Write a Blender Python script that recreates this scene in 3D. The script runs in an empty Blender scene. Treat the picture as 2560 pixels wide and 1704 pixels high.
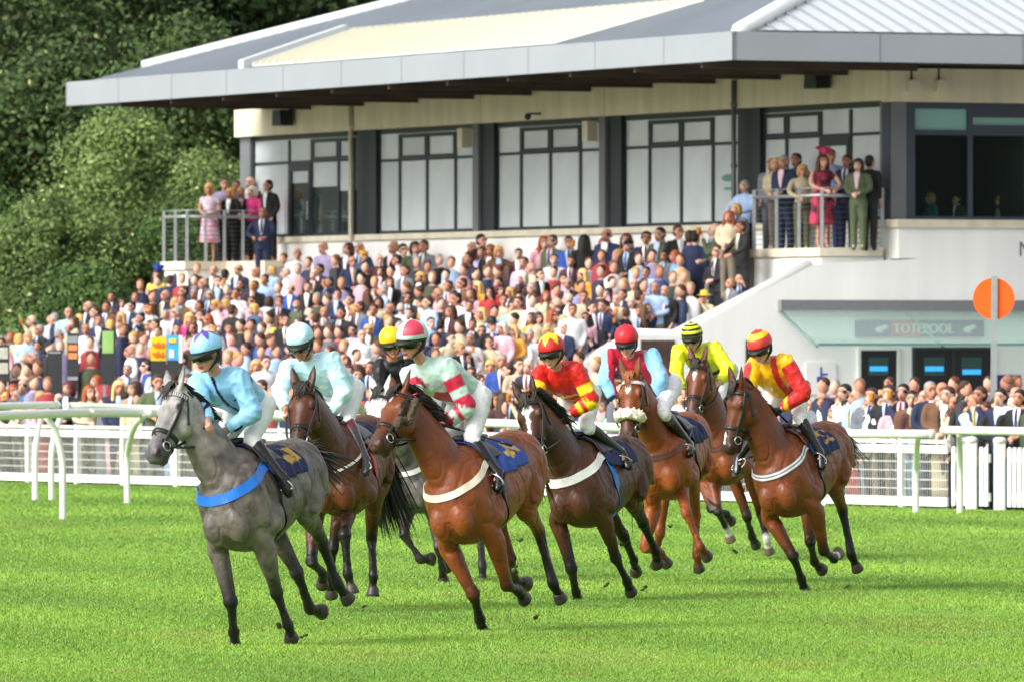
import bpy, bmesh, math, random
import numpy as np
from mathutils import Vector, Matrix, kdtree
from mathutils.bvhtree import BVHTree
R = math.radians
random.seed(7)
rng = np.random.default_rng(7)
SC = bpy.context.scene
COL = SC.collection

# ------------------------------------------------------------------ camera, light, exposure
F = 300 / 36 * 2560          # focal length in pixels of the 2560 px wide photograph
CH = 2.35                    # camera height
cd = bpy.data.cameras.new('camera')
cam = bpy.data.objects.new('camera', cd)
COL.objects.link(cam)
cam.location = (0, 0, CH)
cam.rotation_euler = (R(90), 0, 0)
cd.lens = 300
cd.sensor_width = 36
cd.sensor_fit = 'HORIZONTAL'
cd.clip_start = 1
cd.clip_end = 2000
cd.dof.use_dof = True
cd.dof.focus_distance = 70
cd.dof.aperture_fstop = 8.5
SC.camera = cam

SUN_EL, SUN_AZ = 38, 232      # azimuth measured clockwise from +Y (into the picture)
w = bpy.data.worlds.new('World')
SC.world = w
w.use_nodes = True
nt = w.node_tree
nt.nodes.clear()
sky = nt.nodes.new('ShaderNodeTexSky')
sky.sky_type = 'NISHITA'
sky.sun_disc = False
sky.sun_elevation = R(SUN_EL)
sky.sun_rotation = R(SUN_AZ)
sky.air_density = 1.0
sky.dust_density = 4.0
sky.ozone_density = 1.0
hs = nt.nodes.new('ShaderNodeHueSaturation')
hs.inputs['Saturation'].default_value = 0.25      # thin overcast
bg = nt.nodes.new('ShaderNodeBackground')
bg.inputs['Strength'].default_value = 0.15
wo = nt.nodes.new('ShaderNodeOutputWorld')
nt.links.new(sky.outputs[0], hs.inputs['Color'])
nt.links.new(hs.outputs[0], bg.inputs['Color'])
nt.links.new(bg.outputs[0], wo.inputs['Surface'])
sd = bpy.data.lights.new('sun', 'SUN')
sd.energy = 1.5
sd.angle = R(30)
sd.color = (1, .985, .965)
sun = bpy.data.objects.new('sun', sd)
COL.objects.link(sun)
az, el = R(SUN_AZ), R(SUN_EL)
sdir = Vector((math.sin(az) * math.cos(el), math.cos(az) * math.cos(el), math.sin(el)))
sun.rotation_euler = sdir.to_track_quat('Z', 'Y').to_euler()
SC.view_settings.view_transform = 'Standard'
SC.view_settings.look = 'None'
SC.view_settings.gamma = 1
SC.view_settings.exposure = 0.82
SC.cycles.use_denoising = True
SC.cycles.max_bounces = 5
SC.cycles.diffuse_bounces = 3
SC.cycles.transparent_max_bounces = 12

# ------------------------------------------------------------------ helpers
def V(*a): return Vector(a)
def P(px, py, Y):
    return Vector(((px - 1280) / F * Y, Y, CH - (py - 852) / F * Y))
def G(px, py, z=0):
    return P(px, py, (CH - z) * F / (py - 852))
def lin(c):
    return c / 12.92 if c <= .04045 else ((c + .055) / 1.055) ** 2.4
def hx(s, k=1.0):
    return tuple(lin(int(s[i:i + 2], 16) / 255) * k for i in (0, 2, 4))

def tag(o, label=None, cat=None, group=None, kind=None):
    if label: o['label'] = label
    if cat: o['category'] = cat
    if group: o['group'] = group
    if kind: o['kind'] = kind
    return o
def empty(name, loc, label=None, cat=None, group=None):
    o = bpy.data.objects.new(name, None)
    COL.objects.link(o)
    o.location = loc
    o.empty_display_size = .2
    return tag(o, label, cat, group)

MATS = {}
def mat(name, col=None, rough=.6, var=.0, scale=8, bump=0., bscale=40, metal=0., spec=.5, attr=None, objcol=False,
        coat=0., sheen=0., two=None, detail=4, stretch=None):
    """Principled material; colour constant, from vertex attribute or from the object's colour, broken up by noise."""
    if name in MATS: return MATS[name]
    m = bpy.data.materials.new(name)
    m.use_nodes = True
    n = m.node_tree.nodes
    l = m.node_tree.links
    b = n['Principled BSDF']
    b.inputs['Roughness'].default_value = rough
    b.inputs['Metallic'].default_value = metal
    b.inputs['Specular IOR Level'].default_value = spec
    if coat: b.inputs['Coat Weight'].default_value = coat; b.inputs['Coat Roughness'].default_value = .15
    if sheen: b.inputs['Sheen Weight'].default_value = sheen
    tc = n.new('ShaderNodeTexCoord')
    if attr and objcol:
        s = n.new('ShaderNodeAttribute'); s.attribute_name = attr
        s2 = n.new('ShaderNodeObjectInfo')
        vm0 = n.new('ShaderNodeVectorMath'); vm0.operation = 'MULTIPLY'
        l.new(s.outputs['Color'], vm0.inputs[0]); l.new(s2.outputs['Color'], vm0.inputs[1]); src = vm0.outputs[0]
    elif attr:
        s = n.new('ShaderNodeAttribute'); s.attribute_name = attr; src = s.outputs['Color']
    elif objcol:
        s = n.new('ShaderNodeObjectInfo'); src = s.outputs['Color']
    else:
        s = n.new('ShaderNodeRGB'); s.outputs[0].default_value = (*col, 1); src = s.outputs[0]
    if var or two:
        ns = n.new('ShaderNodeTexNoise'); ns.inputs['Scale'].default_value = scale
        ns.inputs['Detail'].default_value = detail
        if stretch:
            mp = n.new('ShaderNodeMapping'); mp.inputs['Scale'].default_value = stretch
            l.new(tc.outputs['Object'], mp.inputs['Vector']); l.new(mp.outputs[0], ns.inputs['Vector'])
        else:
            l.new(tc.outputs['Object'], ns.inputs['Vector'])
        if two:
            mx = n.new('ShaderNodeMix'); mx.data_type = 'RGBA'
            rp = n.new('ShaderNodeMapRange')
            rp.inputs[1].default_value = .35; rp.inputs[2].default_value = .65
            l.new(ns.outputs[0], rp.inputs[0]); l.new(rp.outputs[0], mx.inputs['Factor'])
            l.new(src, mx.inputs['A']); mx.inputs['B'].default_value = (*two, 1)
            src = mx.outputs['Result']
        if var:
            mr = n.new('ShaderNodeMapRange')
            mr.inputs[1].default_value = .3; mr.inputs[2].default_value = .7
            mr.inputs[3].default_value = 1 - var; mr.inputs[4].default_value = 1 + var
            l.new(ns.outputs[0], mr.inputs[0])
            vm = n.new('ShaderNodeVectorMath'); vm.operation = 'SCALE'
            l.new(src, vm.inputs[0]); l.new(mr.outputs[0], vm.inputs['Scale'])
            src = vm.outputs[0]
    l.new(src, b.inputs['Base Color'])
    if bump:
        n2 = n.new('ShaderNodeTexNoise'); n2.inputs['Scale'].default_value = bscale; n2.inputs['Detail'].default_value = 5
        l.new(tc.outputs['Object'], n2.inputs['Vector'])
        bp = n.new('ShaderNodeBump'); bp.inputs['Strength'].default_value = bump; bp.inputs['Distance'].default_value = .02
        l.new(n2.outputs[0], bp.inputs['Height']); l.new(bp.outputs[0], b.inputs['Normal'])
    MATS[name] = m
    return m

def glass_mat(name, tint, clear, rough=.05):
    """A pane that lets `clear` of the light through and keeps a tinted, glossy surface."""
    if name in MATS: return MATS[name]
    m = mat(name, tint, rough, spec=.8)
    n = m.node_tree.nodes; l = m.node_tree.links
    b = n['Principled BSDF']; out = n['Material Output']
    t = n.new('ShaderNodeBsdfTransparent'); t.inputs[0].default_value = (.9, 1, .97, 1)
    mx = n.new('ShaderNodeMixShader'); mx.inputs[0].default_value = 1 - clear
    l.new(t.outputs[0], mx.inputs[1]); l.new(b.outputs[0], mx.inputs[2]); l.new(mx.outputs[0], out.inputs['Surface'])
    return m
def emit_mat(name, col, s):
    if name in MATS: return MATS[name]
    m = mat(name, col, .3)
    b = m.node_tree.nodes['Principled BSDF']
    b.inputs['Emission Color'].default_value = (*col, 1); b.inputs['Emission Strength'].default_value = s
    return m

class Sh:
    """Collects geometry; one Sh becomes ONE mesh object."""
    def __init__(s):
        s.v = []; s.f = []; s.c = []
    def add(s, verts, faces, col=(1, 1, 1)):
        o = len(s.v)
        s.v += [tuple(p) for p in verts]
        s.f += [tuple(i + o for i in f) for f in faces]
        if len(verts) and isinstance(col, list): s.c += col
        else: s.c += [tuple(col)] * len(verts)
    def box(s, o, a, b, c, col=(1, 1, 1)):
        """box from corner o along edge vectors a, b, c"""
        o, a, b, c = Vector(o), Vector(a), Vector(b), Vector(c)
        p = [o, o + a, o + a + b, o + b, o + c, o + a + c, o + a + b + c, o + b + c]
        fs = [(0, 3, 2, 1), (4, 5, 6, 7), (0, 1, 5, 4), (1, 2, 6, 5), (2, 3, 7, 6), (3, 0, 4, 7)]
        if a.cross(b).dot(c) < 0: fs = [f[::-1] for f in fs]
        s.add(p, fs, col)
    def prism(s, pts, ext, col=(1, 1, 1)):
        """planar polygon pts extruded by vector ext"""
        n = len(pts); ext = Vector(ext)
        pts = [Vector(p) for p in pts]
        nn = Vector((0, 0, 0))
        for i in range(n): nn += pts[i].cross(pts[(i + 1) % n])
        if nn.dot(ext) > 0: pts = pts[::-1]
        s.add(pts + [p + ext for p in pts],
              [tuple(range(n)), tuple(range(2 * n - 1, n - 1, -1))] + [(i, i + n, (i + 1) % n + n, (i + 1) % n) for i in range(n)], col)
    def loft(s, ctrl, side=None, step=.03, seg=14, sub=True, cap=True, power=2.0):
        """ctrl: (centre, half width along side, half depth, colour[, side vector]); smooth tube through the rings"""
        C = [Vector(c[0]) for c in ctrl]
        n = len(C)
        rings = []
        def get(arr, i): return arr[max(0, min(n - 1, i))]
        A = [c[1] for c in ctrl]; B = [c[2] for c in ctrl]; K = [Vector(c[3]) for c in ctrl]
        S = [Vector(c[4]) if len(c) > 4 else (Vector(side) if side is not None else None) for c in ctrl]
        def cr(arr, i, t):
            p0, p1, p2, p3 = get(arr, i - 1), get(arr, i), get(arr, i + 1), get(arr, i + 2)
            return .5 * ((2 * p1) + (p2 - p0) * t + (2 * p0 - 5 * p1 + 4 * p2 - p3) * t * t + (3 * p1 - p0 - 3 * p2 + p3) * t ** 3)
        for i in range(n - 1):
            m = max(1, int((C[i + 1] - C[i]).length / step)) if sub else 1
            for j in range(m + (1 if i == n - 2 else 0)):
                t = j / m
                a = max(.0008, cr(A, i, t)); b = max(.0008, cr(B, i, t))
                lo, hi = min(A[i], A[i + 1]), max(A[i], A[i + 1]); a = min(max(a, lo * .9), hi * 1.1)
                lo, hi = min(B[i], B[i + 1]), max(B[i], B[i + 1]); b = min(max(b, lo * .9), hi * 1.1)
                k = K[i].lerp(K[i + 1], t)
                sd_ = S[i].lerp(S[i + 1], t) if S[i] is not None else None
                rings.append((cr(C, i, t), a, b, k, sd_))
        vs, fs, cs = [], [], []
        prev = None
        m = len(rings)
        for i, (c, a, b, k, sd_) in enumerate(rings):
            t = (rings[min(m - 1, i + 1)][0] - rings[max(0, i - 1)][0])
            t = t.normalized() if t.length > 1e-9 else Vector((0, 0, 1))
            if sd_ is None:
                sd_ = prev if prev is not None else (Vector((1, 0, 0)) if abs(t.x) < .8 else Vector((0, 1, 0)))
            x = sd_ - t * sd_.dot(t)
            if x.length < 1e-6: x = t.orthogonal()
            x.normalize(); prev = x
            y = t.cross(x)
            for q in range(seg):
                an = 2 * math.pi * q / seg
                ca, sa = math.cos(an), math.sin(an)
                if power != 2.0:
                    ca = math.copysign(abs(ca) ** (2 / power), ca); sa = math.copysign(abs(sa) ** (2 / power), sa)
                vs.append(c + x * a * ca + y * b * sa); cs.append(tuple(k))
        for i in range(m - 1):
            for q in range(seg):
                q2 = (q + 1) % seg
                fs.append((i * seg + q, i * seg + q2, (i + 1) * seg + q2, (i + 1) * seg + q))
        if cap:
            fs.append(tuple(range(seg))[::-1]); fs.append(tuple((m - 1) * seg + q for q in range(seg)))
        s.add(vs, fs, cs)
    def tube(s, pts, r, col=(1, 1, 1), seg=8, sub=False, step=.05):
        rr = r if isinstance(r, (list, tuple)) else [r] * len(pts)
        s.loft([(p, q, q, col) for p, q in zip(pts, rr)], seg=seg, sub=sub, step=step)
    def ell(s, c, ax, col=(1, 1, 1), seg=14, rings=9):
        """ellipsoid: centre and three half-axis vectors"""
        c = Vector(c); x, y, z = [Vector(a) for a in ax]
        if x.cross(y).dot(z) < 0: x = -x
        vs = [c - z]
        for i in range(1, rings):
            th = math.pi * i / rings
            for q in range(seg):
                an = 2 * math.pi * q / seg
                vs.append(c - z * math.cos(th) + (x * math.cos(an) + y * math.sin(an)) * math.sin(th))
        vs.append(c + z)
        fs = []
        for q in range(seg):
            fs.append((0, 1 + (q + 1) % seg, 1 + q))
        for i in range(rings - 2):
            for q in range(seg):
                a = 1 + i * seg; b = a + seg
                fs.append((a + q, a + (q + 1) % seg, b + (q + 1) % seg, b + q))
        a = 1 + (rings - 2) * seg
        for q in range(seg): fs.append((a + q, a + (q + 1) % seg, len(vs) - 1))
        s.add(vs, fs, col)
    def ball(s, c, r, col=(1, 1, 1), seg=12, rings=8):
        s.ell(c, (V(r, 0, 0), V(0, r, 0), V(0, 0, r)), col, seg, rings)
    def disc(s, c, n, r, h, col=(1, 1, 1), seg=32):
        n = Vector(n).normalized()
        x = n.orthogonal().normalized(); y = n.cross(x)
        pts = [Vector(c) + x * r * math.cos(2 * math.pi * i / seg) + y * r * math.sin(2 * math.pi * i / seg) for i in range(seg)]
        s.prism(pts, n * h, col)
    def ribbon(s, rows, th, normals=None, col=(1, 1, 1)):
        """sheet through a grid of points (rows of equal length), thickened by th along normals"""
        nr, nc = len(rows), len(rows[0])
        o = []
        for i in range(nr):
            for j in range(nc):
                if normals: nrm = normals[i][j]
                else:
                    a = Vector(rows[min(nr - 1, i + 1)][j]) - Vector(rows[max(0, i - 1)][j])
                    b = Vector(rows[i][min(nc - 1, j + 1)]) - Vector(rows[i][max(0, j - 1)])
                    nrm = a.cross(b)
                    nrm = nrm.normalized() if nrm.length > 1e-9 else V(0, 0, 1)
                o.append((Vector(rows[i][j]), Vector(nrm)))
        vs = [p for p, _ in o] + [p + q * th for p, q in o]
        N = nr * nc
        fs = []
        for i in range(nr - 1):
            for j in range(nc - 1):
                a = i * nc + j
                fs.append((a, a + nc, a + nc + 1, a + 1)); fs.append((a + N, a + 1 + N, a + nc + 1 + N, a + nc + N))
        edge = [j for j in range(nc)] + [i * nc + nc - 1 for i in range(1, nr)] + [(nr - 1) * nc + j for j in range(nc - 2, -1, -1)] + [i * nc for i in range(nr - 2, 0, -1)]
        for i in range(len(edge)):
            a, b = edge[i], edge[(i + 1) % len(edge)]
            fs.append((a, b, b + N, a + N))
        if isinstance(col, list): col = col + col
        s.add(vs, fs, col)
    def mesh(s, name, smooth=False, off=None):
        me = bpy.data.meshes.new(name)
        vs = s.v if off is None else [(p[0] - off[0], p[1] - off[1], p[2] - off[2]) for p in s.v]
        me.from_pydata(vs, [], s.f)
        a = me.color_attributes.new('col', 'FLOAT_COLOR', 'POINT')
        c = np.ones((len(s.v), 4), np.float32); c[:, :3] = np.array(s.c, np.float32).reshape(-1, 3)
        a.data.foreach_set('color', c.ravel())
        if smooth: me.polygons.foreach_set('use_smooth', [True] * len(me.polygons))
        me.update()
        return me
    def obj(s, name, m, parent=None, smooth=False, loc=None):
        """link as one object; `loc` (or the parent's location) becomes its origin"""
        off = loc if loc is not None else (parent_origin(parent) if parent else (0, 0, 0))
        me = s.mesh(name, smooth, off)
        return link(name, me, m, parent, loc)

def parent_origin(p):
    o = Vector((0, 0, 0))
    while p is not None:
        o += Vector(p.location); p = p.parent
    return o
def link(name, me, m, parent=None, loc=None):
    o = bpy.data.objects.new(name, me)
    COL.objects.link(o)
    for q in (m if isinstance(m, (list, tuple)) else [m]):
        if q is not None and not me.materials: me.materials.append(q)
    if parent is not None: o.parent = parent
    if loc is not None: o.location = Vector(loc) - (parent_origin(parent) if parent else Vector((0, 0, 0)))
    return o

def remesh(sh, voxel, iters=4, citers=2):
    """union of the closed shapes in sh as one continuous smooth surface, colours carried over; returns an Sh"""
    me = bpy.data.meshes.new('tmp'); me.from_pydata(sh.v, [], sh.f)
    bm = bmesh.new(); bm.from_mesh(me); bmesh.ops.recalc_face_normals(bm, faces=bm.faces); bm.to_mesh(me); bm.free()
    ob = bpy.data.objects.new('tmp', me); COL.objects.link(ob)
    md = ob.modifiers.new('r', 'REMESH'); md.mode = 'VOXEL'; md.voxel_size = voxel; md.use_smooth_shade = True
    dg = bpy.context.evaluated_depsgraph_get()
    ev = ob.evaluated_get(dg); m2 = ev.to_mesh()
    nv = len(m2.vertices)
    co = np.empty(nv * 3, np.float32); m2.vertices.foreach_get('co', co); co = co.reshape(-1, 3).astype(np.float64)
    ne = len(m2.edges); ed = np.empty(ne * 2, np.int32); m2.edges.foreach_get('vertices', ed); ed = ed.reshape(-1, 2)
    faces = [tuple(p.vertices) for p in m2.polygons]
    ev.to_mesh_clear()
    bpy.data.objects.remove(ob); bpy.data.meshes.remove(me)
    deg = np.bincount(ed.ravel(), minlength=nv).astype(float)[:, None]; deg[deg == 0] = 1
    def lap(x):
        a = np.zeros_like(x)
        for k in range(x.shape[1]):
            a[:, k] = np.bincount(ed[:, 0], x[ed[:, 1], k], nv) + np.bincount(ed[:, 1], x[ed[:, 0], k], nv)
        return a / deg - x
    for _ in range(iters):
        co = co + .55 * lap(co); co = co - .50 * lap(co) if _ % 2 else co
    kd = kdtree.KDTree(len(sh.v))
    for i, p in enumerate(sh.v): kd.insert(p, i)
    kd.balance()
    sc = np.array(sh.c)
    cc = np.empty((nv, 3))
    for i in range(nv):
        cc[i] = sc[kd.find(co[i])[1]]
    for _ in range(citers): cc = cc + .6 * lap(cc)
    r = Sh(); r.v = [tuple(p) for p in co]; r.f = faces; r.c = [tuple(c) for c in cc]
    return r
def recolor(sh, fn):
    sh.c = [fn(Vector(p), c) for p, c in zip(sh.v, sh.c)]
    return sh

from mathutils import noise
def displace(sh, fn):
    """push every vertex along its normal by fn(point)"""
    co = np.array(sh.v)
    fa = np.array([q_[:4] if len(q_) > 3 else (*q_, q_[0]) for q_ in sh.f])
    nb3 = np.zeros_like(co)
    fn3 = np.cross(co[fa[:, 2]] - co[fa[:, 0]], co[fa[:, 3]] - co[fa[:, 1]])
    for kq in range(4): np.add.at(nb3, fa[:, kq], fn3)
    nb3 /= (np.linalg.norm(nb3, axis=1)[:, None] + 1e-12)
    d = np.array([fn(Vector(p)) for p in sh.v])
    sh.v = [tuple(x) for x in co + nb3 * d[:, None]]
    return sh
# ------------------------------------------------------------------ ground and turf
m_soil = mat('turf_ground', hx('557c2d'), .9, var=.15, scale=.6, bump=.3, bscale=9, two=hx('688f36'))
FA, FB = G(0, 1203), G(2560, 1276)
fdir = (FB - FA).normalized(); fn = V(-fdir.y, fdir.x, 0)
if fn.y < 0: fn = -fn
AP0 = -.03
def field(name, m, z, a, b, n=30):
    """sheet along the fence line between distances a and b across it"""
    g = Sh()
    for j in range(n + 1):
        for i in range(n + 1):
            p = FA + fdir * (-900 + 1830 * i / n) + fn * (a + (b - a) * j / n); g.v.append((p.x, p.y, z)); g.c.append((1, 1, 1))
    for j in range(n):
        for i in range(n):
            q = j * (n + 1) + i; g.f.append((q, q + 1, q + n + 2, q + n + 1))
    bm = g.obj(name, m); tag(bm, kind='structure'); return bm
field('ground', m_soil, 0, -600, .02)
field('pavement', mat('apron_tarmac', hx('7d7b76'), .9, var=.15, scale=.8, bump=.1), AP0, .02, 900)

def turf():
    """single-face blades of mown racecourse turf, thinning with distance, one mesh"""
    N = 1150000
    u = rng.random(N)
    y0, y1 = 56.5, 146.
    Y = 1 / (1 / y0 + u * (1 / y1 - 1 / y0))
    hwid = Y * .075 + 1.0
    X = (rng.random(N) * 2 - 1) * hwid
    # keep to the course side of the rails
    fx = (X + 8.57) / 15.66
    keep = Y < 142.8 - 24.6 * fx - .15
    X, Y = X[keep], Y[keep]; N = len(X)
    def lump(x, y, f, s):
        return np.sin(x * f + s) * np.sin(y * f * .8 + 1.7 * s) + .6 * np.sin(x * f * 2.3 + y * f * 1.1 + s * 3)
    tall = 1 + .25 * lump(X, Y, 1.3, .4) + .18 * lump(X, Y, 4.1, 1.4)
    h = (.010 + .012 * rng.random(N)) * np.clip(tall, .5, 1.7) * (1 + (Y - 56) / 160)
    wd = (.0030 + .0025 * rng.random(N)) * (1 + (Y - 56) / 70)
    an = rng.random(N) * 6.283
    dx, dy = np.cos(an) * wd, np.sin(an) * wd
    ln = rng.random(N) * 1.3 * h
    la = rng.random(N) * 6.283
    v = np.zeros((N, 3, 3), np.float32)
    v[:, 0] = np.stack([X - dx, Y - dy, np.zeros(N) - .002], 1)
    v[:, 1] = np.stack([X + dx, Y + dy, np.zeros(N) - .002], 1)
    v[:, 2] = np.stack([X + np.cos(la) * ln, Y + np.sin(la) * ln, h], 1)
    me = bpy.data.meshes.new('grass')
    me.vertices.add(N * 3); me.loops.add(N * 3); me.polygons.add(N)
    me.vertices.foreach_set('co', v.ravel())
    me.loops.foreach_set('vertex_index', np.arange(N * 3, dtype=np.int32))
    me.polygons.foreach_set('loop_start', np.arange(0, N * 3, 3, dtype=np.int32))
    me.polygons.foreach_set('loop_total', np.full(N, 3, np.int32))
    t = rng.random(N)
    big = np.clip(.5 + .22 * lump(X, Y, .55, 2.1) + .16 * lump(X * .6, Y * .35, 1.9, .9), 0, 1)
    A = np.array(hx('5a8230')); B = np.array(hx('8fb244')); D = np.array(hx('aaa868'))
    c = A * .88 + (B * 1.06 - A * .88) * (t * .30 + big * .70)[:, None]
    worn = np.zeros(N)                                    # hoof cuts and worn tan patches
    for _ in range(150):
        yy = 1 / (1 / 57 + rng.random() * (1 / 125 - 1 / 57)); xx = (rng.random() * 2 - 1) * yy * .064
        ra = .05 + .10 * rng.random()
        worn = np.maximum(worn, np.clip(1.3 - np.hypot((X - xx) / ra, (Y - yy) / (ra * 2.2)), 0, 1) * (.35 + .6 * rng.random()))
    for px_, py_, ra, rl in ((90, 1312, .9, 4), (330, 1330, .7, 3), (470, 1590, .5, 2.5), (1500, 1640, .9, 3), (2300, 1560, 1.0, 4), (900, 1640, .7, 2.5), (1960, 1660, .6, 2)):
        p_ = G(px_, py_)
        worn = np.maximum(worn, np.clip(1 - np.hypot((X - p_.x) / ra, (Y - p_.y) / rl), 0, 1) * .45)
    c = c + (np.array(hx('8f8a4a')) - c) * (worn * (.6 + .4 * t))[:, None]
    dry = (rng.random(N) < .03 + .05 * np.clip(lump(X, Y, .8, 5.), 0, 1))[:, None]
    c = np.where(dry, D * .8, c)
    col = np.ones((N, 3, 4), np.float32); col[:, :, :3] = c[:, None, :]
    a = me.color_attributes.new('col', 'FLOAT_COLOR', 'POINT')
    a.data.foreach_set('color', col.ravel())
    me.update(calc_edges=True)
    m = mat('grass_blade', None, .55, attr='col', spec=.25)
    o = link('grass', me, m)
    tag(o, 'short mown bright green turf of the racecourse', 'grass', kind='stuff')
turf()

# ------------------------------------------------------------------ white rails and fences along the course
m_white = mat('white_paint', hx('dcddd8'), .45, var=.06, scale=1.5, bump=.05)
m_plast = mat('white_plastic', hx('dfe0d6'), .35, var=.04, scale=.9)
m_wire = mat('white_wire', hx('e6e6dd'), .5)
m_steel = mat('galvanised_steel', hx('a9adb0'), .4, var=.1, scale=5, metal=.6)

def top_point(px, gy, ty):
    b = G(px, gy)
    return b, (gy - ty) / (gy - 852) * CH
def rail(name, label, pts, posts, r, group, cat='rail'):
    """running rail: a tube through pts (px, ground y, top y) on goose neck posts (px, base y, side)"""
    P3 = []
    for px, gy, ty in pts:
        b, z = top_point(px, gy, ty); P3.append(V(b.x, b.y, z))
    root = empty(name, (P3[0].x, P3[0].y, 0), label, cat, group)
    s = Sh(); s.tube(P3, r, seg=16, sub=True, step=.4)
    s.obj('rail_tube', m_plast, root, True)
    s = Sh(); acc = 0
    for a, b in zip(P3[:-1], P3[1:]):
        ln_ = (b - a).length; u = (4.2 - acc) if acc else 1.7
        while u < ln_:
            c_ = a.lerp(b, u / ln_); d = (b - a).normalized()
            q = Sh(); q.tube([c_ - d * .05, c_ + d * .05], [r * 1.035, r * 1.035], seg=16); q.obj('joint_sleeve', mat('rail_sleeve', hx('e2e3d6'), .4), root, True)
            u += 4.2
        acc = ln_ - (u - 4.2)
    for a, b in ((P3[0], P3[1]), (P3[-1], P3[-2])):
        s = Sh(); d = (a - b).normalized()
        s.tube([a - d * .05, a + d * .012], [r * 1.06, r * 1.06], seg=16); s.obj('end_cap', m_plast, root, True)
    for px, gy, off in posts:
        b = G(px, gy)
        best = None
        for i in range(len(P3) - 1):
            for t in np.linspace(0, 1, 60):
                q = P3[i].lerp(P3[i + 1], t); e = abs(q.x / q.y - (b.x + off * b.y / F) / b.y)
                if best is None or e < best[0]: best = (e, q)
        q = best[1]; z = q.z
        s = Sh()
        tp = V(q.x, q.y, z - r * .7)
        s.loft([(V(b.x, b.y, -.05), .046, .046, (1, 1, 1)), (V(b.x, b.y, z * .45), .046, .046, (1, 1, 1)),
                (b.lerp(tp, .10) + V(0, 0, z * .62 - b.lerp(tp, .10).z), .045, .045, (1, 1, 1)),
                (b.lerp(tp, .45) + V(0, 0, z * .84 - b.lerp(tp, .45).z), .044, .044, (1, 1, 1)),
                (tp, .043, .043, (1, 1, 1))], side=(1, 0, 0), step=.06, seg=12)
        s.obj('post', mat('rail_post', hx('dfe0d6'), .4, var=.08, scale=2), root, True)
    return root
rail('running_rail', 'long white plastic running rail nearest the grey horse, on curved posts',
     [(-260, 1322, 1048), (96, 1300, 1034), (318, 1270, 1031), (700, 1252, 1040), (1400, 1268, 1062), (1900, 1282, 1080), (2333, 1286, 1084)],
     [(157, 1297, -42), (318, 1257, 42), (760, 1246, 30), (1150, 1256, 30), (1560, 1266, 20), (2290, 1280, 8)], .06, 'white running rails')
rail('running_rail', 'white running rail stub ending at a round cap above the curved post at far left',
     [(-260, 1262, 1020), (143, 1246, 1011)], [(88, 1249, 30), (-160, 1258, 20)], .055, 'white running rails')
rail('running_rail', 'white running rail behind the near rail, starting left of the grey horse',
     [(165, 1246, 1013), (400, 1244, 1021), (720, 1246, 1034)], [(129, 1249, 40), (520, 1243, 20)], .053, 'white running rails')
rail('running_rail', 'white running rail beginning by the gate at the right',
     [(2358, 1284, 1074), (2700, 1290, 1079)], [(2400, 1282, 0), (2640, 1284, 0)], .058, 'white running rails')

def fpt(px):
    """point of the fence line seen at photo column px"""
    k = (px - 1280) / F
    t = (k * FA.y - FA.x) / (fdir.x - k * fdir.y)
    return FA + fdir * t
FH = .96
def fence_panel(p0, p1, label, group):
    a, b = fpt(p0), fpt(p1); L = (b - a).length; d = (b - a).normalized()
    root = empty('fence_panel', a, label, 'fence', group)
    up = V(0, 0, 1)
    for name, z0, h, e0, e1, th in (('top_bar', FH - .045, .05, .05, L - .05, .06), ('top_board', FH - .185, .115, .06, L - .06, .03), ('bottom_board', .03, .13, .06, L - .06, .03)):
        s = Sh(); s.box(a + d * e0 + up * z0 - fn * th / 2, d * (e1 - e0), up * h, fn * th); s.obj(name, m_white, root)
    s = Sh(); s.box(a - fn * .04 - up * .05, d * .095, up * (FH + .07), fn * .08); s.obj('post', m_white, root)
    s = Sh()
    z0, z1 = .15, FH - .18
    n = int((L - .12) / .055)
    for i in range(n + 1):
        q = a + d * (.07 + (L - .14) * i / n)
        s.box(q + up * z0 - d * .0025, d * .005, up * (z1 - z0), fn * .0035)
    for i in range(6):
        z = z0 + (z1 - z0) * i / 5
        s.box(a + d * .06 + up * (z - .004) + fn * .004, d * (L - .12), up * .009, fn * .004)
    s.obj('wire_mesh', m_wire, root)
    return root
edges = [-110, 68, 190, 305, 438]
while edges[-1] < 2040: edges.append(edges[-1] + 128 + (edges[-1] - 400) * .035)
edges = [e for e in edges if e < 1990] + [2058, 2250, 2376]
spot = {}
for i in range(len(edges) - 1):
    where = ['first, at the far left edge', 'between the curved rail posts at the left', 'left of the grey horse, behind two curved posts',
             'just left of the grey horse muzzle', 'under the chin of the grey horse'][i] if i < 5 else None
    if where is None:
        mid = (edges[i] + edges[i + 1]) / 2
        who = [(680, 'behind the grey horse shoulder'), (900, 'behind the dark bay horse'), (1200, 'behind the bright bay horse'),
               (1500, 'behind the white blazed bay horse'), (1760, 'behind the two horses right of centre'), (2050, 'behind the horse at the right'), (9999, None)]
        where = next(w_ for x_, w_ in who if mid < x_)
        if where is None: where = 'with the mustard coat behind it' if mid < 2200 else 'beside the picket gate at the right'
        n_ = spot.get(where, 0); spot[where] = n_ + 1
        where += ['', ', next to the right', ', third along'][n_]
    fence_panel(edges[i], edges[i + 1], 'white mesh fence panel, ' + where, 'white mesh fence panels')
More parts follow.
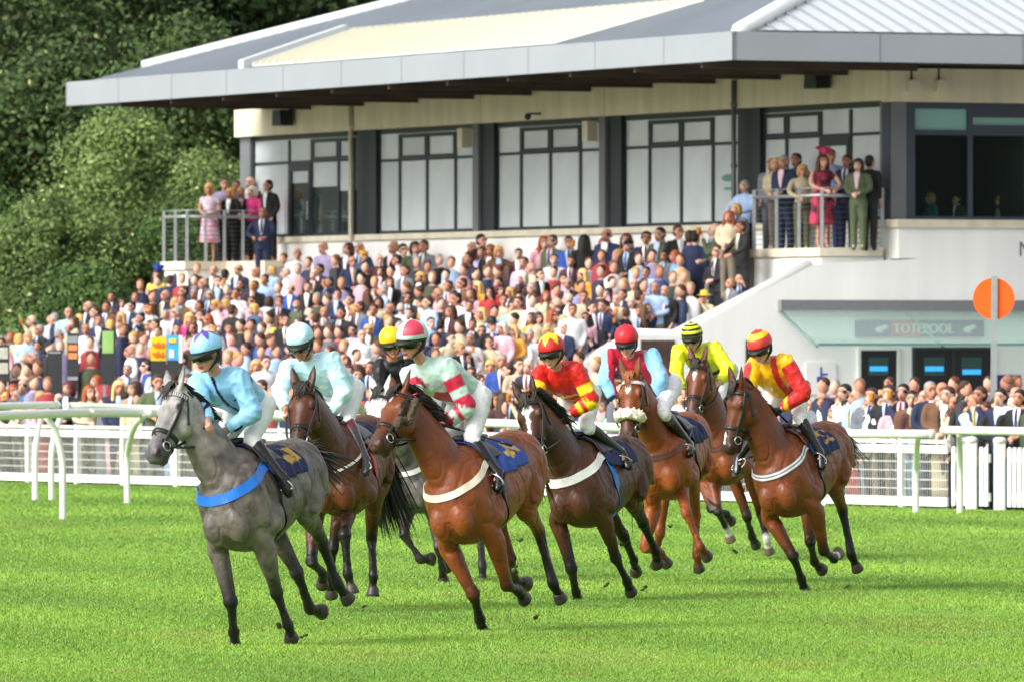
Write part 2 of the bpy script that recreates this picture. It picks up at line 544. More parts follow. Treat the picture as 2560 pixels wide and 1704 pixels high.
def picket_gate(p0, p1, label, name='picket_gate'):
    a, b = fpt(p0), fpt(p1); L = (b - a).length; d = (b - a).normalized(); up = V(0, 0, 1)
    root = empty(name, a, label, 'gate', 'white picket gates')
    for z in (.12, .66):
        s = Sh(); s.box(a + up * z, d * L, up * .12, fn * .03); s.obj('cross_rail', m_white, root)
    n = max(2, int(L / .115))
    for i in range(n):
        q = a + d * (L * (i + .5) / n - .0425) - fn * .026
        s = Sh(); c = q + d * .0425
        pr = [q + up * .05, q + d * .085 + up * .05, q + d * .085 + up * .84, c + d * .025 + up * .88, c - d * .025 + up * .88, q + up * .84]
        s.prism(pr, fn * .024); s.obj('picket', m_white, root)
    return root
picket_gate(2380, 2420, 'narrow white picket panel left of the round topped gate post')
picket_gate(2450, 2474, 'white picket gate between the round topped post and the orange disc pole')
picket_gate(2520, 2700, 'white picket panel at the right edge beyond the orange disc pole')
for px, lab in ((2433, 'thick white gate post with rounded top, left of the orange disc pole'), (2504, 'thick white gate post with rounded top, right of the orange disc pole')):
    b = fpt(px) - fn * .03
    root = empty('gate_post', b, lab, 'gate post', 'round topped gate posts')
    s = Sh(); s.loft([(b + V(0, 0, -.05), .085, .085, (1, 1, 1)), (b + V(0, 0, .93), .085, .085, (1, 1, 1))], side=(1, 0, 0), sub=False, seg=20, power=6); s.obj('shaft', m_white, root)
    s = Sh(); s.loft([(b + V(0, 0, .93), .095, .095, (1, 1, 1)), (b + V(0, 0, .99), .095, .095, (1, 1, 1)), (b + V(0, 0, 1.02), .06, .06, (1, 1, 1))], side=(1, 0, 0), sub=False, seg=20); s.obj('cap', m_white, root, True)
# orange marker disc on a pole
pb = G(2481, 1268)
dr = empty('marker_disc', pb, 'large orange disc on a tall grey pole at the right by the gate', 'marker sign')
s_ = (1268 - 852) / CH
ztop = CH - (690 - 852) / s_
lean = V(6 / s_, 0, 0)
s = Sh(); s.box(pb + V(-.045, -.02, -.05), V(.085, 0, 0), lean + V(0, 0, ztop + .05), V(0, .04, 0)); s.obj('pole', m_steel, dr)
dz = CH - (747 - 852) / s_
s = Sh(); s.disc(pb + lean * .96 + V(-.01, .025, dz), (0, 1, 0), 52 / s_, .012, seg=48); s.obj('disc', mat('orange_paint', hx('ff5f10'), .4, var=.05, scale=3), dr)
s = Sh()
for z in (dz + .18, dz - .18): s.disc(pb + lean * .96 + V(0, -.032, z), (0, 1, 0), .012, .012, seg=10)
s.obj('bolt', m_steel, dr)
# ------------------------------------------------------------------ the grandstand
m_cream = mat('cream_render', hx('ded4b8'), .85, var=.12, scale=2.2, bump=.06, stretch=(1, 1, .12))
m_rend = mat('white_render', hx('efeeea'), .85, var=.06, scale=2.0, bump=.08, stretch=(1, 1, .12))
m_coping = mat('stone_coping', hx('d9d0bb'), .85, var=.12, scale=3, bump=.1)
m_dark = mat('anthracite_frame', hx('20272e'), .45, var=.1, scale=3)
m_grey = mat('grey_cladding', hx('6d7074'), .5, var=.06, scale=2)
m_navy = mat('navy_cladding', hx('39424f'), .5, var=.06, scale=2)
m_fasc = mat('fascia_metal', None, .45, attr='col', var=.04, scale=.8)
FC, FJ = hx('94999e'), hx('6f7478')
m_fasd = mat('fascia_joint', hx('7d8286'), .6)
m_roof = mat('roof_sheet', hx('8d949c'), .42, var=.06, scale=.5, metal=.2)
m_roofl = mat('roof_flashing', hx('c9cccd'), .4, var=.04, scale=.6)
m_sky = mat('rooflight_sheet', hx('dbdac8'), .4, var=.08, scale=.8)
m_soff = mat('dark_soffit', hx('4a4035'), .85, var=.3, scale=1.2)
m_reflpane = mat('window_glass', None, .05, attr='col', var=.10, scale=.9, spec=.9, metal=.2, bump=.02, bscale=1.5)
m_teal = mat('teal_blind', hx('7fb3ad'), .2, var=.05, scale=1, spec=.6, coat=.5)
m_pipe = mat('cream_pipe', hx('d8d0ba'), .5)
m_conc = mat('terrace_concrete', hx('9c988f'), .9, var=.15, scale=1, bump=.1)

ANG = R(24.2)
CB = V(7.09, 160, 0)                                   # ground point under the building's corner
ul = V(-math.sin(ANG), math.cos(ANG), 0)               # along the long face, away to the left
nl = V(-math.cos(ANG), -math.sin(ANG), 0)              # out of the long face
ur = -nl                                               # along the short face, to the right
nr = -ul                                               # out of the short face
UP = V(0, 0, 1)
OS = .35                                               # the ground floor of the short face stands this far forward
def hit(px, py, o, n):
    d = P(px, py, 1) - V(0, 0, CH); d.y = 1
    return V(0, 0, CH) + d * ((o - V(0, 0, CH)).dot(n) / d.dot(n))
def L(px, py, off=0):
    p = hit(px, py, CB + nl * off, nl); return (p - CB).dot(ul), p.z
def Rr(px, py, off=0):
    p = hit(px, py, CB + nr * off, nr); return (p - CB).dot(ur), p.z
def Lt(px, off=0): return L(px, 500, off)[0]
def Rt(px, off=0): return Rr(px, 500, off)[0]
def lbox(s, t0, t1, z0, z1, o0, o1): s.box(CB + ul * t0 + UP * z0 + nl * o0, ul * (t1 - t0), UP * (z1 - z0), nl * (o1 - o0))
def lbox_c(s, t0, t1, z0, z1, o0, o1, col): s.box(CB + ul * t0 + UP * z0 + nl * o0, ul * (t1 - t0), UP * (z1 - z0), nl * (o1 - o0), col)
def rbox(s, t0, t1, z0, z1, o0, o1): s.box(CB + ur * t0 + UP * z0 + nr * o0, ur * (t1 - t0), UP * (z1 - z0), nr * (o1 - o0))

ZS, ZT, ZE0, ZE1 = 4.62, 6.86, 7.46, 7.98              # sill, window head, fascia bottom, fascia top
ZB = 4.09                                              # balcony floors
TE = Lt(598)                                           # far end of the long face
stand = empty('grandstand', CB, 'long cream grandstand with a wide grey hipped roof and big upper windows', 'grandstand')
def part(s, name, m, parent=None, smooth=False): return s.obj(name, m, parent or stand, smooth)

# walls
s = Sh(); lbox(s, 0, TE, -.4, ZS - .12, -.35, 0); part(s, 'lower_wall', m_rend)
s = Sh(); lbox(s, -.06, TE, ZS - .12, ZS, -.33, .09); part(s, 'window_sill', m_coping)
s = Sh(); lbox(s, -.003, TE, ZT, ZE0 - .002, -.35, .12); part(s, 'upper_wall', m_cream)
s = Sh()
for px in (604, 890, 1215, 1525, 1843): lbox(s, Lt(px) - .012, Lt(px) + .012, ZT + .01, ZE0 - .01, .115, .124)
part(s, 'wall_joint', mat('render_joint', hx('a49c88'), .9))
s = Sh(); rbox(s, .45, 14, -.4, ZS - .15, -.35, OS + .002); rbox(s, .003, .45, ZB - .2, ZS - .152, -.35, OS); part(s, 'end_wall', m_rend)
s = Sh(); rbox(s, -.07, 14, ZS - .15, ZS, -.33, OS + .09); part(s, 'window_sill', m_coping)
s = Sh(); rbox(s, 0.0, 14, ZT - .03, ZE0 - .002, -.35, .12); part(s, 'upper_wall', m_cream)
s = Sh(); lbox(s, TE - .3, TE - .003, 0, ZE0 - .01, -12, -.36); part(s, 'end_wall', m_rend)
s = Sh(); lbox(s, .4, TE - .4, ZS, ZT, -3.2, -3.0); rbox(s, .4, 14, ZS, ZT, -3.2, -3.0); lbox(s, .4, TE - .4, ZS - .05, ZS - .01, -3, -.36)
part(s, 'room_wall', mat('dark_room', hx('3a3a36'), .9, var=.2, scale=1))

# long face: bays (left px, right px, mullions, transom y at the middle, vents)
bays = [(623, 875, (712, 768, 835), 405), (937, 1184, (988, 1056, 1127), 397), (1232, 1500, (1291, 1364, 1439), 380), (1550, 1836, (1612, 1691, 1770), 364), (1897, 2197, (1954, 2039, 2114), 340)]
for k, (a, b, mu, ty) in enumerate(bays):
    t1, t0 = Lt(a), Lt(b)
    w_ = empty('window', CB + ul * t0 + UP * ZS); w_.parent = stand; w_.location = w_.location - stand.location
    tz = L((a + b) / 2, ty)[1]
    fr = Sh(); D = -.1
    for (z0, z1) in ((ZS, ZS + .07), (ZT - .11, ZT), (tz - .03, tz + .03)): lbox(fr, t0, t1, z0, z1, -.17, D)
    for x in (t0, t1 - .06): lbox(fr, x, x + .06, ZS + .07, ZT - .13, -.165, D + .003)
    for x in mu: lbox(fr, Lt(x) - .05, Lt(x) + .05, ZS + .07, ZT - .13, -.168, D + .006)
    xs = [b] + sorted(mu, reverse=True) + [a]
    vents = (1, 2) if k in (1, 2, 3) else ((0, 1) if k == 0 else (2, 3))
    for q in vents:                                       # opening lights have a heavier frame
        q0, q1 = Lt(xs[q]) + .03, Lt(xs[q + 1]) - .03
        lbox(fr, q0, q1, ZT - .21, ZT - .13, -.16, D + .012); lbox(fr, q0, q1, tz + .035, tz + .09, -.16, D + .012)
        lbox(fr, q0, q0 + .07, tz + .09, ZT - .21, -.16, D + .011); lbox(fr, q1 - .07, q1, tz + .09, ZT - .21, -.16, D + .011)
    fr.obj('frame', m_dark, w_)
    s = Sh()
    zs_ = [ZS + .05, tz, ZT - .1]
    for q in range(4):                                     # pane tones vary to imitate sky reflections, painted into the colour
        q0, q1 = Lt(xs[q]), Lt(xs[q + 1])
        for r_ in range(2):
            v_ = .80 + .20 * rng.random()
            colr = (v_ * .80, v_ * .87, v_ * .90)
            if k == 0 and q < 3 and r_ == 0:  # dark reflection of trees and people painted on the lower panes
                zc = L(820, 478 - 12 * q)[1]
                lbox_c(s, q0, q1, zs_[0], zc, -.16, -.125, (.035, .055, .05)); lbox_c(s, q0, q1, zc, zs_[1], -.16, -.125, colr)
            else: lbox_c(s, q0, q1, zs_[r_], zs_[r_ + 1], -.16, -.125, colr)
    s.obj('pane', m_reflpane, w_)
    if k in (0, 4):
        xa, xb = ((768, 712) if k == 0 else (2114, 2039))
        d_ = Sh(); q0, q1 = Lt(xa) + .03, Lt(xb) - .03
        lbox(d_, q0, q0 + .12, ZB, tz - .035, -.15, D + .02); lbox(d_, q1 - .12, q1, ZB, tz - .035, -.15, D + .02)
        lbox(d_, q0 + .12, q1 - .12, tz - .2, tz - .035, -.15, D + .02); lbox(d_, q0 + .12, q1 - .12, ZB, ZB + .25, -.15, D + .02)
        dd = d_.obj('door', m_dark, stand)
        h_ = Sh(); c_ = CB + ul * (q0 + .06) + nl * (D + .06); h_.tube([c_ + UP * (ZB + .9), c_ + UP * (ZB + 1.3)], .015); h_.obj('handle', m_steel, dd)
# columns between the bays
for a, b in ((598, 623), (889, 937), (1184, 1232), (1500, 1550), (1843, 1897), (2197, 2229)):
    t1, t0 = Lt(a), max(.0, Lt(b))
    s = Sh(); lbox(s, t0, t1, ZS, ZT, -.34, -.02); part(s, 'column', m_dark if a not in (598, 2197) else m_grey)
    if 1000 < a < 1600:
        s = Sh(); lbox(s, t1 - .34, t1 - .05, ZS + .003, ZT - .003, -.02, .05); part(s, 'column_casing', m_grey)
s = Sh(); rbox(s, .0, Rt(2288), ZS, ZT - .03, -.34, -.02); part(s, 'corner_column', m_navy)
for px in (880, 1838):
    s = Sh(); t = Lt(px, .14); p0 = CB + ul * t + nl * .17
    zt_ = ZE0 - .05
    s.tube([p0 + UP * 3.4, p0 + UP * zt_], .05, seg=10)
    for z in (4.3, 5.7, 6.9): s.tube([p0 + UP * z, p0 + UP * (z + .08)], .065, seg=10)
    part(s, 'downpipe', m_pipe if px == 880 else m_grey, smooth=True)
# sticker on the last pane of the fourth bay, small cream boxes on the column edges
(t0_, z0_) = L(1808, 445, 0)
s = Sh(); s.ell(CB + ul * t0_ + nl * -.12 + UP * z0_, (ul * .33, UP * .075, nl * .006), seg=20, rings=4); stk = part(s, 'window_sticker', mat('sticker_green', hx('5f8f86'), .4))
s = Sh(); s.box(CB + ul * (t0_ - .2) + nl * -.124 + UP * (z0_ - .24), ul * .4, UP * .06, nl * .006); s.obj('sticker_strip', mat('sticker_green', hx('5f8f86'), .4), stk)
for px_, py_ in ((1176, 345), (1490, 328)):
    t0_, z0_ = L(px_, py_, .05)
    s = Sh(); s.box(CB + ul * t0_ + nl * .02 + UP * (z0_ - .2), ul * .26, UP * .4, nl * .22); part(s, 'wall_box', m_pipe)
# short face windows
xs = [2288, 2432, 2590, 2740]
for k in range(3):
    t0, t1 = Rt(xs[k]), Rt(xs[k + 1])
    w_ = empty('window', CB + ur * t0 + UP * ZS); w_.parent = stand; w_.location = w_.location - stand.location
    fr = Sh(); D = -.1; tz = Rr(2400, 332)[1]; zt = ZT - .03
    for z0, z1 in ((ZS, ZS + .07), (zt - .12, zt), (tz - .05, tz + .05)): rbox(fr, t0, t1, z0, z1, -.17, D)
    for x in (t0, t1 - .05): rbox(fr, x, x + .05, ZS + .07, zt - .12, -.165, D + .003)
    if k == 1:
        rbox(fr, t0 + .05, t1 - .05, zt - .27, zt - .12, -.16, D + .012); rbox(fr, t0 + .05, t1 - .05, tz + .05, tz + .15, -.16, D + .012)
    fr.obj('frame', m_navy, w_)
    s = Sh(); rbox(s, t0 + .05, t1 - .05, tz + .05, zt - .12, -.2, -.155); s.obj('blind', m_teal, w_)
    s = Sh(); rbox(s, t0 + .05, t1 - .05, ZS + .07, tz - .05, -.15, -.142); s.obj('pane', glass_mat('dark_glass', hx('14211f'), .82), w_)

# roof
OL, OR_ = 4.73, 3.0
EC = CB + nl * OL + nr * OR_                             # eave corner
tl = (hit(165, 238, EC, nl) - EC).dot(ul)               # eave length to the left
EL_ = EC + ul * tl
s = Sh(); FW = .1
s.box(EC + UP * ZE0, ul * tl, UP * (ZE1 - ZE0), -nl * FW, FC)
for t in np.arange(2.9, tl, 3.05): s.box(EC + ul * t + UP * (ZE0 + .005) + nl * .004, ul * .022, UP * (ZE1 - ZE0 - .01), -nl * .01, FJ)
part(s, 'fascia', m_fasc)
s = Sh(); s.box(EC + UP * ZE0 + ur * .002, ur * 22, UP * (ZE1 - ZE0), -nr * FW, FC)
for t in np.arange(3.0, 20, 2.95): s.box(EC + ur * t + UP * (ZE0 + .005) + nr * .004, ur * .022, UP * (ZE1 - ZE0 - .01), -nr * .01, FJ)
part(s, 'fascia', m_fasc)
s = Sh(); s.box(EL_ + UP * ZE0 - nl * FW, ur * 14, UP * (ZE1 - ZE0), -ul * FW, FC); part(s, 'fascia', m_fasc)
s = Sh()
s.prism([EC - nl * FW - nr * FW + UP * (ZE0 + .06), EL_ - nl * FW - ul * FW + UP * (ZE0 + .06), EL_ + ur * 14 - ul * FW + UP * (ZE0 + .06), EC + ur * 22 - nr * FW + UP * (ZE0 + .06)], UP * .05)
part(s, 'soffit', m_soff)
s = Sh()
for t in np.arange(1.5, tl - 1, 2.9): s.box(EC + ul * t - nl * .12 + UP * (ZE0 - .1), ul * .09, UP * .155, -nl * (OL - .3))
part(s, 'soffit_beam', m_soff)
PI_ = .312
def rp(a, b, lift=0):
    """roof point: a metres along the left eave from the corner, b metres inwards"""
    return EC + ul * a - nl * b + UP * (ZE1 - .05 + (b - .35) * PI_ + lift)
def rq(a, b, lift=0):
    return EC + ur * a - nr * b + UP * (ZE1 - .05 + (b - .35) * PI_ + lift)
B1 = 9.0
s = Sh(); s.prism([rp(.35, .35), rp(tl - .35, .35), rp(tl - B1, B1), rp(B1, B1)], UP * .04); part(s, 'roof', m_roof)
s = Sh(); s.prism([rq(.35, .35), rq(22, .35), rq(22, B1), rq(B1, B1)], UP * .04); part(s, 'roof', mat('roof_sheet_pale', hx('c2c7cb'), .4, var=.04, scale=.5, metal=.1))
s = Sh(); s.prism([EL_ + ur * .35 - ul * .35 + UP * (ZE1 - .05), EL_ + ur * 14 - ul * .35 + UP * (ZE1 - .05), rp(tl - B1, 14) * 1 + UP * 0, rp(tl - B1, B1)], UP * .04); part(s, 'roof', m_roof)
RP0 = rp(0, .35); RN = (rp(1, .35) - RP0).cross(rp(0, 1.35) - RP0).normalized()
if RN.z < 0: RN = -RN
def roofab(px, py):
    p = hit(px, py, RP0, RN); return (p - EC).dot(ul), -(p - EC).dot(nl)
s = Sh()
for a in np.arange(.8, tl - .6, .2):
    b1 = min(B1, a, tl - a)
    if b1 > .5: s.box(rp(a, .4, .04), ul * .05, rp(a, b1) - rp(a, .4), UP * .03)
part(s, 'roof_rib', m_roof)
s = Sh()
for a in np.arange(1.1, 21.5, .395):
    b1 = min(B1, a - .15)
    if b1 > .5: s.box(rq(a, .4, .04), ur * .045, rq(a, b1) - rq(a, .4), UP * .05)
part(s, 'roof_rib', mat('roof_rib_grey', hx('8d9397'), .45))
a0, b0 = roofab(640, 173); a1, b1 = roofab(885, 89); a2, b2 = roofab(1760, 13); a3, b3 = roofab(1380, 122)
b0 = b3 = max(.42, (b0 + b3) / 2)
s = Sh(); s.prism([rp(a0, b0, .075), rp(a1, b1, .075), rp(a2, b2, .075), rp(a3, b3, .075)], UP * .03); rl = part(s, 'rooflight', m_sky)
s = Sh()
for t in np.linspace(.008, .992, 44):
    f0 = rp(a0 + (a3 - a0) * t, b0, .105); f1 = rp(a1 + (a2 - a1) * t, b1 + (b2 - b1) * t, .105)
    s.box(f0, ul * .10, f1 - f0, UP * .05)
s.obj('rib', mat('rooflight_rib', hx('cbc9b4'), .45), rl)
s = Sh(); q0, q1 = roofab(552, 176); s.box(rp(a0 + .35, b0 - .05, .04), ul * .3, rp(a1 + .35, b1) - rp(a0 + .35, b0 - .05), UP * .2); part(s, 'roof_upstand', m_roofl)
s = Sh(); s.box(rp(a1 + .3, b1, .05), rp(a2, b2) - rp(a1 + .3, b1), -nl * .25, UP * .12); part(s, 'roof_upstand', mat('roof_grey_flashing', hx('8a8d8a'), .5))  # darker grey strip along the rooflight's upper edge
# hips
s = Sh(); s.tube([rp(.3, .3, .08), rp(B1, B1, .08)], .17, seg=10); part(s, 'hip_cap', m_roofl, smooth=True)
s = Sh(); s.tube([rp(tl - 1.3, 1.3, .08), rp(tl - B1, B1, .08)], .13, seg=10); part(s, 'hip_cap', m_roofl, smooth=True)
s = Sh(); s.box(EC + ur * .7 - nr * .14 + UP * (ZE1 - .05), ur * 20, -nr * .3, UP * .09); part(s, 'gutter', mat('gutter_dark', hx('4e5256'), .6))

# fittings under the eaves
def speaker(pos, ex, label, m, cat='speaker', name='speaker'):
    root = empty(name, pos, label, cat)
    s = Sh(); a, b, c = ex
    s.prism([pos - a * .5, pos + a * .5, pos + a * .42 + b, pos - a * .42 + b], c); s.obj('cabinet', m, root)
    s = Sh(); s.box(pos - a * .1 + b - c * .3, a * .2, UP * .35, c * .25); s.obj('bracket', m_dark, root)
t_, z_ = L(722, 315, .2); speaker(CB + ul * t_ + nl * .2 + UP * z_, (ul * .5, UP * .34, nl * .3), 'dark loudspeaker box under the eaves at the left end of the stand', m_dark)
t_, z_ = L(2060, 222, .2); speaker(CB + ul * t_ + nl * .2 + UP * z_, (ul * .55, UP * .3, nl * .3), 'dark loudspeaker under the eaves above the right balcony', m_dark)
for px, lab in ((2280, 'left one of two small cream boxes on the wall under the right eaves'), (2348, 'right one of two small cream boxes on the wall under the right eaves')):
    t_, z_ = Rr(px, 228, .14); speaker(CB + ur * t_ + nr * .13 + UP * z_, (ur * .22, UP * .2, nr * .16), lab, m_pipe, 'wall light', 'wall_light')
p_ = CB + ul * Lt(1352, .12) + nl * .13 + UP * L(1352, 285, .12)[1]
root = empty('security_camera', p_, 'small dark camera on a bracket on the cream wall above the middle windows', 'camera')
s = Sh(); s.tube([p_, p_ + nl * .25], .02); s.obj('bracket', m_dark, root); s = Sh(); s.ball(p_ + nl * .28 - UP * .06, .07); s.obj('dome', m_dark, root, True)

# balconies: slab, wall below, railing of posts, rails and wires
def railing(pts, nposts, name='balcony_railing'):
    root = empty(name, pts[0]); root.parent = stand; root.location = root.location - stand.location
    top, wires = Sh(), Sh()
    H = 1.12
    for (a, b), n in zip(zip(pts[:-1], pts[1:]), nposts):
        d = b - a
        for i in range(0 if a is pts[0] else 1, n + 1):
            p = a + d * (i / n)
            s = Sh(); s.box(p - V(.03, .03, 0), V(.065, 0, 0), V(0, .05, 0), UP * H); s.obj('post', m_steel, root)
        top.tube([a + UP * (H - .14), b + UP * (H - .14)], .035, seg=8)
        top.tube([a + UP * (H - .0), b + UP * (H - .0)], .012, seg=6)
        for k in range(9): wires.tube([a + UP * (.08 + k * .098), b + UP * (.08 + k * .098)], .006, seg=4)
    top.obj('top_rail', m_steel, root, True); wires.obj('wire', mat('wire_rope', hx('5d6164'), .4, metal=.5), root)
K = CB + ul * .1 + nl * 1.42
s = Sh(); s.box(K + UP * (ZB - .16), ul * 3.1, -nl * 1.32, UP * .16); part(s, 'balcony_slab', m_coping)
s = Sh(); s.box(K - nl * .06 + ul * .05, ul * 2.9, -nl * 1.3, UP * (ZB - .17)); part(s, 'balcony_wall', m_rend)
railing([K + ul * 2.95 - nl * .06 + UP * ZB, K - nl * .06 + UP * ZB + ul * .04, K - nl * 1.32 + UP * ZB + ul * .04], (3, 2))
TL0 = Lt(668)
K2 = CB + ul * TL0 + nl * 1.95
BL = 1.45
s = Sh(); s.box(K2 + UP * (ZB - .18), ul * BL, -nl * 1.83, UP * .18); part(s, 'balcony_slab', m_coping)
s = Sh(); s.box(K2 - nl * .08 + ul * .05 - UP * .3, ul * (BL - .1), -nl * 1.75, UP * (ZB - .19 + .3)); part(s, 'balcony_wall', m_rend)
railing([K2 + ul * (BL - .05) - nl * .06 + UP * ZB, K2 - nl * .06 + UP * ZB + ul * .04, K2 - nl * 1.83 + UP * ZB + ul * .04], (2, 4))
TL1 = Lt(765)
s = Sh(); s.box(CB + ul * TL1 + nl * .12 + UP * 2.3, ul * (TL0 - TL1 + .04), nl * .85, UP * (ZB - 2.3)); part(s, 'door_landing', m_coping)

# white stair wall in front, parallel to the short face
def rpt(px, py, off=OS):
    t, z = Rr(px, py, off); return CB + ur * t + nr * off + UP * z
s = Sh()
poly = [CB + ur * .447 + nr * OS + UP * (ZB - .2),  rpt(2032, 663), rpt(1697, 838), rpt(1600, 836), rpt(1462, 908)]
tA = (poly[-1] - CB).dot(ur)
poly += [CB + ur * tA + nr * OS, CB + ur * .447 + nr * OS]
s.prism(poly, -nr * .3); part(s, 'stair_wall', m_rend)
s = Sh()
cp = [rpt(2034, 664, OS), rpt(1697, 840, OS), rpt(1602, 838, OS), rpt(1460, 912, OS)]
s.tube([p + nr * .02 - nr * .15 for p in cp], .13, seg=12); part(s, 'stair_coping', mat('white_coping', hx('f4f3ee'), .7, var=.03), smooth=True)
s = Sh()
for (x0, x1, y0, y1) in ((1602, 1686, 850, 948),):
    a, b = rpt(x0, y1, OS + .004), rpt(x1, y0, OS + .004)
    s.box(a, ur * (b - a).dot(ur), UP * (b.z - a.z), nr * .02)
part(s, 'dark_opening', mat('opening_shade', hx('4a3a34'), .8, var=.3, scale=4))  # no hole in the wall: a flat dark panel painted as the opening's shade

# tote hall windows, canopy and signs on the short face
for k, (x0, x1, n) in enumerate(((2149, 2240, 1), (2287, 2474, 2))):
    (t0, z0), (t1, z1) = Rr(x0, 975, OS), Rr(x1, 875, OS)
    w_ = empty('window', CB + ur * t0 + nr * OS + UP * z0); w_.parent = stand; w_.location = w_.location - stand.location
    s = Sh(); rbox(s, t0, t1, z0, z1, OS + .004, OS + .03); s.obj('pane', mat('black_glass', hx('14171c'), .12, spec=.7), w_)
    fr = Sh()
    rbox(fr, t0 - .06, t0, z0, z1, OS, OS + .06); rbox(fr, t1, t1 + .06, z0, z1, OS, OS + .06); rbox(fr, t0 - .06, t1 + .06, z1, z1 + .06, OS, OS + .063)
    if n == 2: rbox(fr, (t0 + t1) / 2 - .04, (t0 + t1) / 2 + .04, z0, z1, OS + .031, OS + .05)
    fr.obj('frame', m_dark if n == 2 else m_white, w_)
    s = Sh(); rbox(s, t0, t1, z0 - .09, z0, OS, OS + .07); s.obj('counter_sign', mat('red_sign', hx('a8323a'), .5), w_)
    for q in range(n):
        c0 = t0 + (t1 - t0) * (q + .22) / n; c1 = t0 + (t1 - t0) * (q + .76) / n
        sc_ = Sh(); rbox(sc_, c0, c1, z0 + .28, z1 - .13, OS + .031, OS + .045)
        so = sc_.obj('screen', emit_mat('dim_screen', hx('1e3a38'), .25), w_)
        zz = z0 + .3 + .06 * (1 - q)
        sc_ = Sh(); rbox(sc_, c0 + .02, c1 - .02, zz, zz + .09, OS + .046, OS + .05)
        sc_.obj('screen_bar', emit_mat('blue_screen', hx('2f8fd8'), .8), w_)
cr = empty('glass_canopy', rpt(2000, 760, 0), 'sloping green tinted glass canopy over the betting windows', 'canopy')
tc0, zc0 = Rr(1945, 750, OS); zc1 = zc0 - .08
s = Sh(); rbox(s, tc0, 14, zc0 - .22, zc0, OS + .004, OS + .14); s.obj('beam', mat('canopy_beam', hx('77787a'), .5, var=.06), cr)
pa = CB + ur * (tc0 + .03) + nr * (OS + .14) + UP * (zc0 - .2); dn = nr * 1.45 - UP * .62
s = Sh(); s.box(pa, ur * (14 - tc0), dn, UP * .016); s.obj('pane', glass_mat('canopy_glass', hx('bcc8c4'), .76), cr)
s = Sh(); s.box(pa + dn - UP * .03, ur * (14 - tc0), UP * .05, nr * .05); s.obj('front_rail', mat('canopy_rail', hx('5f8580'), .4), cr)
for t in (.0, 2.6, 5.2):
    s = Sh(); s.tube([pa + ur * t - UP * .06, pa + ur * t + dn - UP * .04], .025, seg=8); s.obj('strut', mat('canopy_rail', hx('5f8580'), .4), cr, True)

FONT_CACHE = {}
def text_mesh(txt):
    c = bpy.data.curves.new('t', 'FONT'); c.body = txt; c.extrude = .0; c.resolution_u = 2
    o = bpy.data.objects.new('t', c); COL.objects.link(o)
    dg = bpy.context.evaluated_depsgraph_get(); m = o.evaluated_get(dg).to_mesh()
    vs = [Vector(v.co) for v in m.vertices]; fs = [tuple(p.vertices) for p in m.polygons]
    o.evaluated_get(dg).to_mesh_clear(); bpy.data.objects.remove(o)
    return vs, fs
def lettering(txt, o, ax, ay, n, w_, h_, col=(1, 1, 1), depth=.008, bold=0):
    """text filling a w by h box from corner o, axes ax, ay, raised along n"""
    vs, fs = text_mesh(txt)
    x0, x1 = min(v.x for v in vs), max(v.x for v in vs); y0, y1 = min(v.y for v in vs), max(v.y for v in vs)
    s = Sh()
    for dx in ((0,) if not bold else (-bold, 0, bold)):
        q = [o + ax * ((v.x - x0) / (x1 - x0) * w_ + dx) + ay * ((v.y - y0) / (y1 - y0) * h_) + n * (depth + abs(dx) * .02) for v in vs]
        s.add(q, fs, col)
    return s
OG = OS + .06
(t0, z0), (t1, z1) = Rr(2140, 842, OG), Rr(2460, 800, OG)
sg = empty('betting_sign', CB + ur * t0 + nr * OG + UP * z0, 'navy TOTEPOOL sign board behind the glass canopy', 'sign')
s = Sh(); rbox(s, t0, t1, z0, z1, OS + .005, OG); s.obj('board', mat('sign_navy', hx('2c3f6e'), .5, var=.05), sg)
ta, tb = Rt(2228, OG), Rt(2300, OG)
s = Sh(); rbox(s, ta, tb, z0 + .002, z1 - .002, OG + .0005, OG + .004); s.obj('red_panel', mat('sign_red', hx('b5404a'), .5), sg)
ta, tb = Rt(2234, OG), Rt(2384, OG)
s = lettering('TOTEPOOL', CB + ur * ta + nr * (OG + .008) + UP * (z0 + .065), ur, UP, nr, tb - ta, (z1 - z0) - .13, depth=.003, bold=.012); s.obj('lettering', m_white, sg)
for px in (2202, 2422):
    s = Sh(); c = CB + ur * Rt(px, OG) + nr * (OG + .008) + UP * ((z0 + z1) / 2)
    for dx, dz_, rx, rz in ((0, .0, .1, .045), (.09, .045, .05, .03), (-.08, -.03, .05, .03), (.12, .02, .04, .015), (-.02, -.06, .05, .02)):
        s.ell(c + ur * dx + UP * dz_, (ur * rx, UP * rz, nr * .006), seg=12, rings=4)
    s.obj('emblem', m_white, sg)
# the start of the stand's name, cut by the picture edge
(t0, z0) = Rr(2549, 640, OS)
nm = empty('wall_letter', CB + ur * t0 + nr * OS + UP * z0, 'dark letter N on the white wall at the right edge', 'letter')
lettering('N', CB + ur * t0 + UP * z0 + nr * OS, ur, UP, nr, .22, .27, depth=.012).obj('lettering', mat('grey_letter', hx('4c4f52'), .5), nm)
def sign(name, label, px0, px1, py0, py1, off, m, extra=None, cat='sign'):
    (t0, z0), (t1, z1) = Rr(px0, py1, off), Rr(px1, py0, off)
    r_ = empty(name, CB + ur * t0 + nr * off + UP * z0, label, cat)
    s = Sh(); rbox(s, t0, t1, z0, z1, off - .03, off); s.obj('board', m, r_)
    for (n_, fx0, fx1, fz0, fz1, mm) in extra or []:
        s = Sh(); rbox(s, t0 + (t1 - t0) * fx0, t0 + (t1 - t0) * fx1, z0 + (z1 - z0) * fz0, z0 + (z1 - z0) * fz1, off + .001, off + .006); s.obj(n_, mm, r_)
m_sn = mat('poster_navy', hx('2a2a6a'), .5); m_yl = mat('sign_yellow', hx('e8c62a'), .5)
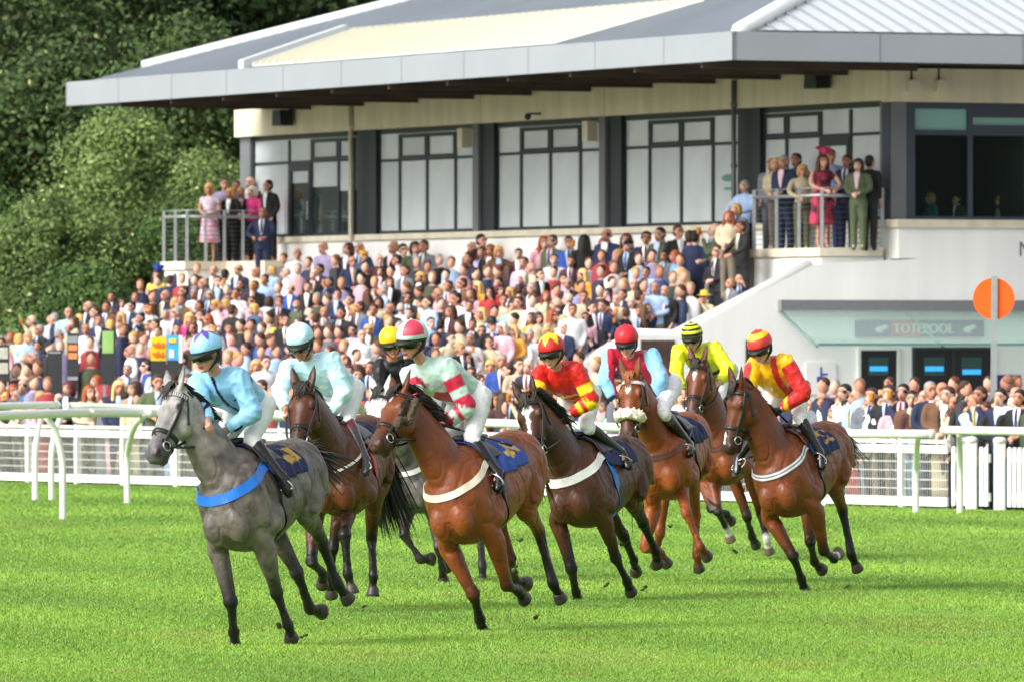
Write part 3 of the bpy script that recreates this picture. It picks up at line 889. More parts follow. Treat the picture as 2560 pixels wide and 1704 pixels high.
sign('poster', 'navy poster with a yellow strip on the white wall right of the betting windows', 2495, 2552, 936, 985, OS + .035, m_sn, [('yellow_strip', .1, .55, .25, .45, m_yl), ('pale_strip', .6, .9, .3, .42, m_white)])
sign('notice_board', 'tall narrow black sign with yellow edge on the white wall by the right jockey cap', 1866, 1878, 850, 930, .4, mat('sign_black', hx('1a1a18'), .5), [('yellow_mark', .2, .8, .1, .3, m_yl)])
sign('banner', 'navy banner with a gold rosette below the sloping white wall', 1496, 1566, 924, 958, .42, m_sn, [('rosette', .38, .62, .45, .85, m_yl), ('strip', .2, .8, .12, .3, m_yl)])
m_eb = mat('emblem_blue', hx('24479a'), .5)
nb = sign('notice_board', 'pale notice board with a blue ship shaped emblem on the white wall', 2015, 2090, 905, 985, OS + .035, mat('pale_board', hx('e9e8e6'), .6), [('blue_emblem', .36, .64, .40, .56, m_eb), ('blue_emblem', .47, .53, .56, .86, m_eb), ('blue_emblem', .54, .72, .60, .66, m_eb), ('blue_emblem', .42, .58, .26, .40, m_eb)])

# ------------------------------------------------------------------ terrace for the standing crowd
def terr(x, y):
    """height of the stepped terrace at a ground position"""
    p = V(x, y, 0) - CB
    d = p.dot(nl); t = p.dot(ul)
    if t < -.2: return 0.0
    k = math.floor((13.0 - d) / .7)
    return min(2.70, max(0, k * .154)) if d > 0 else 2.70
BANK = .5                                              # raised viewing bank behind the front strip, left and middle
def bank(x, y):
    p = V(x, y, 0) - FA
    return BANK if (p.dot(fn) > 1.6 and p.dot(fdir) < (fpt(1440) - FA).dot(fdir)) else 0
tb_ = (fpt(1440) - FA).dot(fdir)
vb = Sh(); vb.box(FA - fdir * 30 + fn * 1.6 - UP * .1, fdir * (30 + tb_), fn * 13, UP * (BANK + .1)); tag(vb.obj('viewing_bank', m_conc), kind='structure')
ts = Sh()
for k in range(1, 19):
    d1 = 13.0 - k * .7
    z = min(2.70, k * .154)
    ts.box(CB + ul * .42 + nl * d1 + UP * (z - .154 if k > 1 else -.4), ul * 48, nl * -.7 if k < 18 else nl * -d1, UP * (.154 if k > 1 else .554))
    if k > 1: pass
tag(ts.obj('terrace_steps', m_conc), kind='structure')
stp = Sh()
for k in range(9):
    stp.box(CB + ul * (3.2 + k * .42) + nl * .12 + UP * 2.2, ul * .42, nl * 1.3, UP * (ZB - 2.2 - (k + 1) * .154))
tag(stp.obj('stair_steps', m_conc), kind='structure')
def barrier(px, py, ln, label, panel=False):
    """crush barrier on the terrace whose top rail shows at (px, py)"""
    o, d = V(0, 0, CH), P(px, py, 1) - V(0, 0, CH)
    d.y = 1
    y = 128
    while y < 190:
        q = o + d * y
        if q.z - terr(q.x, q.y) < 1.1: break
        y += .1
    b = V(q.x, q.y, terr(q.x, q.y))
    root = empty('crush_barrier', b, label, 'barrier', 'steel crush barriers')
    s = Sh(); s.tube([b + UP * 1.08 - ul * .1, b + UP * 1.08 + ul * (ln + .1)], .035, seg=8); s.obj('top_rail', m_steel, root, True)
    n = max(1, round(ln / 1.8))
    for i in range(n + 1):
        s = Sh(); c = b + ul * (ln * i / n); s.box(c - V(.03, .03, .0), V(.06, 0, 0), V(0, .06, 0), UP * 1.06); s.obj('post', m_steel, root)
    if panel:
        s = Sh(); s.box(b + UP * .1 + nl * .01, ul * ln, UP * .9, nl * .008); s.obj('panel', glass_mat('barrier_glass', hx('9aa8a8'), .6), root)
barrier(1555, 661, 4.5, 'steel crush barrier on the terrace below the right hand windows')
barrier(1150, 673, 3.6, 'steel crush barrier with a clear panel, below the second window from the left', True)
barrier(880, 681, 3.6, 'steel crush barrier on the terrace below the left hand windows')
# ------------------------------------------------------------------ trees and shrubs behind the stand
m_leaf = mat('leaf', None, .6, attr='col', spec=.25)
m_bark = mat('bark', hx('4a4033'), .9, var=.25, scale=6, bump=.4, bscale=12)
def leafmesh(pts, nrm, size, cols):
    """quads bent like leaf sprays at pts"""
    N = len(pts)
    r1 = rng.normal(size=(N, 3)); r1 /= np.linalg.norm(r1, axis=1)[:, None]
    n = nrm * .7 + r1 * .8 + np.array([0, -.15, .35]); n /= np.linalg.norm(n, axis=1)[:, None]
    a = np.cross(n, rng.normal(size=(N, 3))); a /= np.linalg.norm(a, axis=1)[:, None]
    b = np.cross(n, a)
    sz = size[:, None]
    v = np.zeros((N, 4, 3))
    v[:, 0] = pts - a * sz; v[:, 1] = pts + b * sz * .5 + n * sz * .15; v[:, 2] = pts + a * sz; v[:, 3] = pts - b * sz * .5 + n * sz * .15
    me = bpy.data.meshes.new('crown')
    me.vertices.add(N * 4); me.loops.add(N * 4); me.polygons.add(N)
    me.vertices.foreach_set('co', v.astype(np.float32).ravel())
    me.loops.foreach_set('vertex_index', np.arange(N * 4, dtype=np.int32))
    me.polygons.foreach_set('loop_start', np.arange(0, N * 4, 4, dtype=np.int32))
    me.polygons.foreach_set('loop_total', np.full(N, 4, np.int32))
    c = np.ones((N, 4, 4), np.float32); c[:, :, :3] = cols[:, None, :]
    at = me.color_attributes.new('col', 'FLOAT_COLOR', 'POINT'); at.data.foreach_set('color', c.ravel())
    me.update(calc_edges=True)
    return me
def tree(name, label, cat, base, h, w_, cbase, nclump, nleaf, leaf, c1, c2, group=None, tip=None, trunk=.16, spire=False, clump=.24):
    base = Vector(base)
    root = empty(name, base, label, cat, group)
    s = Sh()
    s.loft([(V(0, 0, -.1), trunk * 1.3, trunk * 1.3, (1, 1, 1)), (V(.1, 0, h * .35), trunk, trunk, (1, 1, 1)), (V(0, .1, h * .92), trunk * .25, trunk * .25, (1, 1, 1))], side=(1, 0, 0), step=.5, seg=9)
    cl = []
    for i in range(nclump):
        t = rng.random() ** .8
        z = cbase + (h - cbase) * t
        prof = math.sin(math.pi * min(1, (.18 + .82 * t) ** .9)) ** .6 if not spire else (1 - t) ** .7 + .12
        rr = w_ * .5 * prof * (.55 + .5 * rng.random())
        an = rng.random() * 6.283
        c = np.array([math.cos(an) * rr, math.sin(an) * rr * .8, z])
        r_ = w_ * clump * (.6 + .7 * rng.random()) * (1 - .35 * t)
        cl.append((c, r_))
        if i % 3 == 0:
            s.loft([(V(.05, 0, max(.3, z - rr * .7 - .3)), trunk * .35, trunk * .35, (1, 1, 1)), (V(*c), .02, .02, (1, 1, 1))], side=(1, 0, 0), step=.6, seg=5)
    s.v = [(p[0] + base.x, p[1] + base.y, p[2] + base.z) for p in s.v]
    s.obj('trunk', m_bark, root, True)
    per = nleaf // nclump
    pts, nr_, cs = [], [], []
    A, B = np.array(c1), np.array(c2)
    for c, r_ in cl:
        d = rng.normal(size=(per, 3)); d /= np.linalg.norm(d, axis=1)[:, None]
        rad = r_ * (.55 + .5 * rng.random(per) ** .6)
        p = c + d * rad[:, None] * np.array([1, 1, .8])
        sprig = rng.random(per) < .12
        p[sprig] += np.array([0, 0, 1]) * (rng.random(sprig.sum()) * r_ * .7)[:, None]
        pts.append(p); nr_.append(d)
        tone = np.clip(rng.random() * .6 + rng.random(per) * .5, 0, 1)
        k = A + (B - A) * tone[:, None]
        if tip is not None:
            sel = rng.random(per) < .02
            k[sel] = np.array(tip) * (.7 + .5 * rng.random())
        cs.append(k)
    pts = np.concatenate(pts); nr_ = np.concatenate(nr_); cs = np.concatenate(cs)
    ok = pts[:, 2] > .05
    me = leafmesh(pts[ok], nr_[ok], leaf * (.6 + .8 * rng.random(ok.sum())), cs[ok])
    link('crown', me, m_leaf, root)
    return root
DG1, DG2 = hx('22331a'), hx('42592c')
MG1, MG2 = hx('283f1b'), hx('526f33')
LG1, LG2 = hx('374f23'), hx('7c9350')
def spot3(px, Y): p = P(px, 852, Y); return V(p.x, Y, 0)
# shrubs in front of the wood, left of the stand
for px, Y, h, w_, lab, a, b in ((300, 204, 7.4, 5.2, 'tallest pale green shrub left of the stand, its top under the roof corner', LG1, LG2),
                              (520, 212, 6.6, 4.0, 'pale green leafy shrub against the left end of the stand', LG1, LG2),
                              (115, 200, 5.6, 4.2, 'mid green shrub at the far left above the crowd', MG1, LG2),
                              (420, 201, 5.0, 3.4, 'darker green shrub below the left balcony railing', MG1, MG2),
                              (-60, 206, 5.8, 4.6, 'green shrub cut by the left edge of the picture', MG1, MG2),
                              (215, 198, 3.7, 3.6, 'low dark green bush behind the crowd at the left', DG1, MG2)):
    tree('shrub', lab, 'shrub', spot3(px, Y), h, w_, .3, 52, 40000, .055, a, b, 'shrubs beside the stand', tip=hx('b5bd7c'), trunk=.09)
# dark wood behind
labs = ['dark tall tree at the left edge with pale dry leaf tips', 'dark tree with small yellow leaf patches, second from the left edge', 'dark green tree behind the left roof corner',
        'dark conifer like tree behind the roof, over the left hip', 'deep green tree behind the roof, left of the rooflight', 'deep green tree rising behind the middle of the roof',
        'dark tree low behind the pale shrubs', 'dark tree just left of the stand, behind the shrubs', 'dark tree at the top left corner', 'dark tree in the second row above the roof corner']
wood = [(-40, 232, 14.5, 8.5), (190, 236, 15, 8.5), (430, 240, 15.5, 8.5), (650, 240, 16, 8.5), (850, 246, 17, 9), (1080, 250, 16.5, 9), (140, 222, 9.5, 7), (480, 222, 10, 7), (40, 262, 20, 11), (520, 266, 20, 11)]
for (px, Y, h, w_), lab in zip(wood, labs):
    front = Y < 239
    t_ = tree('dark_tree', lab, 'tree', spot3(px, Y), h, w_, 1.2, 80, 44000 if front else 26000, .095 if front else .15, DG1 if not front else hx('28391c'), DG2 if not front else hx('4e6433'),
         'dark trees of the wood behind the stand', tip=hx('8f9460') if front else hx('4a6a2c'), trunk=.28)
# a wooded bank closes the view behind them
slope = Sh()
nb_ = 60
for j in range(14):
    for i in range(nb_ + 1):
        x = -70 + 140 * i / nb_; y = 272 + j * 6
        slope.v.append((x, y, -.3 + j * 2.0 + 1.2 * math.sin(i * .7 + j) )); slope.c.append((1, 1, 1))
for j in range(13):
    for i in range(nb_):
        a = j * (nb_ + 1) + i; slope.f.append((a, a + 1, a + nb_ + 2, a + nb_ + 1))
tag(slope.obj('hill', mat('hill_ground', hx('1d2b12'), 1., var=.4, scale=.3, bump=.6, bscale=1.5)), kind='structure')
pts = np.stack([rng.random(60000) * 110 - 55, 268 + rng.random(60000) * 30, np.zeros(60000)], 1)
pts[:, 2] = (pts[:, 1] - 272) * .33 + rng.random(60000) ** 1.3 * 12
me = leafmesh(pts, rng.normal(size=(60000, 3)) * .5, .3 * (.6 + rng.random(60000)), np.array(DG1) + (np.array(DG2) - np.array(DG1)) * rng.random((60000, 1)))
o = link('undergrowth', me, m_leaf); tag(o, 'dense dark woodland mass on the bank behind the trees', 'woodland', kind='stuff')
# ------------------------------------------------------------------ horses
def solve(parent, px, py, Ln, sgn):
    """point on the sight line of (px, py) at distance Ln from parent; sgn +1 takes the farther one"""
    kx, kz = (px - 1280) / F, (py - 852) / F
    d = V(kx, 1, -kz); o = V(0, 0, CH) - parent
    a, b, c = d.dot(d), 2 * o.dot(d), o.dot(o) - Ln * Ln
    D = b * b - 4 * a * c
    y = (-b + (sgn * math.sqrt(D) if D > 0 else 0)) / (2 * a)
    return P(px, py, y)
def mixc(a, b, t):
    t = max(0, min(1, t)); return tuple(x + (y - x) * t for x, y in zip(a, b))
m_coat = mat('horse_coat', None, .43, attr='col', var=.16, scale=5, bump=.35, bscale=9, spec=.35)
m_coatg = mat('dappled_coat', None, .45, attr='col', var=.34, scale=10, bump=.3, bscale=9, spec=.4, detail=2.5)
m_hair = mat('horse_hair', None, .55, attr='col', spec=.4)
m_hoof = mat('hoof_horn', None, .45, attr='col', var=.2, scale=20)
m_leather = mat('black_leather', hx('1d1b1a'), .38, var=.2, scale=12)
m_brown = mat('brown_leather', hx('4a2618'), .4, var=.15, scale=10)
m_metal = mat('bit_steel', hx('c8c8c4'), .22, metal=.9)
m_eye = mat('dark_eye', hx('120c08'), .06, spec=.8)
HD = [(-.045, .06, .055, .055), (.02, .10, .094, .108), (.13, .142, .116, .152), (.22, .148, .112, .155), (.32, .122, .088, .122), (.42, .100, .071, .098),
      (.50, .09, .071, .087), (.565, .091, .078, .083), (.615, .094, .067, .068), (.645, .10, .036, .036)]     # along head: t, depth below the face line, half width, half depth
def hd(t):
    for i in range(len(HD) - 1):
        if HD[i][0] <= t <= HD[i + 1][0]:
            u = (t - HD[i][0]) / (HD[i + 1][0] - HD[i][0])
            return [HD[i][k] + (HD[i + 1][k] - HD[i][k]) * u for k in (1, 2, 3)]
    return HD[-1][1:]

def strap(body, pts, width, col, th=.005, off=.003, closed=False, colfn=None):
    """flat strap lying on the body surface along the guessed points"""
    bvh = body['bvh']
    q = []
    for p in pts:
        l_, n_, i_, d_ = bvh.find_nearest(p)
        if l_ is None: continue
        if (p - l_).dot(n_) < 0 and d_ > .0: n_ = (p - l_).normalized() if False else n_
        q.append((l_, n_))
    if len(q) < 2: return Sh()
    # even spacing and light smoothing
    pp = [a for a, _ in q]; nn = [b for _, b in q]
    for _ in range(2):
        pp = [pp[0]] + [(pp[i - 1] + pp[i] * 2 + pp[i + 1]) / 4 for i in range(1, len(pp) - 1)] + [pp[-1]]
        nn = [nn[0]] + [(nn[i - 1] + nn[i] * 2 + nn[i + 1]).normalized() for i in range(1, len(nn) - 1)] + [nn[-1]]
    rows, nr2 = [], []
    K_ = 5 if colfn else 3
    cl = []
    for i in range(len(pp)):
        t = (pp[min(len(pp) - 1, i + 1)] - pp[max(0, i - 1)])
        t = t.normalized() if t.length > 1e-8 else V(1, 0, 0)
        wv = nn[i].cross(t).normalized()
        rows.append([pp[i] + wv * width * (k / (K_ - 1) - .5) + nn[i] * off for k in range(K_)]); nr2.append([nn[i]] * K_)
        cl += [tuple(col) if not colfn else colfn(i / (len(pp) - 1), k) for k in range(K_)]
    s = Sh(); s.ribbon(rows, th, nr2, cl); return s

def leg(sh, ring0, E, K, Fk, Hf, side, rad, cols, hoofs):
    """ring0: rings inside the trunk; then upper joint E, knee/hock K, fetlock Fk, hoof tip Hf"""
    up, lo = cols                        # callable colour along 0 (elbow) .. 1 (hoof)
    r = rad
    ctrl = list(ring0)
    tt = [(0, *r[0]), (.25, *r[1]), (.55, *r[2]), (.86, *r[3])]
    for t, a, b in tt: ctrl.append((E.lerp(K, t), a, b, up(t * .5)))
    ctrl.append((K, *r[4], up(.5)))
    for t, a, b in ((.13, *r[5]), (.4, *r[6]), (.8, *r[6])): ctrl.append((K.lerp(Fk, t), a, b, up(.5 + .3 * t)))
    ctrl.append((Fk, *r[7], up(.82)))
    ctrl.append((Fk.lerp(Hf, .38), *r[8], up(.88)))
    ctrl.append((Fk.lerp(Hf, .62), r[8][0] * 1.25, r[8][1] * 1.25, up(.95)))
    sh.loft(ctrl, side=side, step=.022, seg=12)
    d = (Hf - Fk).normalized()
    h = Sh()
    a = Fk.lerp(Hf, .52)
    h.loft([(a, .036, .04, lo), (Fk.lerp(Hf, .62), .045, .05, lo), (Hf, .06, .068, lo), (Hf + d * .006, .052, .06, mixc(lo, (.35, .33, .3), .6))], side=side, step=.02, seg=16)
    # ergot and cannon tendon bulge
    hoofs.append(h)

def horse(name, label, Y0, j, coat, legc, manec, lean=11, hoofc=hx('3a332d'), facewhite=None, socks=None, dapple=False, headc=None, legfade=(.28, .5), group=None, eartilt=0.0, twist=0, scale=1.0, mlen=.6, ntail=45, tlen=.6, muzz=None, tail=None, mat_=None):
    out = {}
    Cc = P(*j['chest'], Y0)
    Rp = solve(Cc, *j['rump'], 1.42 * scale, 1)
    f = (Cc - Rp).normalized()
    left = V(0, 0, 1).cross(f).normalized()
    up0 = f.cross(left)
    up = up0 * math.cos(R(lean)) - left * math.sin(R(lean))
    left = up.cross(f).normalized()
    def T(x, y, z):
        zl = 1.15 + (.52 - x) * .0634
        return Cc + (f * (x - .52) + left * y + up * (z - zl)) * scale
    root = empty(name, (Cc.x, Cc.y, 0), label, 'horse', group)
    sh = Sh()
    k = coat
    dk = mixc(coat, legc, .35)
    tr = [(.69, 1.19, .08, .12), (.62, 1.185, .17, .255), (.53, 1.19, .225, .325), (.38, 1.19, .255, .382), (.20, 1.20, .258, .412), (0, 1.185, .288, .385), (-.25, 1.19, .30, .335), (-.48, 1.22, .29, .295),
          (-.70, 1.25, .275, .27), (-.88, 1.25, .25, .255), (-1.02, 1.21, .19, .215), (-1.10, 1.16, .09, .11)]
    sh.loft([(T(x, 0, z), a * scale, b * scale, k) for x, z, a, b in tr], side=left, step=.03, seg=26, power=2.15)
    def blob(x, y, z, rx, ry, rz, c=None):
        sh.ell(T(x, y, z), (f * rx * scale, left * ry * scale, up * rz * scale), c or k, 14, 10)
    for s_ in (1, -1):
        blob(.655, .095 * s_, 1.05, .085, .092, .14)          # breast
        blob(.37, .205 * s_, 1.17, .16, .075, .26)
        blob(.50, .17 * s_, 1.20, .09, .07, .16)            # shoulder
        blob(.22, .215 * s_, 1.02, .15, .085, .14)           # upper arm
        blob(-.82, .15 * s_, 1.22, .21, .135, .25)           # quarter
        blob(-.62, .19 * s_, 1.08, .14, .085, .2)           # thigh
        blob(.1, .05 * s_, 1.50, .22, .05, .07)            # withers
        # shoulder blade ridge, ribs, flank fold, haunch lines
        sh.loft([(T(.16, .13 * s_, 1.50), .02, .03, k), (T(.30, .235 * s_, 1.28), .03, .04, k), (T(.44, .225 * s_, 1.08), .03, .04, k)], side=f, step=.04, seg=8)
        for rx in (-.12, -.30):
            sh.loft([(T(rx, .24 * s_, 1.40), .02, .03, k), (T(rx - .02, .278 * s_, 1.2), .025, .03, k), (T(rx - .06, .24 * s_, 1.0), .02, .03, k)], side=f, step=.05, seg=6)
        sh.loft([(T(-.50, .21 * s_, .93), .03, .05, k), (T(-.58, .245 * s_, 1.02), .05, .05, k), (T(-.62, .25 * s_, 1.15), .05, .03, k)], side=f, step=.04, seg=8)
        sh.loft([(T(-.60, .17 * s_, 1.46), .06, .04, k), (T(-.78, .24 * s_, 1.32), .06, .04, k), (T(-.86, .235 * s_, 1.1), .05, .04, k)], side=f, step=.04, seg=8)
        sh.loft([(T(-.92, .15 * s_, 1.42), .05, .04, k), (T(-1.0, .17 * s_, 1.2), .05, .05, k), (T(-.93, .19 * s_, 1.0), .04, .04, k)], side=f, step=.04, seg=8)
        blob(.30, .23 * s_, .98, .10, .07, .10)
    hoofs = []
    def legcol(sock, front=True):
        def fn(t):
            c = mixc(coat, legc, (t - legfade[0]) / (legfade[1] - legfade[0]))
            if sock is not None and t > sock: c = (.62, .58, .53)
            return c
        return fn
    socks = socks or {}
    FR = ((.086, .112), (.076, .10), (.060, .076), (.051, .059), (.060, .066), (.047, .052), (.036, .044), (.049, .055), (.038, .042))
    HR = ((.095, .14), (.08, .112), (.066, .085), (.053, .066), (.057, .075), (.046, .057), (.038, .045), (.049, .055), (.039, .043))
    for nm, s_ in (('lf', 1), ('rf', -1)):
        if nm not in j: continue
        e, kn, fe, ho = j[nm][:4]; sg = j[nm][4] if len(j[nm]) > 4 else (-1, 1, 1)
        c0 = T(.30, .16 * s_, .95)
        E = P(*e, c0.y)
        Kn = solve(E, *kn, .43 * scale, sg[0]); Fk = solve(Kn, *fe, .29 * scale, sg[1]); Ho = solve(Fk, *ho, .17 * scale, sg[2])
        leg(sh, [(T(.40, .12 * s_, 1.24), .07, .13, k), (T(.40, .15 * s_, 1.10).lerp(E, .3), .085, .14, k)], E, Kn, Fk, Ho, left, FR, (legcol(socks.get(nm)), hoofc if nm not in socks else hx('6d5a48')), hoofs)
        sh.ell(E.lerp(Kn, .18) + f * .015, (left * .055, f * .07, (E - Kn).normalized() * .13), k)
        sh.ell(E.lerp(Kn, .3) - f * .02 + left * s_ * .02, (left * .04, f * .05, (E - Kn).normalized() * .13), k)
        sh.ell(Kn - f * .012, (left * .042, f * .045, (E - Kn).normalized() * .055), legcol(socks.get(nm))(.5))
        sh.ell(Fk - (Fk - Kn).cross(left).normalized() * .012, (left * .034, f * .038, up * .04), legcol(socks.get(nm))(.8))
        out[nm] = (E, Kn, Fk, Ho)
    for nm, s_ in (('lh', 1), ('rh', -1)):
        if nm not in j: continue
        st, hk, fe, ho = j[nm][:4]; sg = j[nm][4] if len(j[nm]) > 4 else (1, 1, 1)
        S0 = T(-.60, .20 * s_, .96)
        S = P(*st, S0.y) if st else S0
        Hk = solve(S, *hk, .50 * scale, sg[0]); Fk = solve(Hk, *fe, .38 * scale, sg[1]); Ho = solve(Fk, *ho, .18 * scale, sg[2])
        leg(sh, [(T(-.80, .11 * s_, 1.26), .12, .21, k), (T(-.74, .15 * s_, 1.10).lerp(S, .25), .12, .19, k)], S, Hk, Fk, Ho, left, HR, (legcol(socks.get(nm), False), hoofc if nm not in socks else hx('6d5a48')), hoofs)
        back = (T(-1.1, 0, 1) - T(0, 0, 1)).normalized()
        sh.ell(Hk + back * .03 + (S - Hk).normalized() * .03, (left * .03, back * .035, (S - Hk).normalized() * .06), legcol(socks.get(nm))(.5))
        sh.ell(S.lerp(Hk, .2), (left * .07, f * .1, (S - Hk).normalized() * .15), k)
        out[nm] = (S, Hk, Fk, Ho)
    # neck and head
    NB = T(.42, 0, 1.38)
    poll = solve(NB, *j['poll'], .86 * scale, -1)
    muz = solve(poll, *j['muzzle'], .62 * scale, j.get('hs', -1))
    h = (muz - poll).normalized(); n_ = (poll - NB).normalized()
    ff = (n_ - h * n_.dot(h)).normalized()
    ff = Matrix.Rotation(R(twist), 3, h) @ ff
    sd_ = h.cross(ff).normalized()
    if sd_.dot(left) < 0: sd_ = -sd_
    hsc = scale
    def H(t, a, s__):
        """head point: t along, a towards the forehead, s__ sideways"""
        return poll + (h * t + ff * a + sd_ * s__) * hsc
    hc = headc or coat
    dark = muzz or mixc(hc, (.02, .017, .016), .75)
    def hcol(t):
        return mixc(hc, dark, (t - .40) / .14)
    sh.loft([(H(t, -c, 0), a * hsc, b * hsc, hcol(t)) for t, c, a, b in HD], side=sd_, step=.02, seg=20, power=2.2)
    for s_ in (1, -1):
        sh.ell(H(.165, -.058, .094 * s_), (h * .055, ff * .036, sd_ * .034), hc)                      # brow
        sh.loft([(H(.20, -.085, .102 * s_), .018, .024, hc), (H(.44, -.08, .062 * s_), .013, .018, hcol(.44))], side=ff, step=.02, seg=8)   # cheek crest
        sh.ell(H(.25, -.19, .078 * s_), (h * .10, ff * .09, sd_ * .046), hc)                        # jowl
        sh.ell(H(.575, -.062, .054 * s_), (h * .05, ff * .042, sd_ * .028), dark)                    # nostril rim
        tip_d = (-h * .95 + ff * (.30 + eartilt) + sd_ * .22 * s_).normalized()
        b0 = H(.0, -.045, .062 * s_)
        sh.loft([(b0 - tip_d * .03, .034, .03, hc), (b0 + tip_d * .04, .046, .026, mixc(hc, legc, .25)), (b0 + tip_d * .10, .043, .02, mixc(hc, legc, .35)), (b0 + tip_d * .16, .025, .014, mixc(hc, legc, .6)), (b0 + tip_d * .205, .005, .006, legc)],
                side=sd_ + ff * .35 * s_, step=.015, seg=12)
    sh.ell(H(.575, -.168, 0), (h * .05, ff * .034, sd_ * .05), dark)       # lower lip
    sh.loft([(H(.35, -.195, 0), .046, .034, hc), (H(.57, -.168, 0), .04, .032, dark)], side=sd_, step=.02, seg=10)
    q0 = T(.36, 0, 1.32)
    NL = (poll - q0).length
    np_ = H(.06, -.13, 0)
    mid1 = q0.lerp(np_, .35) + up * .03 * scale
    mid2 = q0.lerp(np_, .70) + up * .035 * scale
    sd0 = left
    sh.loft([(q0, .165 * scale, .29 * scale, k, sd0), (mid1, .145 * scale, .24 * scale, k, sd0.lerp(sd_, .3)), (mid2, .105 * scale, .182 * scale, mixc(k, hc, .5), sd0.lerp(sd_, .7)),
             (np_, .088 * scale, .142 * scale, hc, sd_), (H(.02, -.11, 0), .066 * scale, .098 * scale, hc, sd_)], step=.025, seg=20)
    # windpipe line and neck muscle
    for s_ in (1, -1):
        sh.loft([(T(.50, .09 * s_, 1.32), .03, .06, k), (q0.lerp(np_, .5) + sd0 * .06 * s_ - up * .10, .03, .045, k), (H(.16, -.21, .035 * s_), .022, .03, hc)], side=left, step=.03, seg=8)
    b = remesh(sh, .0115, 3, 2)
    def tone(p, c):
        q = p - Cc
        zz = q.dot(up); xx = q.dot(f)
        n1 = noise.noise(q * 3.1) * .5 + noise.noise(q * 7.3) * .3 + noise.noise(Vector((q.dot(f) * 3, q.dot(left) * 14, zz * 5))) * .2
        kk = 1 + .30 * n1
        if zz > .22: kk *= 1 - .35 * min(1, (zz - .22) / .2)          # darker hair along the back
        return (c[0] * kk, c[1] * kk * (1 + .06 * n1), c[2] * kk)
    if not dapple: recolor(b, tone)
    def flesh(p):
        q = p - Cc
        a_ = Vector((q.dot(f) * 6.5, q.dot(left) * 6.5, q.dot(up) * 3.6))
        n1 = noise.noise(a_); n2 = noise.noise(a_ * 2.3 + Vector((5, 2, 9)))
        g_ = -math.exp(-(n1 / .09) ** 2) * .0075 - math.exp(-(n2 / .07) ** 2) * .003
        k_ = 1 if (p - poll).length > .62 else .25
        return (g_ + noise.noise(q * 4.2) * .005) * k_
    displace(b, flesh)
    # eyelid, nostril, mouth and white marks
    en = [H(.175, -.058, .122 * s_) for s_ in (1, -1)]
    no = [H(.585, -.048, .072 * s_) for s_ in (1, -1)]
    mo = [(H(.645, -.118, 0), H(.52, -.128, .058 * s_)) for s_ in (1, -1)]
    hp0, hp1 = H(-.1, 0, 0), H(.7, 0, 0)
    def fn(p, c):
        if (p - poll).length < .9 * scale:
            lo = p - poll; t = lo.dot(h) / hsc; a = lo.dot(ff) / hsc; s__ = lo.dot(sd_) / hsc
            if -.05 < t < .7 and a > -.3:
                for e in en:
                    if (p - e).length < .034: c = mixc(c, (.012, .01, .009), 1.3 - (p - e).length / .034)
                for e in no:
                    d_ = (p - e); dd = math.sqrt((d_.dot(h) / .026) ** 2 + (d_.dot(ff) / .019) ** 2 + (d_.dot(sd_) / .03) ** 2)
                    if dd < 1: c = (.03, .008, .007)
                if t > .5 and abs(a + .140) < .009 and t < .66: c = mixc(c, (.008, .007, .007), .8)
                if facewhite:
                    for (t0, t1, w0, w1) in facewhite:
                        if t0 < t < t1 and a > -.085:
                            u = (t - t0) / (t1 - t0); wd = w0 + (w1 - w0) * u
                            wd *= 1 + .25 * math.sin(t * 57) + .15 * math.sin(t * 131 + 1)
                            if abs(s__) < wd: c = (.72, .70, .66)
        return c
    recolor(b, fn)
    if dapple:
        def dp(p, c):
            q = (p - Cc) * 11
            v = noise.noise(q) + .5 * noise.noise(q * 2.1)
            big = noise.noise((p - Cc) * 2.3)
            zz = (p - Cc).dot(up)
            kk = max(.55, 1 + .50 * v + .55 * big)
            t = (p - poll).dot(h)
            return tuple(x * kk for x in c)
        recolor(b, dp)
    me = b.mesh('body', True, root.location)
    body = link('body', me, mat_ or (m_coatg if dapple else m_coat), root)
    bv = BVHTree.FromPolygons(b.v, b.f)
    out.update(root=root, T=T, H=H, f=f, left=left, up=up, bvh=bv, poll=poll, h=h, ff=ff, sd=sd_, NB=NB, scale=scale, Y0=Y0, np=np_, q0=q0)
    for hh in hoofs: hh.obj('hoof', m_hoof, root, True)
    for s_ in (1, -1):
        s = Sh(); e = H(.175, -.06, .108 * s_)
        s.ell(e, (h * .024, ff * .021, sd_ * .021), (1, 1, 1), 14, 10); s.obj('eye', m_eye, root, True)
    # mane: thin locks lying along the crest, forelock between the ears, tail
    s = Sh()
    crest = []
    for i in range(150):
        t = rng.random()
        c = q0.lerp(np_, .12 + .9 * t)
        l_, nn, ii, dd = bv.ray_cast(c + up * .8 + f * -.15, (-up + f * .19).normalized())
        if l_ is None: continue
        ln = (.10 + .08 * rng.random()) * mlen
        sdv = left * (1 if rng.random() < .8 else -1)
        d1 = (up * .12 - f * .35 + sdv * .7 + V(*rng.normal(size=3)) * .15).normalized()
        p1 = l_ + d1 * ln * .45; p2 = p1 + (d1 * .4 - up * .9 + sdv * .25 - f * .3).normalized() * ln * .6
        cc = mixc(manec, (.05, .04, .035), rng.random() * .4)
        s.tube([l_ - nn * .01, p1, p2], [.009, .008, .0015], cc, seg=5, sub=True, step=.04)
    s.obj('mane', m_hair, root, True)
    s = Sh()
    for i in range(34):
        b0 = H(-.02 + rng.random() * .03, -.02, rng.normal() * .025)
        p1 = b0 + (ff * .8 - h * .45 + sd_ * rng.normal() * .5) * .045; p2 = H(.06 + .09 * rng.random(), .02 + .015 * rng.random(), rng.normal() * .035)
        s.tube([b0, p1, p2], [.008, .007, .0015], mixc(manec, (.06, .045, .035), rng.random() * .4), seg=5, sub=True, step=.03)
    s.obj('forelock', m_hair, root, True)
    s = Sh()
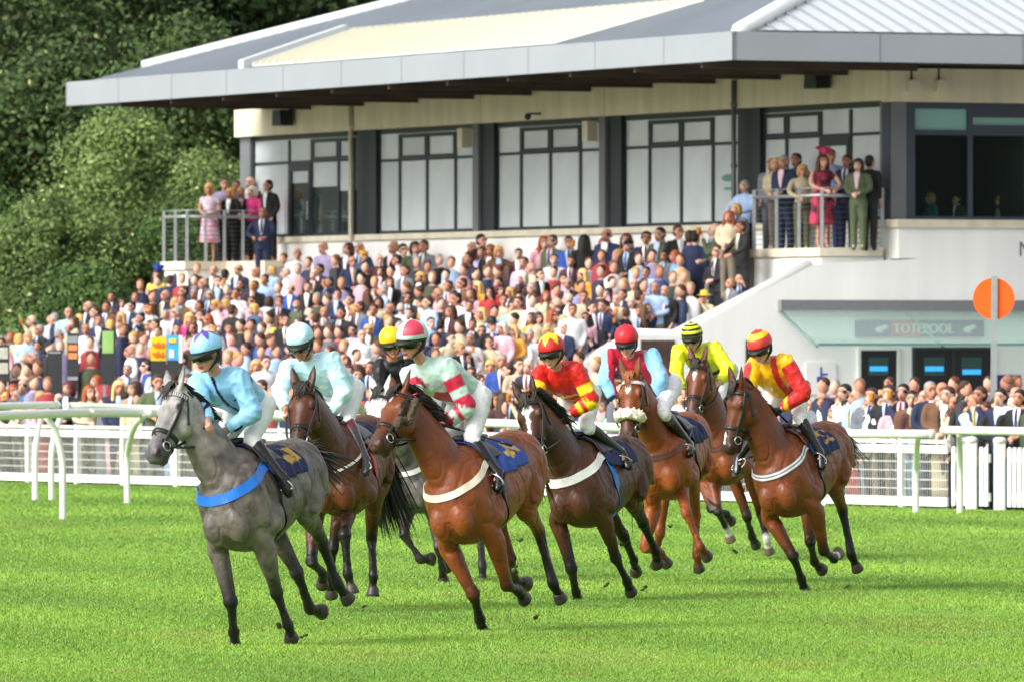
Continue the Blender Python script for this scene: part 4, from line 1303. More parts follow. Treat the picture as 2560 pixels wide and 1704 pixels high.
    tb = T(-1.08, 0, 1.34)
    tend = tb + (P(*tail, tb.y + .25) - tb) * tlen
    for i in range(ntail * 3):
        q = V(*rng.normal(size=3)) * .07
        a1 = tb + f * -.07 + q * .22
        s.tube([tb + q * .2, a1, a1.lerp(tend, .5) + up * .03 + q * .7, tend + q * 1.3], [.012, .012, .008, .002], mixc(manec, (.05, .04, .035), rng.random() * .4), seg=5, sub=True, step=.09)
    s.obj('tail', m_hair, root, True)
    return out

def ring_pts(o, t, a0, a1, n=28, sc=1.25):
    c, hw, hdp = hd(t)
    return [o['H'](t, -c + hdp * sc * math.cos(R(a)), hw * sc * math.sin(R(a))) for a in np.linspace(a0, a1, n)]
def tack(o, browband=None, sheep=False, nose=True, nosec=hx('1d1b1a'), cheekfur=False, rein_to=None, bg=None, bgw=.055, bgfn=None, girth=None, cloth=hx('1b2350'), gold=None, extra=None, clothfn=None):
    root = o['root']; T = o['T']
    m_strap = mat('strap', None, .4, attr='col', var=.08, scale=20)
    s = Sh()
    blk = hx('1b1918')
    def addto(x): s.add(x.v, x.f, x.c)
    if nose: addto(strap(o, ring_pts(o, .40, 0, 360), .036, blk, th=.008))
    addto(strap(o, ring_pts(o, .475, 60, 300), .024, blk, th=.007))
    for sg in (1, -1):
        addto(strap(o, [o['H'](t, -.075, sg * hd(t)[1] * 1.3) for t in np.linspace(.03, .50, 16)], .027, blk, th=.008))
        addto(strap(o, [o['H'](t, -.11 - (t - .05) * .4, sg * .14) for t in np.linspace(.03, .26, 12)], .019, blk, th=.006))
        addto(strap(o, [o['H'](t, -.02 + (.38 - t) * .02, sg * .06 * (.42 - t) / .1) for t in np.linspace(.38, .45, 5)], .014, blk))
    if not browband: addto(strap(o, ring_pts(o, .065, -88, 88, 22), .032, blk, th=.008))
    addto(strap(o, ring_pts(o, .0, 100, 260, 16), .02, blk))
    s.obj('bridle', m_strap, root, True)
    if browband:
        x = strap(o, ring_pts(o, .065, -88, 88, 44), .034, blk, th=.010, colfn=browband); x.obj('browband', m_strap, root, True)
    for sg in (1, -1):
        s = Sh(); c = o['H'](.505, -.10, sg * .082); n = o['sd']
        ring = [c + (o['h'] * math.cos(a) + o['ff'] * math.sin(a)) * .036 for a in np.linspace(0, 2 * math.pi, 18)]
        s.tube(ring, .0055, seg=6); s.obj('bit_ring', m_metal, root, True)
    if sheep:
        s = Sh()
        pts = ring_pts(o, .39, -105, 105, 26, 1.25)
        q = []
        for p in pts:
            l_, nn, i_, d_ = o['bvh'].find_nearest(p); q.append(l_ + nn * .03)
        for a_, b_ in zip(q[:-1], q[1:]): s.ball(a_, .05, seg=10); s.ball((a_ + b_) / 2, .05, seg=10)
        for i in range(300):
            d_ = V(*rng.normal(size=3)).normalized()
            s.ball(q[rng.integers(0, len(q))] + V(*rng.normal(size=3)) * .010 + d_ * .044, .010 + .006 * rng.random(), (1, 1, 1), 8, 5)
        s = remesh(s, .008, 4, 0)
        s.obj('sheepskin_noseband', mat('sheepskin', hx('e0d8c2'), .95, var=.15, scale=30, bump=.5, bscale=60), root, True)
    if cheekfur:
        s = Sh()
        q = []
        for t in np.linspace(.03, .40, 16):
            p = o['H'](t, -.15 + .04 * (t > .3), .16); l_, nn, i_, d_ = o['bvh'].find_nearest(p); q.append(l_ + nn * .018)
        for a_, b_ in zip(q[:-1], q[1:]): s.ball(a_, .03, seg=10); s.ball((a_ + b_) / 2, .03, seg=10)
        for i in range(200):
            d_ = V(*rng.normal(size=3)).normalized()
            s.ball(q[rng.integers(0, len(q))] + V(*rng.normal(size=3)) * .006 + d_ * .026, .008 + .005 * rng.random(), (1, 1, 1), 8, 5)
        s = remesh(s, .006, 1, 0)
        s.obj('fur_cheekpiece', mat('brown_fur', hx('4a4032'), .95, var=.2, scale=40, bump=.5, bscale=60), root, True)
    # girth, breast girth, cloth, saddle
    def tring(x, a0, a1, n, rz=.42, rw=.36):
        return [T(x, rw * math.sin(R(a)), 1.17 + rz * math.cos(R(a))) for a in np.linspace(a0, a1, n)]
    gc = girth or blk
    x = strap(o, tring(.10, 60, 300, 40), .085, gc); x.obj('girth', m_strap, root, True)
    if bg is not None:
        pts = []
        for a in np.linspace(-112, 112, 50):
            pts.append(T(.20 + .50 * math.cos(R(a)) * (1 if abs(a) < 90 else .6), .31 * math.sin(R(a)), 1.44 - .17 * max(0, math.cos(R(a))) ** .8))
        x = strap(o, pts, bgw, bg, th=.004, off=.006, colfn=bgfn); x.obj('breast_girth', m_strap, root)
    rows, nrm, cl = [], [], []
    xs = np.linspace(.16, -.46, 32); an = np.linspace(-77, 77, 50)
    for ix, x in enumerate(xs):
        r_, n_ = [], []
        for ia, a in enumerate(an):
            lim = 1 + .012 * math.sin(ix * .5)
            a2 = a * (.86 + .14 * min(1, ix / 8)) * lim
            p = T(x, .40 * math.sin(R(a2)), 1.17 + .46 * math.cos(R(a2)))
            l_, nn, i_, d_ = o['bvh'].find_nearest(p)
            r_.append(l_ + nn * (.013 + .008 * (1 + math.sin(ix * .9 + ia * .4)) * (abs(a) > 35))); n_.append(nn)
            c = cloth
            if clothfn: c = clothfn(x, a, cloth)
            elif gold and abs(a) > 30 and x < -.16:
                # big gold number block on the rear quarter of the cloth
                u = (-.17 - x) / .25; v = (abs(a) - 34) / 30
                if 0 < u < 1 and 0 < v < 1:
                    gl = gold; gy = int(v * len(gl)); gx = int((1 - u if a > 0 else u) * len(gl[0]))
                    if gl[min(gy, len(gl) - 1)][min(gx, len(gl[0]) - 1)] == '#': c = hx('c9a24a')
            cl.append(c)
        rows.append(r_); nrm.append(n_)
    s = Sh(); s.ribbon(rows, .006, nrm, cl); s.obj('saddle_cloth', mat('cloth', None, .75, attr='col', var=.08, scale=14, bump=.2, bscale=30), root, True)
    s = Sh()
    tp = lambda x, y, z: T(x, y, z)
    def top(x, y):
        l_, nn, i_, d_ = o['bvh'].ray_cast(T(x, y, 2.1), -o['up'])
        return (l_ if l_ is not None else T(x, y, 1.55))
    s.loft([(top(.14, 0) + o['up'] * .03, .05, .03, blk), (top(.06, 0) + o['up'] * .035, .10, .035, blk), (top(-.12, 0) + o['up'] * .035, .13, .032, blk), (top(-.28, 0) + o['up'] * .06, .11, .03, blk), (top(-.33, 0) + o['up'] * .06, .05, .015, blk)], side=o['left'], step=.03, seg=14)
    for sg in (1, -1):
        rws, nms = [], []
        for x in np.linspace(.14, -.14, 9):
            r_, n_ = [], []
            for a in np.linspace(12, 52, 8):
                l_, nn, i_, d_ = o['bvh'].find_nearest(T(x + .05 * (a - 12) / 40, sg * .40 * math.sin(R(a)), 1.17 + .46 * math.cos(R(a)))); r_.append(l_ + nn * .022); n_.append(nn)
            rws.append(r_); nms.append(n_)
        s.ribbon(rws, .012, nms, blk)
    s.obj('saddle', m_leather if not extra else m_brown, root, True)
NUM6 = ['.###.', '##...', '##...', '####.', '##.##', '##.##', '.###.']
NUM4 = ['...#.', '..##.', '.#.#.', '#..#.', '#####', '...#.', '...#.']
NUM2 = ['.###.', '#..##', '...##', '..##.', '.##..', '##...', '#####']
H = {}
GRP = 'racehorses rounding the bend'
H[1] = horse('racehorse', 'dark grey dappled racehorse with pale face and bright blue breast girth, leading at the left', 65.4,
    dict(chest=(572, 1278), rump=(738, 1178), poll=(425, 966), muzzle=(366, 1133), hs=-1,
         rf=((545, 1368), (577, 1505), (584, 1577), (588, 1621), (-1, 1, 1)),
         lf=((664, 1375), (692, 1480), (720, 1560), (729, 1597), (1, 1, 1)),
         rh=(None, (742, 1430), (775, 1520), (806, 1528), (1, 1, 1)),
         lh=((762, 1268), (803, 1350), (845, 1460), (872, 1500), (1, 1, 1))),
    hx('665d56'), hx('1c1919'), hx('2c2a2b'), lean=12, dapple=True, headc=hx('9d9995'), muzz=hx('4c494a'), legfade=(.1, .5), group=GRP, tail=(858, 1205))
H[2] = horse('racehorse', 'dark brown bay racehorse facing the camera beside the grey, under the light blue spotted silks', 74,
    dict(chest=(838, 1205), rump=(913, 1108), poll=(754, 962), muzzle=(735, 1117), hs=-1,
         lf=((872, 1258), (862, 1338), (870, 1432), (882, 1482), (-1, 1, -1)),
         rf=((786, 1300), (779, 1403), (806, 1430), (806, 1462), (-1, 1, 1)),
         rh=(None, (832, 1370), (825, 1446), (829, 1490), (1, 1, 1)),
         lh=((935, 1240), (929, 1345), (934, 1436), (932, 1488), (1, -1, 1))),
    hx('5a3019'), hx('15100e'), hx('1f1a18'), lean=9, legfade=(.2, .42), group=GRP, tail=(985, 1300), ntail=70, tlen=1.0)
H[3] = horse('racehorse', 'bright bay racehorse with small white star, brown fur cheekpieces and cream breast girth', 68.8,
    dict(chest=(1135, 1268), rump=(1290, 1152), poll=(988, 972), muzzle=(926, 1106), hs=-1,
         rf=((1122, 1366), (1183, 1484), (1200, 1547), (1209, 1583), (-1, 1, 1)),
         lf=((1235, 1345), (1267, 1462), (1294, 1474), (1312, 1497), (1, 1, 1)),
         rh=(None, (1276, 1398), (1288, 1450), (1318, 1458), (1, 1, 1)),
         lh=((1312, 1258), (1346, 1325), (1383, 1458), (1403, 1499), (1, 1, 1))),
    hx('80421c'), hx('170f0a'), hx('231a16'), lean=12, legfade=(.30, .55), facewhite=[(.05, .11, .012, .02), (.11, .14, .02, .006)], group=GRP, mlen=.9, tail=(1330, 1300))
H[4] = horse('racehorse', 'dark bay racehorse with a jagged white blaze, white breast girth and bright blue girth', 77,
    dict(chest=(1430, 1232), rump=(1562, 1158), poll=(1312, 990), muzzle=(1332, 1150), hs=-1,
         rf=((1395, 1298), (1429, 1422), (1439, 1479), (1446, 1505), (-1, 1, 1)),
         lf=((1510, 1297), (1540, 1395), (1567, 1452), (1578, 1480), (1, 1, 1)),
         lh=((1574, 1235), (1608, 1306), (1640, 1379), (1645, 1409), (1, 1, 1)),
         rh=(None, (1560, 1340), (1585, 1400), (1590, 1430), (1, 1, 1))),
    hx('4c2a17'), hx('120e0d'), hx('1b1716'), lean=12, legfade=(.18, .4), facewhite=[(.06, .13, .02, .052), (.13, .19, .05, .022), (.19, .42, .02, .013)], group=GRP, mlen=1.1, tail=(1590, 1290))
H[5] = horse('racehorse', 'chestnut racehorse with cream sheepskin noseband and red and white browband', 82,
    dict(chest=(1654, 1168), rump=(1712, 1094), poll=(1572, 937), muzzle=(1560, 1092), hs=-1,
         lf=((1700, 1208), (1716, 1280), (1751, 1366), (1769, 1392), (-1, 1, 1)),
         rf=((1632, 1268), (1612, 1368), (1650, 1380), (1669, 1410), (-1, 1, 1)),
         lh=((1728, 1195), (1740, 1290), (1742, 1386), (1748, 1424), (1, -1, 1)),
         rh=(None, (1650, 1330), (1640, 1385), (1640, 1412), (1, 1, 1))),
    hx('8a481f'), hx('6a361a'), hx('9a5a2c'), lean=9, legfade=(.4, .9), facewhite=[(.07, .12, .012, .032), (.12, .19, .03, .006)], group=GRP, tail=(1752, 1240))
H[6] = horse('racehorse', 'bay racehorse with a narrow white star, white pasterns and brown breast girth, behind the chestnut', 91,
    dict(chest=(1796, 1142), rump=(1862, 1060), poll=(1741, 903), muzzle=(1722, 1037), hs=-1,
         lf=((1782, 1200), (1795, 1278), (1816, 1318), (1827, 1350), (-1, 1, 1)),
         rf=((1762, 1205), (1778, 1270), (1815, 1285), (1828, 1302), (-1, 1, 1)),
         lh=((1880, 1190), (1902, 1285), (1917, 1345), (1924, 1380), (1, -1, 1)),
         rh=(None, (1868, 1290), (1880, 1340), (1890, 1362), (1, 1, 1))),
    hx('743a1a'), hx('170f0c'), hx('1f1a18'), lean=9, legfade=(.3, .48), facewhite=[(.06, .10, .018, .03), (.10, .22, .028, .006)], socks={'lf': .80, 'lh': .78}, group=GRP, tail=(1900, 1190))
H[7] = horse('racehorse', 'pale faced grey racehorse mostly hidden behind the bright bay, under the yellow cap', 83,
    dict(chest=(1030, 1205), rump=(1110, 1115), poll=(945, 975), muzzle=(915, 1105), hs=-1,
         rf=((1016, 1270), (1010, 1335), (1050, 1396), (1080, 1396), (-1, 1, 1)),
         lf=((1082, 1270), (1096, 1365), (1106, 1420), (1108, 1452), (-1, 1, 1)),
         lh=((1165, 1230), (1200, 1330), (1206, 1410), (1208, 1465), (1, -1, 1)),
         rh=(None, (1100, 1330), (1110, 1390), (1118, 1420), (1, 1, 1))),
    hx('625d59'), hx('2f2a29'), hx('2c2a2b'), lean=10, dapple=True, headc=hx('d5d2cd'), legfade=(.1, .5), muzz=hx('6c6868'), group=GRP, tail=(1170, 1250))
H[8] = horse('racehorse', 'bay racehorse with navy and white striped breast girth, at the right of the field', 80,
    dict(chest=(1948, 1213), rump=(2066, 1118), poll=(1833, 962), muzzle=(1806, 1125), hs=-1,
         rf=((1925, 1292), (1983, 1389), (2003, 1445), (2014, 1480), (-1, 1, 1)),
         lf=((2038, 1275), (2060, 1375), (2084, 1395), (2096, 1382), (1, 1, 1)),
         rh=(None, (2026, 1352), (2036, 1402), (2056, 1424), (1, 1, 1)),
         lh=((2085, 1205), (2105, 1270), (2129, 1385), (2145, 1424), (1, 1, 1))),
    hx('713a19'), hx('150e0b'), hx('1f1a17'), lean=13, legfade=(.27, .48), facewhite=[(.42, .56, .012, .016)], socks={'lf': .84}, group=GRP, tail=(2140, 1190))
stripe = lambda t, k: hx('e8e4da') if k % 2 else hx('232b55')
tack(H[1], bg=hx('1a6fd0'), bgw=.08, gold=NUM6, browband=lambda t, k: hx('c9c4bb') if int(t * 40) % 2 else hx('1d1b1a'))
tack(H[2], bg=hx('e8e4dc'), bgw=.022, girth=hx('b0282a'), clothfn=lambda x, a, c: hx('b0282a') if abs(a) > 66 and x > -.2 else (hx('77797c') if x > -.12 and abs(a) > 30 else c))
tack(H[3], bg=hx('e6d9c2'), bgw=.06, cloth=hx('2a4a9a'), gold=NUM4, cheekfur=True)
tack(H[4], bg=hx('e3e2dc'), bgw=.08, girth=hx('1f6fc4'))
tack(H[5], bg=hx('5a3524'), bgw=.05, sheep=True, browband=lambda t, k: hx('d8d4d0') if int(t * 22) % 2 else (hx('c8404a') if k in (0, 4) else hx('e0dcd8')))
tack(H[6], bg=hx('54302a'), bgw=.045)
tack(H[7], bg=hx('e3e0d8'), bgw=.05)
tack(H[8], bg=hx('2a3564'), bgw=.062, bgfn=stripe, gold=NUM2, extra=True)
# ------------------------------------------------------------------ jockeys
m_skin = mat('skin', None, .5, attr='col', var=.06, scale=30, spec=.35)
m_silk = mat('silks', None, .42, attr='col', var=.05, scale=6, bump=.5, bscale=16, spec=.35)
m_breech = mat('breeches', hx('e6e4e6'), .6, var=.05, scale=5, bump=.4, bscale=14)
m_boot = mat('riding_boot', None, .25, attr='col', spec=.6, bump=.25, bscale=16)
m_cap = mat('cap_cover', None, .45, attr='col', var=.04, scale=10, bump=.35, bscale=14)
m_gog = mat('goggle_lens', hx('0b0b0c'), .1, spec=.7)
m_blk = mat('black_padding', hx('151515'), .6, var=.1, scale=20)
m_glove = mat('glove', None, .6, attr='col')

def hand(sh, wrist, grip, axis, col, k=1.0):
    """fist at grip, arriving from wrist; fingers side by side along axis, curled round towards the body, thumb on top"""
    d = (grip - wrist).normalized()
    ax = (axis - d * axis.dot(d)).normalized(); c = d.cross(ax).normalized()
    sh.loft([(wrist, .024 * k, .030 * k, col), (wrist + d * .03 * k, .021 * k, .034 * k, col), (grip + d * .01 * k, .017 * k, .042 * k, col), (grip + d * .045 * k, .014 * k, .040 * k, col)], side=c, step=.01, seg=12)
    for i, ln in enumerate((.9, 1.0, .95, .78)):
        o = grip + d * .04 * k + ax * (.030 - .020 * i) * k
        p1 = o + d * .030 * ln * k + c * .006; p2 = p1 + c * .030 * ln * k + d * .006; p3 = p2 - d * .028 * ln * k + c * .004
        sh.tube([o, p1, p2, p3], [.0105 * k, .0105 * k, .0098 * k, .0085 * k], col, seg=9, sub=True, step=.008)
    t0 = wrist + d * .035 * k + ax * .028 * k
    sh.tube([t0, t0 + d * .03 * k + ax * .018 * k + c * .010, t0 + d * .058 * k + ax * .012 * k + c * .022], [.013 * k, .0115 * k, .009 * k], col, seg=9, sub=True, step=.008)

def head(sh, O, g, u, r, k, skin, gape=0):
    """head about O: g forwards, u up, r to its own left"""
    def p(x, y, z): return O + (r * x + u * y + g * z) * k
    sk = skin
    sh.ell(p(0, .035, -.012), (r * .076 * k, u * .088 * k, g * .096 * k), sk, 18, 12)
    sh.loft([(p(0, .06, .03), .066 * k, .06 * k, sk), (p(0, .0, .038), .068 * k, .062 * k, sk), (p(0, -.05, .04), .060 * k, .058 * k, sk), (p(0, -.088, .048), .043 * k, .044 * k, sk), (p(0, -.112, .054), .026 * k, .03 * k, sk)], side=r, step=.012, seg=16)
    sh.loft([(p(0, .012, .094), .009 * k, .012 * k, sk), (p(0, -.022, .110), .013 * k, .014 * k, mixc(sk, (.45, .16, .12), .2)), (p(0, -.040, .108), .017 * k, .011 * k, mixc(sk, (.45, .16, .12), .25)), (p(0, -.047, .095), .012 * k, .008 * k, sk)], side=r, step=.008, seg=10)
    sh.ell(p(0, -.102, .086), (r * .02 * k, u * .014 * k, g * .014 * k), sk)
    for s_ in (1, -1):
        sh.ell(p(.036 * s_, -.028, .072), (r * .022 * k, u * .02 * k, g * .02 * k), mixc(sk, (.5, .18, .14), .18))
        sh.ell(p(.077 * s_, .0, -.005), (r * .012 * k, u * .03 * k, g * .018 * k), sk)
    lip = mixc(sk, (.36, .10, .09), .6)
    sh.ell(p(0, -.0655, .098), (r * .025 * k, u * .006 * k, g * .010 * k), lip)
    sh.ell(p(0, -.0765, .096), (r * .021 * k, u * .0065 * k, g * .010 * k), lip)
    if gape: sh.ell(p(0, -.071, .104), (r * .018 * k, u * .004 * k, g * .005 * k), (.02, .008, .008))

def jockey(o, label, j, silk, cap, caplow=None, sleeve=None, torsofn=None, capfn=None, skin=hx('c8947c'), gaze=20, pitch=8, glove=(None, None), bootc=hx('151414'), boottop=None, k=1.05, breech=None, peak=True, gape=0, belt=None, group='jockeys in the race'):
    T = o['T']; left, up, f = o['left'], o['up'], o['f']
    pel = P(*j['pelvis'], T(-.22, 0, 1.3).y)
    nb = solve(pel, *j['neck'], .50, -1)
    root = empty('person', (pel.x, pel.y, 0), label, 'jockey', group)
    ax = (nb - pel).normalized()
    lt = (left - ax * left.dot(ax)).normalized(); fr = lt.cross(ax).normalized()
    if fr.dot(f) + fr.dot(-up) < 0: pass
    front = fr if fr.z < 0 else -fr                     # belly side faces down and forward
    hx_, hy_ = j['helmet']
    uy = V(hx_ - j['chin'][0], 0, -(hy_ - j['chin'][1])).normalized()
    g = V(-math.sin(R(gaze)) * math.cos(R(pitch)), -math.cos(R(gaze)) * math.cos(R(pitch)), -math.sin(R(pitch)))
    u = (uy - g * uy.dot(g)).normalized(); r = u.cross(g).normalized()
    if r.dot(left) < 0: r = -r
    HC = P(hx_, hy_, nb.y - .13)
    O = HC - u * .055 * k
    sl = P(*j['sl'], nb.y + left.y * .17); sr = P(*j['sr'], nb.y - left.y * .17)
    el = solve(sl, *j['el'], .30, -1); er = solve(sr, *j['er'], .30, -1)
    hl = solve(el, *j['hl'], .26, j.get('hls', -1)); hr = solve(er, *j['hr'], .26, -1)
    hipl = pel + lt * .10 - ax * .02; hipr = pel - lt * .10 - ax * .02
    def onflank(px, py, p0, gap):
        d_ = (P(px, py, 1) - V(0, 0, CH)); d_.y = 1; d_.normalize()
        l_, n_, i_, q_ = o['bvh'].ray_cast(V(0, 0, CH), d_)
        y_ = p0.y
        if l_ is not None and l_.y < p0.y + .6: y_ = min(y_, l_.y - gap)
        return P(px, py, y_)
    knl = onflank(*j['kl'], T(.02, .34, 1.4), .09); anl = onflank(*j['al'], T(-.22, .40, 1.1), .08); tol = onflank(*j['tl'], T(-.10, .42, 1.05), .08)
    if (tol - anl).length > .22: tol = anl + (tol - anl).normalized() * .20
    def mir(p):                                         # across the horse's own plane of symmetry
        d_ = (p - T(0, 0, 1.2)).dot(left); return p - left * 2 * d_
    knr, anr, tor = mir(knl), mir(anl), mir(tol)
    if 'ar' in j: anr = P(*j['ar'], anr.y); tor = P(*j['tr'], tor.y)
    # body
    b = Sh(); sk = skin
    head(b, O, g, u, r, k, sk, gape)
    nk = O - u * .07 * k - g * .02
    b.loft([(nb - ax * .06, .07, .06, sk), (nb.lerp(nk, .5), .052, .05, sk), (nk + u * .05, .054, .056, sk)], side=lt, step=.02, seg=14)
    b.loft([(pel, .10, .09, sk), (pel.lerp(nb, .5), .10, .08, sk), (nb - ax * .04, .10, .06, sk)], side=lt, step=.03, seg=14)
    for S_, E_, W_, sg in ((sl, el, hl, 1), (sr, er, hr, -1)):
        wr = E_.lerp(W_, .82)
        b.loft([(nb - ax * .10, .04, .04, sk), (S_.lerp(nb, .25) - ax * .04, .036, .036, sk), (S_.lerp(E_, .3), .035, .035, sk), (E_, .035, .035, sk), (wr, .026, .026, sk)], side=V(0, 1, 0), step=.03, seg=10)
        gl = glove[0 if sg == 1 else 1]
        tgt = Sh() if gl else b
        hand(tgt, wr, W_, u * .8 + lt * .25 * sg, gl or sk, 1.06)
        if gl:
            hand(b, wr, W_, u * .8 + lt * .25 * sg, sk, .8)
            remesh(tgt, .006, 1, 1).obj('glove', m_glove, root, True)
    for Hp, Kn, An, To in ((hipl, knl, anl, tol), (hipr, knr, anr, tor)):
        b.loft([(pel, .07, .07, sk), (Hp, .06, .06, sk), (Hp.lerp(Kn, .5), .05, .05, sk), (Hp.lerp(Kn, .92), .04, .04, sk), (Kn, .036, .036, sk), (Kn.lerp(An, .08), .034, .034, sk), (Kn.lerp(An, .5), .03, .03, sk), (Kn.lerp(An, .94), .024, .024, sk), (An.lerp(To, .2), .02, .02, sk), (An.lerp(To, .7), .02, .02, sk)], side=lt, step=.03, seg=10)
    bb = remesh(b, .0075, 2, 1)
    bb.obj('body', m_skin, root, True)
    # silks
    s = Sh(); c1 = silk
    s.loft([(pel + ax * .06, .165, .125, c1), (pel.lerp(nb, .45), .185, .145, c1), (pel.lerp(nb, .75), .212, .15, c1), (pel.lerp(nb, .93), .185, .118, c1), (nb + (nk - nb) * .25, .075, .068, c1), (nb + (nk - nb) * .45, .06, .058, c1)], side=lt, step=.02, seg=22)
    for S_, E_, W_ in ((sl, el, hl), (sr, er, hr)):
        ins = nb - ax * .10 + (S_ - nb) * .35
        n_ = 22; ctrl = [(ins, .098, .09, c1)]
        for i in range(n_ + 1):
            t = i / n_
            q = S_.lerp(E_, t / .52) if t < .52 else E_.lerp(W_, (t - .52) / .48 * .80)
            rr = .084 - .024 * t + .012 * math.exp(-((t - .52) / .1) ** 2) - (.012 if t > .93 else 0)
            ctrl.append((q, rr, rr, sleeve(t) if sleeve else c1))
        s.loft(ctrl, side=lt, step=.02, seg=14)
    q = remesh(s, .009, 2, 1)
    def crease(p):
        v = p - pel
        a_ = noise.noise(Vector((v.dot(ax) * 9, v.dot(lt) * 16, v.dot(front) * 9)))
        b_ = noise.noise(v * 21)
        return .010 * (1 - abs(a_) * 2.2) * .8 + .004 * b_ - .004
    displace(q, crease)
    if torsofn:
        L_ = (nb - pel).length
        def tf(p, c):
            da = min((p - (sl.lerp(el, t) if t < 1 else el.lerp(hl, t - 1))).length for t in (.0, .3, .6, 1, 1.4)); db = min((p - (sr.lerp(er, t) if t < 1 else er.lerp(hr, t - 1))).length for t in (.0, .3, .6, 1, 1.4))
            d_ = p - pel; x = d_.dot(lt); y = d_.dot(ax) / L_; z = d_.dot(front)
            arm = min(da, db) < .118 and abs(x) > .14
            return torsofn(x, y, z, c, arm)
        recolor(q, tf)
    q.obj('silks', m_silk, root, True)
    # breeches
    s = Sh(); w1 = (1, 1, 1)
    s.loft([(pel - ax * .13, .11, .10, w1), (pel - ax * .03, .165, .135, w1), (pel + ax * .10, .150, .115, w1), (pel + ax * .16, .14, .10, w1)], side=lt, step=.03, seg=18)
    for Hp, Kn, An in ((hipl, knl, anl), (hipr, knr, anr)):
        s.loft([(Hp, .105, .11, w1), (Hp.lerp(Kn, .5), .088, .092, w1), (Kn, .062, .066, w1), (Kn.lerp(An, .16), .054, .058, w1)], side=lt, step=.03, seg=14)
    displace(remesh(s, .010, 2, 0), lambda p: .006 * (1 - 2.2 * abs(noise.noise((p - pel) * 13)))).obj('breeches', breech or m_breech, root, True)
    for Kn, An, To in ((knl, anl, tol), (knr, anr, tor)):
        s = Sh(); bt = boottop or bootc
        dn = (An - Kn).normalized(); tf_ = (To - An).normalized()
        s.loft([(Kn.lerp(An, .08), .057, .06, bt), (Kn.lerp(An, .3), .058, .064, bt), (Kn.lerp(An, .36), .056, .062, bootc), (Kn.lerp(An, .65), .047, .052, bootc), (An - dn * .02, .041, .046, bootc), (An + dn * .025, .04, .045, bootc)], side=lt, step=.02, seg=14)
        s.loft([(An - tf_ * .065 + dn * .035, .028, .03, bootc), (An - tf_ * .02 + dn * .025, .038, .044, bootc), (An.lerp(To, .5) + dn * .03, .042, .036, bootc), (To + dn * .03, .038, .026, bootc), (To + tf_ * .03 + dn * .03, .018, .014, bootc)], side=lt, step=.015, seg=14)
        x = remesh(s, .009, 2, 1); bo = x.obj('boot', m_boot, root, True)
        s = Sh(); s.ribbon([[An - tf_ * .06 + dn * .062 + lt * .034, An - tf_ * .06 + dn * .062 - lt * .034], [To + tf_ * .02 + dn * .058 + lt * .03, To + tf_ * .02 + dn * .058 - lt * .03]], .010); s.obj('sole', m_blk, bo)
        # stirrup iron and leather hang from the saddle
        s = Sh(); c = An.lerp(To, .62) + dn * .03
        loop = []
        for a in np.linspace(0, 2 * math.pi, 22):
            loop.append(c - dn * .02 + lt * .058 * math.sin(a) - dn * (.075 * max(-.55, math.cos(a))))
        s.tube(loop, .007, seg=6)
        top_ = T(-.02, (.26 if (Kn - T(0, 0, 1.2)).dot(left) > 0 else -.26), 1.42)
        s.obj('stirrup', m_metal, o['root'], True)
        s = Sh(); s.tube([c - dn * .095, (c - dn * .095).lerp(top_, .5) + lt * .02 * ((Kn - T(0, 0, 1.2)).dot(left) > 0) , top_], .009, seg=6); s.obj('stirrup_leather', m_leather, o['root'], True)
    # helmet with its cover, peak, harness and goggles
    def hp(x, y, z): return O + (r * x + u * y + g * z) * k
    s = Sh()
    c0 = hp(0, .050, -.012)
    for i in range(11):
        pass
    R_ = 30; N_ = 60
    vs, fs, cs = [], [], []
    for i in range(R_ + 1):
        th = (math.pi * .56) * i / R_
        for q_ in range(N_):
            an = 2 * math.pi * q_ / N_
            lx, ly, lz = math.sin(th) * math.sin(an), math.cos(th), math.sin(th) * math.cos(an)
            puff = 1 + .018 * math.sin(an * 5 + th * 3) * math.sin(th)
            vs.append(c0 + (r * .106 * lx * puff + u * (.112 * ly) + g * .130 * lz * puff) * k)
            cs.append(capfn(an, th / (math.pi * .56), lx, ly, lz) if capfn else cap)
    for i in range(R_):
        for q_ in range(N_):
            a = i * N_; q2 = (q_ + 1) % N_
            fs.append((a + q_, a + N_ + q_, a + N_ + q2, a + q2))
    fs.append(tuple(R_ * N_ + q_ for q_ in range(N_))[::-1])
    s.add(vs, fs, cs)
    s.ball(c0 + u * .113 * k, .010 * k, capfn(0, 0, 0, 1, 0) if capfn else cap, 10, 6)
    he = s.obj('helmet', m_cap, root, True)
    s = Sh()
    rows = []
    for a in np.linspace(-78, 78, 17):
        inn = hp(.100 * math.sin(R(a)), .028, -.012 + .122 * math.cos(R(a)))
        out_ = hp(.106 * math.sin(R(a)), .014 - .012 * math.cos(R(a)), -.012 + .128 * math.cos(R(a)) + .050 * max(0, math.cos(R(a * 1.1))))
        rows.append([inn, out_])
    s.ribbon(rows, .006 * k); pe = s.obj('peak', m_blk, he, True)
    s = Sh()
    rows, nm = [], []
    for a in np.linspace(-150, 150, 31):
        rows.append([hp(.093 * math.sin(R(a)), y, -.008 + .113 * math.cos(R(a))) for y in (.040, .012)]); nm.append([(r * math.sin(R(a)) + g * math.cos(R(a))).normalized()] * 2)
    s.ribbon(rows, .006, nm)
    for s_ in (1, -1):
        s.loft([(hp(.086 * s_, .03, -.03), .014, .030, (1, 1, 1)), (hp(.084 * s_, -.03, -.018), .013, .026, (1, 1, 1)), (hp(.060 * s_, -.075, .025), .007, .010, (1, 1, 1)), (hp(.028 * s_, -.104, .048), .006, .009, (1, 1, 1)), (hp(0, -.112, .056), .006, .009, (1, 1, 1))], side=r, step=.012, seg=8)
    s.obj('chin_harness', m_blk, he, True)
    s = Sh()
    rows, nm = [], []
